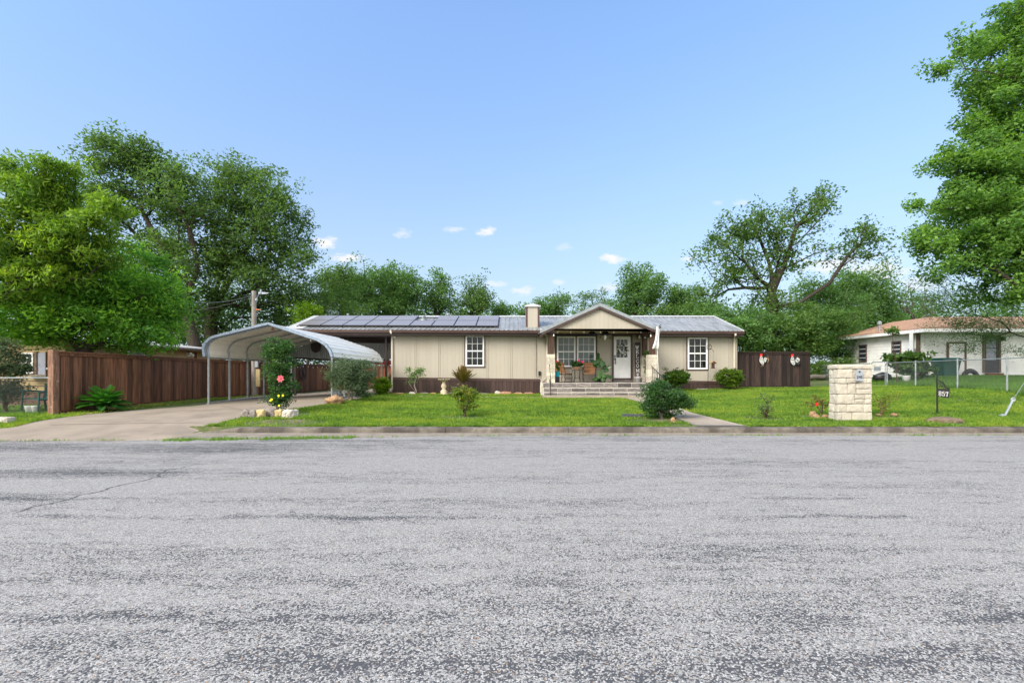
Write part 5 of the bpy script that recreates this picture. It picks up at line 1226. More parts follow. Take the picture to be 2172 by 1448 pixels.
rock(1724,884,14,13,M['rocktan'],'tallest tan stone left of the red rose',42,group=gr3); rock(1731,887,16,9,M['rocktan'],'wide tan stone in front of the red rose',43,group=gr3); rock(1750,886,12,7,M['rockpink'],'small pinkish stone between the red rose and the mailbox pillar',44,group=gr3); rock(1761,886,11,7,M['rockpink'],'small reddish stone touching the mailbox pillar',45,group=gr3)
rock(1863,882,12,5,M['rocktan'],'tan stone right of the mailbox pillar',46); rock(1896,882,14,6,M['rockpink'],'reddish stone under the sparse rose right of the mailbox pillar',47)
rock(1490,0,30,3,M['rockgrey'],'flat grey stone at the foot of the wall between the two round bushes',48,d=23.0,sy=.3); rock(1561,0,12,5,M['rockpink'],'pinkish rock at the corner of the dark fence',49,d=23.3)
p=at_ground(1736,29.5); mb=MB(); mb.tube([(-.7,0,.22),(-.2,.05,.26),(.3,0,.22),(.75,0,.42)],[.13,.16,.14,.07],10); tag(mb.build('log',M['barkgrey'],None,True,p),'fallen grey log lying between the dark fence and the stone pillar','log')
# ------------------------------------------------------------------ yard ornaments
p=at_ground(941.5,22.6); bb=empty('bird_bath',p,'cream concrete bird bath with a scalloped bowl in front of the brown skirting','bird bath'); k_=22.6/F
mb=MB(); mb.lathe([(.19,0),(.19,.05),(.15,.08),(.17,.17),(.12,.22),(.075,.27),(.13,.38),(.13,.44),(.065,.58),(.10,.66)],(0,0,0),20); mb.build('pedestal',M['birdbath'],bb,smooth=True)
mb=MB(); n=28; pr=[(.08,.64),(.18,.67),(.26,.715),(.285,.75),(.25,.745),(.12,.70)]; vs=[]
for (r,z) in pr:
    for j in range(n): a=2*math.pi*j/n; rr3=r*(1+.06*math.cos(a*14)*(r>.24)); vs.append((rr3*math.cos(a),rr3*math.sin(a),z+.012*math.cos(a*14)*(r>.24)))
mb.add(vs,[(i*n+j,i*n+(j+1)%n,(i+1)*n+(j+1)%n,(i+1)*n+j) for i in range(len(pr)-1) for j in range(n)]+[tuple(range(n-1,-1,-1)),tuple((len(pr)-1)*n+j for j in range(n))]); mb.build('bowl',M['birdbath'],bb)
# shepherd hook with star wheel and bird house
hd=23.0; hp=at_ground(1501.5,hd); hk=empty('shepherd_hook',hp,'thin rusty shepherd hook topped with a star in a ring beside the right window','garden hook')
def hr(px,py): return P(px,py,hd)-hp
mb=MB(); mb.tube([(0,0,-.1),hr(1502.5,744)],.012,5); mb.tube([hr(1503,742),hr(1509,740),hr(1512,743),hr(1513.5,746.5),hr(1514,744)],.010,5); mb.tube([hr(1503,742),hr(1498,740),hr(1495.5,743),hr(1494.5,747)],.010,5); mb.build('hook_pole',M['frame'],hk)
c=hr(1504.3,735.3); r_=.115; mb=MB(); mb.tube([c+Vector((r_*math.cos(a),0,r_*math.sin(a))) for a in [2*math.pi*i/20 for i in range(21)]],.014,6)
st=[c+Vector((.07*math.sin(a),0,.07*math.cos(a))) for a in [2*math.pi*((2*i)%5)/5 for i in range(6)]]; mb.tube(st,.011,5); mb.build('star_ring',M['frame'],hk)
bh=P(1512.5,771,hd); bo=empty('bird_house',bh,'small wooden bird house with a pitched tan roof hanging from the shepherd hook','bird house')
mb=MB(); mb.box(-.06,.06,-.06,.06,-.22,.06); mb.box(-.10,.10,-.09,.09,-.24,-.22); mb.lathe([(.025,0),(.025,.02)],(0,-.06,-.03),8); mb.build('box',M['postwood'],bo); mb=MB()
for s_ in (-1,1): mb.hexa([(0,-.1,.12),(s_*.15,-.1,-.0),(s_*.15,.1,-.0),(0,.1,.12)],[(0,-.1,.145),(s_*.16,-.1,.015),(s_*.16,.1,.015),(0,.1,.145)])
mb.build('roof',M['rocktan'],bo); mb=MB(); mb.tube([(0,0,.14),(P(1513.5,746,hd)-bh)],.004,4); mb.build('hanging_cord',M['frame'],bo)
# roosters on the dark fence
def rooster(px,py,label,brown):
    d=23.93; o=P(px,py,d); ro=empty('metal_rooster',o,label,'ornament'); s=d/F*.82
    def q2(pts): return [(a*s,-b*s) for a,b in pts]
    mb=MB(); mb.prism(q2([(-10,-3),(-8,-11),(-5,-14),(-3,-10),(-2,-5),(1,0),(1,8),(-2,12),(-6,9),(-10,3)]),-.03,.0); mb.build('body',M['roosterwhite'],ro)
    mb=MB(); mb.prism(q2([(1,-5),(5,-8),(10,-4),(8,1),(4,6),(2,1)] if brown else [(2,-2),(7,-9),(13,-5),(12,1),(6,5),(3,2)]),-.025,.0); mb.build('tail',M['roosterwhite'],ro)
    mb=MB(); mb.prism(q2([(-9,-12),(-8,-17),(-6,-15.5),(-4,-17.5),(-3,-14),(-4,-11),(-6,-12)]),-.035,.002); mb.prism(q2([(-9.5,-11),(-7.5,-11.5),(-8,-6.5)]),-.035,.002); mb.build('comb',M['red'],ro)
    mb=MB(); mb.tube([(a*s,-.04,-b*s) for a,b in [(-10,-3),(-5,-2),(1,-4)]],.012,5); mb.tube([(a*s,-.02,-b*s) for a,b in ([(8,-5),(12,-5),(13,0),(11,5)] if brown else [(12,1),(13,5),(9,9),(4,10)])],.02 if brown else .05,6); mb.tube([(a*s,-.02,-b*s) for a,b in [(-4,10),(-4,15),(-7,16)]],.010,5); mb.tube([(a*s,-.02,-b*s) for a,b in [(-1,10),(0,15),(-3,16)]],.010,5); mb.tube([(a*s,-.035,-b*s) for a,b in [(-8,2),(-5,6),(-2,7),(-1,3)]],.006,4); mb.tube([(a*s,-.03,-b*s) for a,b in [(3,-3),(6,-4),(8,-1),(5,2)]],.006,4); mb.build('dark_feather',M['rocktan'] if brown else M['black'],ro)
rooster(1619,764,'white metal rooster with a brown tail hung on the dark fence, nearer the house',True); rooster(1685,765,'white metal rooster with a black tail hung on the dark fence, nearer its outer end',False)
# wagon wheel on the left fence, bulbs
wp=Vector((-13.26,29.9,1.50)); wh=empty('wagon_wheel',wp,'dark wagon wheel hung on the brown fence behind the carport','ornament')
fd=Vector((0,1,0)); mb=MB(); r_=.47
mb.tube([Vector((0,r_*math.cos(a),r_*math.sin(a))) for a in [2*math.pi*i/28 for i in range(29)]],.035,6); mb.build('rim',M['frame'],wh); mb=MB()
for i in range(10): a=math.pi*2*i/10; mb.tube([(0,0,0),(0,r_*math.cos(a),r_*math.sin(a))],.018,5)
mb.ball((0,0,0),.08,1); mb.build('spoke',M['frame'],wh)
fxp=lambda y: float(np.interp(y,[p[1] for p in fpts],[p[0] for p in fpts]))
sl2=empty('string_lights',(fxp(27)+.12,27,1.9),'string of small bulbs along the top of the fence behind the carport','string lights'); b0=Vector(sl2.location); mb=MB(); pp=[Vector((fxp(y)+.10,y,1.93-.03*math.sin(y*6)))-b0 for y in np.arange(26.5,35,.25)]; mb.tube(pp,.006,4); mb.build('cord',M['black'],sl2)
for i in range(0,len(pp),3): 
    mb=MB(); mb.ball(pp[i]-Vector((0,0,.06)),.035,1); mb.build('bulb',M['bulb'],sl2)
# red parasol and patio things beyond
p=Vector((X(824,30),30,0)); p.z=G(p.x,p.y); ub=empty('patio_parasol',p,'red patio parasol glimpsed between the carport and the house','parasol'); mb=MB(); hz2=Z(763.5,30)-p.z; mb.lathe([(1.0,hz2-.28),(.6,hz2-.12),(.05,hz2),(.01,hz2+.05)],(0,0,0),8); mb.build('canopy',M['redp'],ub); mb=MB(); mb.tube([(0,0,0),(0,0,hz2)],.025,6); mb.build('pole',M['white'],ub)
p=at_ground(714,20.9); mb=MB(); mb.box(-.18,.18,-.15,.15,0,.22); mb.box(-.2,.2,-.17,.17,.22,.27); tag(mb.build('storage_tub',M['greymetal'],None,loc=p,bevel=.02),'small pale grey tub on the driveway behind the carport leg','tub')
# ------------------------------------------------------------------ porch furniture
def chair(px,label,rz,y=22.75):
    x=X(px,y); o=empty('porch_chair',(x,y,DZ),label,'chair','slatted chairs on the porch',rz); q=random.Random(2)
    hw=.27; mb=MB(); 
    for i in range(7): yy2=-.26+i*.072; mb.box(-hw,hw,yy2,yy2+.058,.40+(-.0),.42,q.random())
    mb.build('seat',M['slat'],o)
    mb=MB()
    for i in range(8):
        t=i/8; yb=.26+.16*t; zb2=.46+.50*t; wd_=hw*(1+.06*t); mb.hexa([(-wd_,yb,zb2),(wd_,yb,zb2),(wd_,yb+.02,zb2),(-wd_,yb+.02,zb2)],[(-wd_,yb+.015,zb2+.052),(wd_,yb+.015,zb2+.052),(wd_,yb+.035,zb2+.052),(-wd_,yb+.035,zb2+.052)],q.random())
    mb.build('backrest',M['slat'],o)
    for s_ in (-1,1):
        xx_=s_*(hw+.02); mb=MB()
        mb.tube([(xx_,.45,.97),(xx_,.25,.45),(xx_,.22,.39),(xx_,-.28,.39),(xx_,-.33,.42)],.014,6)
        mb.tube([(xx_,.33,.62),(xx_*1.08,.1,.65),(xx_*1.08,-.22,.64),(xx_*1.05,-.30,.58),(xx_*1.0,-.30,.45),(xx_,-.26,.39)],.013,6)
        mb.tube([(xx_,-.24,.38),(xx_,-.33,.24),(xx_,-.26,.10),(xx_,.0,.13),(xx_,.26,.10),(xx_,.33,.24),(xx_,.24,.38)],.013,6)
        mb.build('arm_frame',M['black'],o)
        mb=MB(); mb.tube([(xx_,-.30,.0),(xx_,-.28,.22)],.016,6); mb.tube([(xx_,.30,.0),(xx_,.28,.22)],.016,6); mb.tube([(xx_,-.34,.015),(xx_,.34,.015)],.014,6); mb.tube([(xx_,-.28,.2),(xx_,.28,.2)],.012,6); mb.build('leg_frame',M['black'],o)
    mb=MB(); mb.tube([(-hw,-.30,.015),(hw,-.30,.015)],.012,5); mb.tube([(-hw,-.26,.37),(hw,-.26,.37)],.014,5); mb.tube([(-hw,.22,.37),(hw,.22,.37)],.014,5); mb.build('crossbar',M['black'],o)
    return o
chair(1195,'slatted chair in front of the left porch window pane',R(28)); chair(1250,'slatted chair beside the big leaved potted plant',R(-14))
y=22.7; tb_=empty('side_table',(X(1224.5,y),y,DZ),'small black iron table between the two porch chairs','table'); mb=MB(); mb.lathe([(.27,.56),(.27,.58)],(0,0,0),20); mb.build('table_top',M['black'],tb_)
for i in range(4):
    a=math.pi/4+i*math.pi/2; mb=MB(); mb.tube([(.24*math.cos(a),.24*math.sin(a),0),(.15*math.cos(a),.15*math.sin(a),.2),(.18*math.cos(a),.18*math.sin(a),.56)],.012,5); mb.build('leg',M['black'],tb_)
mb=MB(); mb.tube([(.15*math.cos(a),.15*math.sin(a),.2) for a in [i*math.pi/6 for i in range(13)]],.01,5); mb.build('ring',M['black'],tb_)
# ------------------------------------------------------------------ potted plants
def simple_plant(name,label,cat,loc,blobs,leaf,stem,**k): return tree(name,label,cat,loc,blobs,leaf,stem,parts=('stem','foliage'),**k)
def flowers(parent,pts,r,m,petals=5,seed=1,face=None,name='flower',sep=True):
    rg=random.Random(seed); b=Vector(parent.location)
    for p in pts:
        mb=MB(); c=Vector(p)-b; f=Vector(face or (rg.uniform(-.4,.4),-1,rg.uniform(0,.5))).normalized(); u=f.cross(Vector((0,0,1))).normalized(); v=f.cross(u)
        for k in range(petals):
            a=2*math.pi*k/petals+rg.random()*.4; d=u*math.cos(a)+v*math.sin(a); t=u*-math.sin(a)+v*math.cos(a); w_=r*.42
            A_=c; B_=c+d*r*.55+t*w_+f*r*.2; D_=c+d*r*.55-t*w_+f*r*.2; E_=c+d*r+f*r*.05; mb.add([A_,B_,E_,D_],[(0,1,2,3)])
        mb.ball(c+f*r*.12,r*.22,1); mb.build(name,m,parent)
y=22.6; pl=Vector((X(1224,y),y,DZ+.585)); gp_=simple_plant('potted_geranium','bushy geranium in a tan clay bowl on the porch table','potted plant',pl+Vector((0,0,.02)),[((pl.x,pl.y,pl.z+.26),(.26,.2,.13),50)],M['leafG'],M['stem'],rbase=.02,leafn=22,lsize=.07,csize=.09,seed=4,seglen=.1,tip=.003,aspect=.9,bias=.35)
mb=MB(); mb.lathe([(.12,-.02),(.2,.11),(.21,.13),(.19,.13)],(0,0,0),18); mb.build('pot',M['terracotta'],gp_); flowers(gp_,[(pl.x+.06,pl.y-.15,pl.z+.44),(pl.x+.21,pl.y-.12,pl.z+.38),(pl.x+.26,pl.y-.1,pl.z+.37)],.06,M['magenta'],8)
# red geranium in a blue pot at the left column
pl=Vector((X(1182,22.0),22.0,DZ+.27)); g2=simple_plant('potted_geranium','red geranium in a small blue pot behind the left porch column','potted plant',pl,[((pl.x+.02,pl.y,pl.z+.5),(.12,.12,.22),22)],M['leafM'],M['stem'],rbase=.012,leafn=20,lsize=.06,csize=.08,seed=6,seglen=.1,tip=.003,aspect=.8)
mb=MB(); mb.lathe([(.10,.0),(.13,.24),(.14,.25),(.12,.25)],(0,0,0),16); mb.build('pot',M['teal'],g2); mb=MB(); mb.box(-.1,.1,-.1,.1,-.27,0); mb.build('stand',M['black'],g2); flowers(g2,[(pl.x-.02,pl.y-.12,pl.z+.7),(pl.x+.08,pl.y-.1,pl.z+.74),(pl.x+.02,pl.y-.1,pl.z+.6)],.05,M['red'],7)
# big leaved plant by the chairs (split leaves on long stalks)
pl=Vector((X(1276,22.6),22.6,DZ)); mo=empty('potted_plant',pl,'tall split leaved monstera plant in a dark pot between the windows and the door','potted plant')
mb=MB(); mb.lathe([(.17,0),(.23,.26),(.25,.27),(.22,.27)],(0,0,0),18); mb.build('pot',M['darkpot'],mo)
mb=MB(); st=MB(); rg_=random.Random(8)
def split_leaf(mb,c,dirv,nrm,size,tone):
    d=Vector(dirv).normalized(); n_2=Vector(nrm).normalized(); s_=d.cross(n_2).normalized(); vs=[];fs=[]
    N_=9; 
    for side in (-1,1):
        for i in range(N_):
            t0=i/N_; t1=(i+.62)/N_; w0=math.sin(math.pi*(t0*.85+.12))**.7*size*.55; w1=math.sin(math.pi*(t1*.85+.12))**.7*size*.55
            a=c+d*size*(t0-.1); b=c+d*size*(t1-.02); k=len(vs)
            vs+=[a,a+s_*side*w0+d*size*.05-n_2*w0*.25,b+s_*side*w1+d*size*.05-n_2*w1*.25,c+d*size*((i+1)/N_-.1)]; fs.append((k,k+1,k+2,k+3))
    mb.add(vs,fs,tone)
for (px,py,dy,sz,dx_,dz_,tn) in ((1262,765,-.2,.32,-.5,-.6,.15),(1270,758,-.1,.40,-.2,.3,.2),(1274,766,-.25,.36,.3,-.8,.25),(1278,774,-.15,.3,.6,-.6,.3),(1266,772,.1,.3,-.6,-.3,.1),(1283,783,-.2,.26,.5,-.5,.3),(1288,778,-.1,.24,.7,.2,.4),(1272,787,-.25,.32,-.4,-.6,.6),(1278,792,-.3,.3,.1,-.8,.8),(1285,795,-.2,.26,.6,-.6,.35),(1291,797,-.1,.26,.8,-.5,.3),(1268,799,-.2,.24,-.6,-.5,.5),(1276,801,-.3,.26,.1,-.9,.7),(1262,803,-.1,.2,-.8,-.3,.3),(1270,794,-.3,.28,-.3,-.8,.85),(1281,788,-.1,.26,.2,.4,.4)):
    p=P(px,py,22.6)+Vector((0,dy,0))-pl; split_leaf(mb,p,(dx_,-.25,dz_),(rg_.uniform(-.2,.2),-1,.75),sz*.72,tn*.7); split_leaf(mb,p+Vector((rg_.uniform(-.14,.14),.08,rg_.uniform(-.16,.12))),(rg_.uniform(-1,1),-.3,rg_.uniform(-.9,.3)),(rg_.uniform(-.4,.4),-1,.9),sz*.6,rg_.random()*.6); st.tube([(0,0,.24),(p.x*.3,p.y*.3,.24+(p.z-.24)*.6),tuple(p)],.008,4)
mb.build('foliage',M['leafG'],mo); st.build('stem',M['leafM'],mo)
# welcome board and white pot
y=23.2; wb=empty('welcome_sign',(X(1353,y),y,DZ+.24),'tall black board reading WELCOME in white letters beside the door','sign'); x0,x1,z1=X(1348.2,y),X(1358.8,y),Z(725.5,y)
mb=MB(); b0=Vector(wb.location); tl=.10
mb.hexa([(x0-b0.x,-.02,0-.02),(x1-b0.x-.0,-.02,-.02),(x1-b0.x,.01,-.02),(x0-b0.x,.01,-.02)],[(x0-b0.x+.01,.15,z1-b0.z),(x1-b0.x+.02,.15,z1-b0.z),(x1-b0.x+.02,.18,z1-b0.z),(x0-b0.x+.01,.18,z1-b0.z)]); mb.build('board',M['bronze'],wb)
mb=MB(); hb=z1-b0.z; ln=hb/math.hypot(hb,.17)
for i,ch in enumerate('WELCOME'):
    zt=Z(739.5+i*9.85,y)-b0.z; yy2=-.02+.17*zt/hb-.004; w_=.155 if ch in 'WM' else .125; glyph(mb,ch,(-.005-w_/2+.004*i*0,yy2,zt),(1,0,0),(0,.17/hb,1),w_,.16,.026,.004)
mb.build('lettering',M['white'],wb)
mb=MB(); mb.lathe([(.11,0),(.145,.20),(.165,.205),(.165,.235),(.14,.235)],(0,0,0),20); tag(mb.build('plant_pot',M['white'],None,True,(X(1352.7,22.95),22.95,DZ)),'empty white pot standing in front of the welcome board','pot')
# turquoise pot on brown stand, climbing plant
y=22.9; pl=Vector((X(1371.5,y),y,DZ)); tp=simple_plant('potted_plant','tall narrow leafy plant in a turquoise pot between the right porch columns','potted plant',pl+Vector((0,0,.27)),[((pl.x+.0,pl.y-.15,Z(773,y)),(.11,.1,.42),34),((pl.x-.03,pl.y-.15,Z(750,y)),(.12,.1,.2),14)],M['leafM'],M['stem'],rbase=.012,leafn=14,lsize=.10,csize=.10,seed=14,seglen=.15,tip=.003,aspect=.6,clumptone=.4)
mb=MB(); mb.lathe([(.075,0),(.12,.25),(.14,.26),(.12,.27)],(0,-.12,0),16); mb.build('pot',M['teal'],tp); mb=MB(); mb.box(-.07,.07,-.19,-.05,-.27,0); mb.build('stand',M['bronze'],tp)
# wreath
y=HYF-.10; wc=P(1321.5,740,y); wr_=empty('wreath',wc,'round wreath of cream flowers hanging on the front door','wreath'); mb=MB(); mb.tube([(.20*math.cos(a),0,.20*math.sin(a)) for a in [2*math.pi*i/20 for i in range(21)]],.03,6); mb.build('ring',M['stem'],wr_)
mb=MB(); q=random.Random(4)
for i in range(26):
    a=2*math.pi*i/26+q.uniform(-.1,.1); r=.22+q.uniform(-.045,.05); c=Vector((r*math.cos(a),-.03,r*math.sin(a)))
    if 5<i<8: continue
    for k in range(5): b=q.random()*6.28; e=Vector((math.cos(b),-.4,math.sin(b)))*.05; f=Vector((-math.sin(b),0,math.cos(b)))*.028; mb.add([c,c+e*.6+f,c+e,c+e*.6-f],[(0,1,2,3)])
mb.build('blossom',M['fabric'],wr_); V_,Q,T=leaf_arrays(np.array([[.22*math.cos(a),-.02,.22*math.sin(a)] for a in np.linspace(0,6.28,120)])+rng.normal(size=(120,3))*.03,np.full(120,.07),rng.random(120),.5); np_mesh('foliage',V_,Q,T,M['leafG'],wr_)
mb=MB(); mb.tube([(0,.01,.2),(0,.03,.46)],.006,4); mb.build('hanger',M['black'],wr_)
# string bulbs on the porch
bl=empty('string_lights',(X(1272,21.6),21.6,3.42),'string of clear bulbs hanging under the front edge of the porch roof','string lights'); b0=Vector(bl.location)
pts=[P(1174,710,21.6)]; 
bpx=[(1183,700.5),(1210.5,700.5),(1239,700.5),(1273.5,700.5),(1302,700.5),(1331,700.5),(1359.5,700.5)]
line=[P(1174,706,21.6)]
for i,(a,b) in enumerate(bpx): line.append(P(a,b-1,21.6)); line.append(P(a+12,b+.3,21.6))
line.append(P(1380,706,21.6)); mb=MB(); mb.tube([p-b0 for p in line],.006,4); mb.build('cord',M['black'],bl)
for (a,b) in bpx+[(1174.5,708),(1380.5,709)]:
    p=P(a,b,21.35 if b>705 else 21.6)-b0; mb=MB(); mb.lathe([(.012,0),(.02,-.03),(.036,-.075),(.03,-.11),(.008,-.125)],p,10); mb.build('bulb',M['bulb'],bl,smooth=True)
    mb=MB(); mb.lathe([(.016,.04),(.016,0)],p,8); mb.build('socket',M['black'],bl)
for px,lb,lan in ((1255.5,'dark pyramid shaped hanging shade under the porch ceiling above the right window pane',False),(1283.5,'dark pyramid shaped hanging shade with a glass lantern below, nearer the door',True)):
    y=22.3; c=P(px,700,y); o=empty('hanging_lamp',c,lb,'lamp'); w_=.19; mb=MB(); zt=3.435-c.z; mb.tube([(0,0,.02),(0,0,zt)],.008,4); mb.add([(-w_,-w_,-.22),(w_,-w_,-.22),(w_,w_,-.22),(-w_,w_,-.22),(0,0,.06)],[(0,1,4),(1,2,4),(2,3,4),(3,0,4),(3,2,1,0)]); mb.build('shade',M['navy'],o)
    if lan:
        mb=MB(); mb.lathe([(.03,-.23),(.07,-.27),(.065,-.36),(.03,-.43),(.05,-.46)],(0,0,0),12); mb.build('lantern',M['bulb'],o); mb=MB()
        for s_ in (-1,1): mb.tube([(0,0,-.24),(s_*.18,0,-.26),(s_*.24,0,-.33)],.01,5); mb.ball((s_*.24,0,-.36),.03,1)
        mb.build('arm',M['black'],o)
# small wall ornament above the welcome board, wall light
y=HYF-.05; c=P(1351.5,715.5,y); mb=MB(); mb.tube([(.07*math.cos(a),0,.07*math.sin(a)) for a in [2*math.pi*i/16 for i in range(17)]],.014,6); mb.tube([(0,0,-.07),(0,0,-.2)],.01,5); mb.ball((0,0,0),.045,1,sc=(1,.4,1)); tag(mb.build('wall_ornament',M['tan'],None,False,c),'small round tan ornament on the wall above the welcome board','ornament')
c=P(1362,713,22.9); o=empty('spot_lamp',c,'twin white spot lamps under the right end of the porch roof','lamp'); mb=MB(); mb.tube([(-.12,0,0),(0,0,.0),(.12,0,0)],.016,5); mb.tube([(0,0,0),(0,0,3.43-c.z)],.012,5); mb.build('bracket',M['black'],o)
for s_ in (-1,1): mb=MB(); mb.lathe([(.02,0.05),(.05,0),(.055,-.09),(.02,-.1)],(s_*.13,-.03,0),10); mb.build('lamp_head',M['white'],o)
# flag on a pole at the right column
fd=21.05; f0=P(1397,795,fd); fo=empty('yard_flag',f0,'limp white flag hanging from a dark tipped pole by the right porch column','flag')
mb=MB(); mb.tube([P(1397,811,fd)-f0,P(1395,760,fd)-f0,P(1392,700,fd)-f0],.014,6); mb.build('pole',M['white'],fo); mb=MB(); mb.tube([P(1391,700,fd)-f0,P(1402,688,fd-.1)-f0],.018,6); mb.bar(P(1396,698,fd)-f0,P(1402,693,fd)-f0,.05,.05); mb.build('pole_tip',M['black'],fo)
rows2=[(692,1392.5,1398),(700,1392,1398.5),(710,1391.5,1397.5),(722,1389.5,1397),(732,1386,1397.3),(739,1383,1397)]; vs=[];fs=[]; n=8
for k,(py,a,b) in enumerate(rows2):
    for j in range(n+1):
        t=j/n; p=P(a+(b-a)*t,py+ (1.5*t if k==5 else 0),fd-.08)-f0; p.y+=.045*math.sin(t*9+k*.6); vs.append(p)
for k in range(len(rows2)-1):
    for j in range(n): a=k*(n+1)+j; fs.append((a,a+1,a+n+2,a+n+1))
mb=MB(); mb.add(vs,fs); cl2=mb.build('flag_cloth',M['fabric'],fo,smooth=True); cl2.modifiers.new('s','SOLIDIFY').thickness=.004
mb=MB()
for k,(py,a,b) in enumerate(((722,1391,1394),(726,1389.5,1393.5),(730,1390,1396))): mb.bar(P(a,py,fd-.15)-f0,P(b,py+1,fd-.15)-f0,.006,.02,up=(0,1,0))
mb.build('lettering',M['greymetal'],fo)
# ------------------------------------------------------------------ sago palms
def sago(name,label,base,nf,length,leaf,up=(.15,1.2),width=.16,seed=1,trunk=.12,nl=26,curl=.5,thick=.012):
    rg=random.Random(seed); o=empty(name,base,label,'plant'); V_=[];T=[];mb=MB()
    mb.lathe([(.09,-.03),(.11,.06),(.08,trunk)],(0,0,0),10); mb.build('trunk',M['bark'],o)
    for i in range(nf):
        az_=2*math.pi*(i*.618); el=up[0]+(up[1]-up[0])*(i/nf)+rg.uniform(-.08,.08); L_=length*(.85+.3*rg.random()); p=Vector((0,0,trunk)); d=Vector((math.cos(az_)*math.cos(el),math.sin(az_)*math.cos(el),math.sin(el))); pts=[p.copy()]; tn=rg.random()
        for k in range(nl): p=p+d*L_/nl; d=(d+Vector((0,0,-curl/nl))).normalized(); pts.append(p.copy())
        for k in range(2,nl):
            t=k/nl; dd_=(pts[k+1]-pts[k-1]).normalized(); s_=dd_.cross(Vector((0,0,1))).normalized(); upv=s_.cross(dd_); wl_=width*math.sin(math.pi*(.12+.86*t))**.6
            for sd in (-1,1):
                e=(s_*sd*.9+dd_*.55+upv*.35).normalized()*wl_; b1=pts[k]; w2=dd_*thick; V_+= [b1-w2,b1+w2,b1+e+w2*.2,b1+e-w2*.2]; T+=[min(1,max(0,.2+.5*(i/nf)+.3*tn))]*4
        for k in range(nl): w2=(pts[k+1]-pts[k]).normalized().cross(Vector((0,0,1))).normalized()*.008; V_+=[pts[k]-w2,pts[k]+w2,pts[k+1]+w2,pts[k+1]-w2]; T+=[.6]*4
    V_=np.array([tuple(v) for v in V_]); np_mesh('frond',V_,np.arange(len(V_)).reshape(-1,4),np.array(T),leaf,o); return o
b_=at_ground(219,14.55); sago('sago_palm','spreading dark green sago palm in front of the left wooden fence',b_,60,.68,M['leafS'],(.25,1.35),.16,3,.14,curl=.75,thick=.024)
b_=at_ground(982,22.7); sago('sago_palm','upright bronze tipped sago palm in front of the house wall',b_,44,.78,M['leafZ'],(.65,1.5),.13,5,.55,curl=.15,thick=.022)
# ------------------------------------------------------------------ shrubs
def shrub(label,bpx,bpy,blobs,leaf,d=None,stem='stem',name='shrub',cat='shrub',**k):
    b=gp(bpx,bpy) if d is None else at_ground(bpx,d); dd=b.y
    bl_=[pblob(px,py,dd+dy,rx,ry,rd,n) for (px,py,dy,rx,ry,rd,n) in blobs]
    k.setdefault('rbase',.035); k.setdefault('seglen',.16); k.setdefault('tip',.004)
    if 'forks' not in k:
        q=random.Random(bpx); b3=Vector(b); cs=[Vector(c[0]) for c in bl_]; cm=sum(cs,Vector())/len(cs); rx_=max(c[1][0] for c in bl_); h_=cm.z-b3.z; fk_=[(None,[b3+Vector((.005,0,.02))],'r')]
        for i in range(6): a_=i*1.05+q.random(); fk_.append(('r',[b3+Vector((math.cos(a_)*rx_*.14,math.sin(a_)*rx_*.14,h_*.3)),b3+Vector(((cm.x-b3.x)*.6+math.cos(a_)*rx_*.38,math.sin(a_)*rx_*.38,h_*.85))],'s%d'%i))
        k['forks']=fk_
    return tree(name,label,cat,b,bl_,M[leaf],M[stem],parts=('stem','foliage'),**k)
hib=shrub('tall upright hibiscus with one pink bloom and yellow flowers at its foot',589,877,[(572,728,0,10,16,.2,9),(588,745,0,18,14,.3,12),(612,735,0,14,16,.25,11),(575,745,0,14,14,.25,8),(598,765,0,32,26,.4,34),(592,795,0,28,26,.38,30),(592,828,0,24,22,.32,26),(590,850,0,20,12,.25,12),(620,817,0,7,4,.1,3)],'leafG',leafn=62,lsize=.065,csize=.18,seed=21,up=.2,aspect=.6,bias=.32,clumptone=.25,stem='barkgrey')
hd_=hib.location.y-.42; flowers(hib,[P(595,803,hd_)],.11,M['pink'],7,3,(0,-1,.1)); flowers(hib,[P(591,839,hd_),P(600,838.5,hd_),P(574,849,hd_),P(576,847,hd_),P(592,860,hd_)],.038,M['yellow'],9,4)
shrub('broad silvery green oleander bush behind the right carport leg',743,850,[(720,790,0,28,22,.5,34),(750,785,0,30,24,.6,44),(770,795,0,24,26,.5,32),(735,812,0,28,20,.5,30),(765,822,.1,24,18,.45,22)],'leafO',leafn=85,lsize=.10,csize=.27,seed=22,aspect=.25,bias=.45,clumptone=.2,stem='stempale',rbase=.06,up=.15)
shrub('lime green rounded shrub behind the last visible carport leg',808,838,[(808,816,0,19,18,.32,80)],'leafX',leafn=95,lsize=.055,csize=.13,seed=23,shell=.3)
shrub('darker green small shrub at the left corner of the house wall',836,833,[(836,808,0,14,12,.25,44)],'leafB',leafn=80,lsize=.06,csize=.14,seed=24,bias=.3)
shrub('small crooked tree with pale forked stems against the brown skirting',884,833,[(866,783,0,5,5,.1,6),(884,790,0,12,11,.25,18),(893,787,0,7,8,.2,10),(875,806,0,9,7,.2,9),(872,797,0,7,7,.2,6)],'leafM',d=22.6,leafn=20,lsize=.075,csize=.17,seed=25,stem='stempale',rbase=.035,name='small_tree',cat='tree',aspect=.5,bias=.6,up=.1,forks=[(None,[at_ground(884,22.6)+Vector((-.12,0,.42)),at_ground(884,22.6)+Vector((-.05,0,.75))],'a'),(None,[at_ground(884,22.6)+Vector((-.25,0,.35)),at_ground(884,22.6)+Vector((-.42,0,.62))],'b')])
shrub('leafy yellow green rose bush standing alone in the middle of the lawn',985,884,[(985,832,0,26,10,.3,26),(970,838,0,10,9,.2,10),(1004,840,0,10,9,.2,10),(985,855,0,18,14,.25,12),(1000,858,0,8,9,.1,6)],'leafQ',leafn=27,lsize=.07,csize=.16,seed=26,bias=.6,clumptone=.35,up=.1)
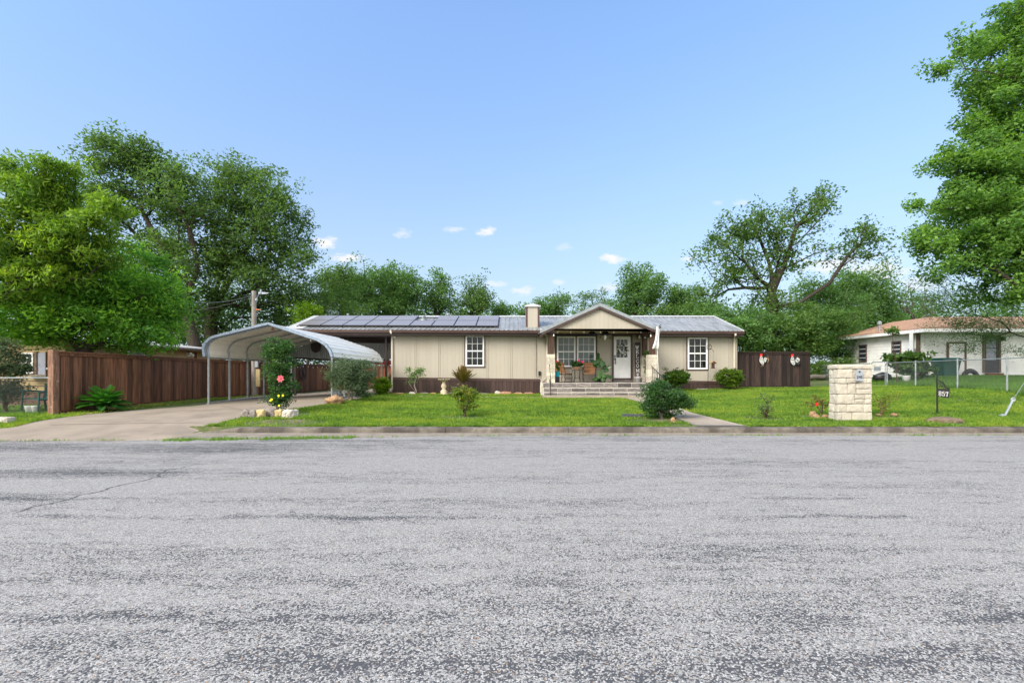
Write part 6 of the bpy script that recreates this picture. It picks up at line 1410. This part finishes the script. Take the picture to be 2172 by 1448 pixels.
big=shrub('large dark glossy privet bush beside the walkway near the kerb',1402,888,[(1402,838,0,30,26,.45,62),(1385,824,0,17,14,.3,18),(1385,860,0,24,24,.35,36),(1420,860,0,28,22,.4,46),(1445,850,0,20,16,.3,24),(1463,858,0,14,10,.2,10),(1440,838,0,14,10,.2,10),(1400,812,0,10,9,.2,6)],'leafG',leafn=58,lsize=.055,csize=.16,seed=27,bias=.38,clumptone=.3,aspect=.55,rbase=.07,up=.2,stem='barkgrey')
shrub('clipped round dark boxwood between the porch and the right window',1436,825,[(1436,800,0,26,17,.5,140)],'leafB',d=22.6,leafn=80,lsize=.06,csize=.13,seed=28,bias=.18,shell=.25,clumptone=.2)
shrub('bright yellow green boxwood at the right end of the house',1547,824,[(1547,800,0,25,19,.5,150)],'leafB',d=22.7,leafn=85,lsize=.06,csize=.13,seed=29,bias=.52,shell=.25,clumptone=.22)
# pruned woody bush
pr=shrub('hard pruned bush of bare woody stems with a few leaves on the lawn',1624,888,[(1624,868,0,19,16,.25,90),(1624,845,0,20,12,.25,22)],'leafM',leafn=3,lsize=.055,csize=.09,seed=30,stem='stem',rbase=.03,tip=.0065,seglen=.08,up=.0)
rs=shrub('thin bronze leaved rose with one red bloom left of the mailbox pillar',1742,880,[(1735,848,0,16,12,.2,14),(1750,858,0,12,12,.2,12),(1718,858,0,8,8,.15,6)],'leafP',leafn=9,lsize=.05,csize=.10,seed=31,rbase=.025,tip=.006,up=.1); flowers(rs,[P(1732,857,rs.location.y-.12)],.06,M['red'],9,2,(0,-1,.2))
shrub('thin red stemmed rose with yellowing leaves right of the mailbox pillar',1870,882,[(1865,850,0,18,14,.25,16),(1890,842,0,18,12,.25,16),(1878,862,0,14,12,.2,8)],'leafQ',leafn=11,lsize=.05,csize=.12,seed=32,rbase=.025,tip=.005,up=.1,bias=.7,stem='rockpink')
shrub('pale green leafy weeds at the foot of the oleander',775,845,[(775,838,0,14,7,.25,26)],'leafL',leafn=30,lsize=.06,csize=.12,seed=33,cat='plant',name='weed_clump')
shrub('grey green bush at the left edge in front of the neighbouring house',14,872,[(10,745,0,32,26,.5,26),(15,785,0,40,30,.6,44),(8,830,0,34,30,.5,34),(48,780,0,12,8,.2,6)],'leafO',d=14.6,leafn=75,lsize=.075,csize=.22,seed=34,bias=.35,aspect=.45,rbase=.06)
shrub('big leaved green bush growing beside the meter boxes of the white house',1935,803,[(1925,778,0,30,16,.6,36),(1915,760,0,22,10,.4,16),(1945,762,0,20,12,.4,16),(1965,785,0,16,12,.4,10),(1890,757,0,10,5,.3,5)],'leafL',d=24.9,leafn=26,lsize=.20,csize=.30,seed=35,bias=.35,aspect=.75,rbase=.06,seglen=.3)
shrub('slender sapling with a tuft of large leaves in front of the white house window',1902,803,[(1893,700,0,9,9,.2,10)],'leafL',d=24.6,leafn=12,lsize=.2,csize=.22,seed=36,name='sapling',cat='tree',aspect=.4,bias=.7,seglen=.4)
shrub('bright leafy vine clump on the chain-link fence right of the dark fence',1738,818,[(1735,780,0,24,14,.5,40),(1760,775,0,20,10,.5,24),(1735,798,0,20,12,.4,20),(1790,770,.5,24,8,.5,20)],'leafL',d=30.4,leafn=40,lsize=.13,csize=.35,seed=37,name='vine',cat='plant',bias=.6)
# ------------------------------------------------------------------ trees
T_=tree
def btree(label,bpx,d,blobs,leaf,bark='bark',name='tree',**k):
    b=at_ground(bpx,d); bl_=[pblob(px,py,d+dy,rx,ry,rd,n) for (px,py,dy,rx,ry,rd,n) in blobs]
    return tree(name,label,'tree',b,bl_,M[leaf],M[bark],**k)
btree('dense bright green tree overhanging the left wooden fence',170,16.6,[(230,620,0,130,100,1.9,105),(150,650,0,120,90,1.8,80),(290,600,.5,80,70,1.4,45),(330,660,1,52,60,1.1,32),(270,700,0,90,38,1.2,40),(110,700,-.3,90,32,1.3,32),(60,650,0,70,80,1.5,36),(365,640,1,24,40,.6,9)],'leafA',rbase=.24,leafn=130,lsize=.145,csize=.42,seed=41,flat=.8,gap=.33,droop=.45,aspect=.36,bias=.36,clumptone=.34,seglen=.5)
btree('yellow green tree with long drooping leaves at the left edge',-90,14.6,[(60,420,0,80,62,1.4,42),(110,410,0,60,30,.8,18),(40,500,0,90,50,1.4,32),(150,505,0,75,32,1.0,26),(210,470,0,38,20,.6,8),(90,560,0,100,44,1.2,30),(20,600,0,60,50,1.2,18),(200,540,.4,60,30,.8,14),(132,362,0,26,8,.4,5),(238,445,0,30,12,.5,7),(100,352,0,18,8,.3,4),(40,355,0,30,12,.5,5)],'leafY',rbase=.22,leafn=120,lsize=.165,csize=.40,seed=42,flat=.6,gap=.28,droop=.7,aspect=.30,bias=.36,clumptone=.34,seglen=.5)
fk=lambda pts: [(None,[P(*p) for p in pts[0]],'a')]+[('a',[P(*p) for p in q_],'b%d'%i) for i,q_ in enumerate(pts[1:])]
btree('tall broad dark elm, the left of the two big trees behind the fence',425,33,[(270,350,0,82,52,3.0,52),(215,410,0,55,55,2.6,30),(330,370,0,80,55,3,44),(400,430,0,85,72,3.2,52),(300,460,1,90,60,3,40),(380,540,0,90,60,3,42),(300,560,1,80,60,3,26),(420,620,1,70,60,2.5,26),(360,680,2,70,50,2.5,22)],'leafD',rbase=.42,leafn=88,lsize=.25,csize=.80,seed=43,gap=.26,flat=.85,aspect=.42,bias=.45,clumptone=.22,seglen=1.0,tip=.02,forks=fk([[(415,735,33),(400,690,33),(392,650,33)],[(370,580,33),(330,500,33),(290,420,33)],[(420,560,33),(400,480,32.5),(360,400,33)],[(400,600,34),(330,560,34)]]))
btree('tall dark elm, the right of the two big trees behind the carport',470,36,[(500,380,0,62,42,2.8,36),(560,420,0,72,56,3,44),(470,450,0,70,60,3,40),(600,470,0,58,60,2.8,34),(550,520,0,100,58,3.2,56),(620,540,0,46,46,2.5,22),(480,560,0,80,56,3,40),(580,600,0,85,52,3,44),(500,650,1,90,50,3,34),(620,650,1,60,40,2.6,24)],'leafD',rbase=.5,leafn=88,lsize=.25,csize=.80,seed=44,gap=.26,flat=.85,aspect=.42,bias=.45,clumptone=.22,seglen=1.1,tip=.02,forks=fk([[(445,700,36),(450,660,36)],[(490,590,36),(530,520,36),(560,450,36)],[(470,580,36),(480,500,36),(495,420,36)],[(540,610,36),(600,560,36)]]))
btree('feathery pale green tree rising behind the left end of the metal roof',705,38,[(700,645,0,55,38,2.2,60),(740,660,0,45,24,2,30),(660,650,0,36,30,1.8,22)],'leafL',rbase=.2,leafn=140,lsize=.16,csize=.8,seed=45,aspect=.25,bias=.3,clumptone=.15,droop=.1)
btree('small yellow green tree at the left end of the metal roof',655,33,[(650,668,0,26,26,1.2,28)],'leafX',rbase=.12,leafn=90,lsize=.16,csize=.55,seed=46,aspect=.45,bias=.25)
bgt=[('dark green rounded tree just right of the tall elms',725,46,[(728,590,0,55,38,3,52),(700,610,0,40,40,2.5,30),(760,630,0,50,40,3,36)],'leafD',47),
('broad green tree behind the solar panels, left of centre',820,44,[(820,600,0,66,42,3.2,64),(860,620,0,40,40,2.6,34),(790,640,0,60,36,3,40),(850,655,0,50,22,2.6,24)],'leafM',48),
('airy tree with gaps above the right half of the solar panels',925,47,[(925,608,0,36,34,2.4,34),(905,640,0,40,30,2.5,26),(945,650,0,40,24,2.4,22)],'leafM',49),
('airy pointed tree above the end of the solar panels',1008,49,[(1005,618,0,26,34,2.2,30),(1020,640,0,40,24,2.5,26),(985,655,0,36,20,2.3,20)],'leafD',50),
('low treetop just left of the chimney',1058,52,[(1058,660,0,28,14,2,22)],'leafM',51),
('pale green treetop just right of the chimney',1180,56,[(1175,650,0,40,26,3,38),(1150,660,0,30,16,2.5,18),(1108,664,0,14,12,1,8)],'leafM',52),
('thin half bare tree above the left slope of the porch roof',1248,60,[(1250,635,0,36,20,2.6,16),(1265,655,0,40,20,2.6,18)],'leafD',53),
('full rounded tree above the right slope of the porch roof',1360,46,[(1362,608,0,52,38,3.2,70),(1350,645,0,60,30,3,46)],'leafM',54),
('smaller round tree right of the full rounded tree above the porch',1445,48,[(1447,635,0,38,28,2.6,40),(1425,655,0,40,20,2.4,24)],'leafM',55),
('low bright green treetop over the right part of the metal roof',1480,42,[(1485,662,0,48,18,2.2,34),(1430,664,0,30,12,2,14)],'leafL',56),
('full green tree behind the sparse tree, towards the white house',1825,44,[(1815,615,0,80,46,3.5,84),(1735,620,0,50,36,3,34),(1760,650,0,60,44,3,44),(1860,665,0,50,50,3,40),(1800,700,0,70,40,3,40)],'leafM',57),
('hazy tree between the white house roof and the sparse tree',1905,50,[(1905,660,0,40,28,3,22),(1950,650,0,40,34,3,14)],'leafM',58)]
for (lb,bx,d,bls,lf_,sd) in bgt:
    btree(lb,bx,d,bls,lf_,rbase=.3,leafn=(62 if sd in(53,58,49,50) else 95),gap=.24,flat=.85,lsize=.24,csize=.78,seed=sd,aspect=.45,bias=.45,clumptone=.22,seglen=1.2,tip=.02,side=5)
btree('tall sparse tree with open dark limbs rising above the dark fence',1640,36,[(1560,500,0,50,36,2.5,24),(1515,540,0,40,34,2.4,18),(1530,590,0,44,26,2.4,16),(1600,470,0,50,36,2.5,26),(1640,500,0,56,50,2.6,34),(1690,440,0,40,30,2.4,16),(1745,425,0,36,24,2,15),(1710,470,0,40,30,2.4,14),(1690,540,0,56,40,2.6,24),(1590,570,0,60,40,2.6,24),(1830,500,0,40,26,2.2,18),(1800,540,0,40,22,2.2,9),(1870,520,0,24,22,1.6,6),(1625,640,0,76,34,3,22),(1505,620,0,30,26,2,7)],'leafD',rbase=.42,leafn=44,lsize=.24,csize=.66,flat=.9,gap=.2,seed=60,aspect=.5,bias=.45,clumptone=.25,seglen=.9,tip=.028,
 forks=fk([[(1636,720,36),(1638,660,36),(1636,610,36)],[(1632,560,36),(1600,480,36)],[(1660,570,36),(1690,480,36),(1735,430,36)],[(1605,590,36),(1560,540,36)],[(1580,610,36),(1530,580,36)],[(1650,560,36),(1650,500,36)]])+[('a',[P(1650,650,36)],'z'),('z',[P(1700,640,36),(P(1760,600,36)),P(1800,540,36),P(1840,500,36)],'y')])
btree('green understory tree low behind the dark fence, left side',1560,31,[(1545,690,0,56,40,2,50),(1600,700,0,50,40,2,40),(1580,730,0,60,24,1.6,30),(1510,680,0,30,30,1.5,14)],'leafM',rbase=.14,leafn=85,lsize=.18,csize=.55,gap=.26,seed=61,bias=.55,clumptone=.3)
btree('bright green understory tree low behind the dark fence, right side',1690,31.5,[(1680,700,0,50,40,2,42),(1740,690,0,56,50,2.2,48),(1700,735,0,60,22,1.6,30),(1640,735,0,30,22,1.2,14)],'leafL',rbase=.14,leafn=85,lsize=.18,csize=.55,gap=.26,seed=62,bias=.35,clumptone=.3)
btree('dark feathery tree just left of the white house',1770,33.5,[(1765,720,0,46,44,2,56),(1775,680,0,44,30,2,24),(1800,650,0,40,40,2,18)],'leafM',rbase=.16,leafn=130,lsize=.18,csize=.7,seed=63,aspect=.25,bias=.2,clumptone=.15)
btree('large leafy tree filling the right edge above the white house',2230,20,[(2140,60,0,60,50,1.6,34),(2175,110,0,90,90,2.2,60),(2120,170,0,56,50,1.6,30),(2170,230,0,85,70,2.2,56),(2130,290,0,70,50,2,42),(2070,350,0,50,34,1.6,22),(2005,350,0,36,26,1.3,11),(2140,380,0,90,50,2.2,60),(2085,440,0,70,42,2,40),(1990,430,0,40,26,1.4,9),(2150,480,0,80,50,2.2,52),(2070,510,0,76,36,2,36),(2130,560,0,80,38,2,40),(2020,560,0,50,26,1.6,12),(2150,620,0,60,35,1.8,26),(2160,170,0,80,120,2,50),(2120,420,0,90,120,2.2,60),(2180,550,0,60,90,1.8,36),(2095,250,0,50,50,1.5,22),(2050,400,0,50,50,1.5,14),(2010,490,0,50,40,1.5,10),(2035,110,0,30,18,.8,6),(1990,150,0,20,10,.4,4),(1930,440,0,24,6,.4,3),(1950,520,0,40,30,1.2,11),(2230,300,0,70,260,2.5,80),(2310,260,.5,80,220,2.6,60)],'leafR',rbase=.38,leafn=108,lsize=.145,csize=.42,seed=64,aspect=.55,flat=.85,gap=.29,bias=.42,clumptone=.3,seglen=.6,tip=.010,up=.35,forks=[(None,[P(2235,600,20),P(2225,400,20),P(2200,150,20)],'a')])
btree('wispy small leaved tree drooping over the rust brown roof',2360,23.5,[(2090,640,0,100,40,1.5,54),(2000,640,0,56,50,1.3,26),(2060,690,0,90,26,1.3,42),(2140,690,0,60,40,1.4,30),(2050,725,0,70,14,1,16),(2060,742,0,50,8,.8,7),(1960,610,0,36,30,1,9),(2150,740,0,30,14,.8,7)],'leafM',rbase=.045,leafn=64,lsize=.085,csize=.55,seed=65,aspect=.35,bias=.3,clumptone=.2,seglen=.5,tip=.007,bark='bark',up=.2)
btree('bare branched dead looking tree behind the rust brown roof',1952,42,[(1935,620,0,34,34,2,40),(1960,640,0,40,30,2,30),(1915,655,0,30,20,2,16)],'leafD',rbase=.2,leafn=2,lsize=.2,csize=.8,seed=66,tip=.022,bark='barkgrey',seglen=.8)
# undergrowth that reads as one mass, well behind the fences
def mass(name,label,blobs,leaf,n,size,cs,seed,bias=.3):
    rg=np.random.default_rng(seed); cl=blobs_to_clumps([pblob(*b) for b in blobs],rg,.35); k=len(cl); idx=np.repeat(np.arange(k),n); off=rg.normal(size=(k*n,3))*cs*.6; pts=cl[idx]+off; pts[:,2]=np.maximum(pts[:,2],.5)
    tone=np.clip(bias+(rg.random(k)[idx]-.5)*.5+rg.normal(size=k*n)*.15,0,1); V_,Q,T=leaf_arrays(pts,size*(.6+.8*rg.random(k*n)),tone,.5,.2,rg); o=np_mesh(name,V_,Q,T,M[leaf]); tag(o,label,'undergrowth'); o['kind']='stuff'; return o
mass('undergrowth','dense undergrowth behind the left fence and carport',[(330,700,37,150,60,2,70),(480,710,39,130,60,2,90),(620,700,41,90,50,2,70),(760,730,42,140,50,2,120),(560,760,42,160,20,1.5,50)],'leafM',60,.22,.95,71,.4)
mass('undergrowth','dense undergrowth behind the dark fence and the white house',[(1530,700,40,110,46,2,80),(1660,710,41,110,50,2,90),(1790,720,40,70,60,2,60),(1900,720,48,120,40,2,60),(2060,700,48,140,30,2,50)],'leafM',60,.22,.95,72,.4)
mass('undergrowth','distant tree line closing the view behind the houses',[(900,690,75,260,26,3,120),(1250,690,80,260,24,3,120),(1600,680,75,240,34,3,120),(2000,680,75,260,40,3,130),(300,650,75,360,60,4,160),(-250,600,60,300,90,6,120),(2500,600,55,260,120,6,120)],'leafM',50,.5,1.8,73,.35)
# ------------------------------------------------------------------ lawn and loose ground cover
def blades(name,label,n,region,hmin,hmax,wid,leafm,seed,thin=None,tonef=None,lean=.5):
    rg=np.random.default_rng(seed); xa,xb,ya,yb=region
    u=rg.random(n); y=1/((1/ya)*(1-u)+(1/yb)*u) if False else ya+(yb-ya)*u**1.5; x=xa+(xb-xa)*rg.random(n)
    keep=np.ones(n,bool) if thin is None else thin(x,y,rg); x,y=x[keep],y[keep]; n=len(x); z=Gn(x,y)
    h=hmin+(hmax-hmin)*rg.random(n); a=rg.random(n)*6.283; w_=wid*(.6+.8*rg.random(n)); dx=np.cos(a)*w_/2; dy=np.sin(a)*w_/2
    lx_=rg.normal(size=n)*h*lean; ly_=rg.normal(size=n)*h*lean
    V_=np.stack([np.stack([x-dx,y-dy,z-.005],1),np.stack([x+dx,y+dy,z-.005],1),np.stack([x+lx_,y+ly_,z+h],1)],1).reshape(-1,3)
    pn=np.array([noise.noise(Vector((a_*.35,b_*.9,3)))*.5+noise.noise(Vector((a_*1.5,b_*2.5,9)))*.4+noise.noise(Vector((a_*5,b_*6,4)))*.4 for a_,b_ in zip(x,y)]) if tonef is None else tonef(x,y)
    tone=np.clip(.5+pn*1.0+rg.normal(size=n)*.27,0,1)
    o=np_mesh(name,V_,np.arange(3*n).reshape(n,3),np.repeat(tone,3),M[leafm]); tag(o,label,'grass'); o['kind']='stuff'; return o
vxl=np.vectorize(xl); vxr=np.vectorize(xr); vwl=np.vectorize(wl); vwr=np.vectorize(wr); vfx=np.vectorize(fxp); vrf=np.vectorize(rfx)
def dirt(x,y,k=1.1,thr=.30): 
    return np.array([noise.noise(Vector((a*k,b*k*1.6,0))) for a,b in zip(x,y)])>thr
def lawn_keep(x,y,rg):
    k=(x>vxr(y)+.02+.03*rg.normal(size=len(x))); k&=~((y<20.7)&(x>vwl(y)-.0)&(x<vwr(y)+.0)); k&=~((x>1.35)&(x<6.65)&(y>20.53)); k&=~((y>23.42)&(x>-6)&(x<11.2)); k&=~((y>20.7)&(y<20.92)&(x<1.4)&(x>-4.75)&~((x>-3.4)&(x<-2.8)))
    k&=~((x>X(1777,12.9))&(x<X(1850,12.9))&(y>12.92)&(y<13.26)); k&=(x<vrf(y)-.05)
    for (px,py,r) in ((985,886,.55),(1402,892,.75),(1624,889,.5),(589,880,.8),(1742,884,.45),(2005,897,.5),(600,898,.9),(1450,903,.4),(1890,885,.4)):
        p=gp(px,py); k&=~((((x-p.x)/1.5)**2+((y-p.y)/.8)**2<r*r*(.5+.5*rg.random(len(x))))&(rg.random(len(x))<.93))
    dm=dirt(x,y); k&=~(dm&(rg.random(len(x))<.55)&(y<14)); d3=dirt(x,y,2.2,.05); k&=~(d3&(y<12.45)&(rg.random(len(x))<.8)); d4=dirt(x,y,3.1,.38); k&=~(d4&(rg.random(len(x))<.7)); return k
blades('lawn','short bright green mown lawn',430000,(-8.2,19.5,11.99,24.6),.025,.085,.024,'grass',81,lawn_keep,lean=.8)
def verge_keep(x,y,rg):
    k=(x<vxl(y)-.02)&(x>vfx(np.maximum(y,13.76))+.05); k|=((y<13.7)&(x<vxl(y)-.02)); d=dirt(x,y,2.3,.0); k&=~(d&(rg.random(len(x))<.85)&(y>13.3)); return k
blades('verge_grass','thin strip of grass and weeds between the driveway and the left fence',60000,(-16.5,-12.2,11.3,26),.03,.09,.024,'grass',82,verge_keep)
blades('long_grass','longer unmown grass in the yard of the white house',150000,(17,32,13,27.3),.08,.2,.03,'tallgrass',83,lambda x,y,rg:(x>vrf(np.clip(y,14,33))-.12+.1*rg.random(len(x))))
blades('yard_grass','patchy grass in the yard behind the low chain-link fence',20000,(-21,-13.7,13.0,17.5),.03,.10,.03,'tallgrass',84,lambda x,y,rg:~(dirt(x,y,.9,.0))|(y<14.1))
def edge_keep(x,y,rg):
    e=np.array([edge_y(a) for a in x]); s=np.abs(y-e-.0); nn=np.array([noise.noise(Vector((a*.9,4,0))) for a in x]); amt=np.where(x<-7.6,.035+.05*(nn>.1),np.where(x<-3.6,.07+.20*(nn>-.05),.015+.05*(nn>.15))); return (s<amt*rg.random(len(x)))&(rg.random(len(x))<np.where(x<-7.4,.55*(nn>-.25),np.where(x<-3.6,1.,.9)))
def blades0(*a,**k):
    global Gn
    g_=Gn; Gn=lambda x,y: np.full(len(x),.008); o=blades(*a,**k); Gn=g_; return o
blades0('edge_weeds','straggling weeds growing along the broken edge of the road',90000,(-13,14,9.9,11.6),.02,.085,.02,'tallgrass',85,edge_keep,tonef=lambda x,y:np.full(len(x),.15))
# brown gravel strip along the left fence
rg=np.random.default_rng(9); n=5200; y=13.8+rg.random(n)*15; x=vfx(y)+.12+rg.random(n)**1.5*.75; k=(x<vxl(y)-.03); x,y=x[k],y[k]; z=Gn(x,y); s=.014+.02*rg.random(len(x)); V_=[];Q=[]
base_v=np.array([[1,0,0],[-1,0,0],[0,1,0],[0,-1,0],[0,0,.8],[0,0,-.5]],float); fq=np.array([[0,2,4],[2,1,4],[1,3,4],[3,0,4]]); ang=rg.random(len(x))*6.28
ca_r,sa_r=np.cos(ang),np.sin(ang); Vb=np.stack([base_v[None,:,0]*ca_r[:,None]-base_v[None,:,1]*sa_r[:,None],base_v[None,:,0]*sa_r[:,None]+base_v[None,:,1]*ca_r[:,None],np.repeat(base_v[None,:,2],len(x),0)],2)*s[:,None,None]*np.array([1.3,1,.8])+np.stack([x,y,z+.01],1)[:,None,:]
FQ=(fq[None]+6*np.arange(len(x))[:,None,None]).reshape(-1,3); o=np_mesh('gravel',Vb.reshape(-1,3),FQ,np.repeat(rg.random(len(x)),6),M['gravel']); tag(o,'brown gravel scattered along the foot of the left wooden fence','gravel'); o['kind']='stuff'
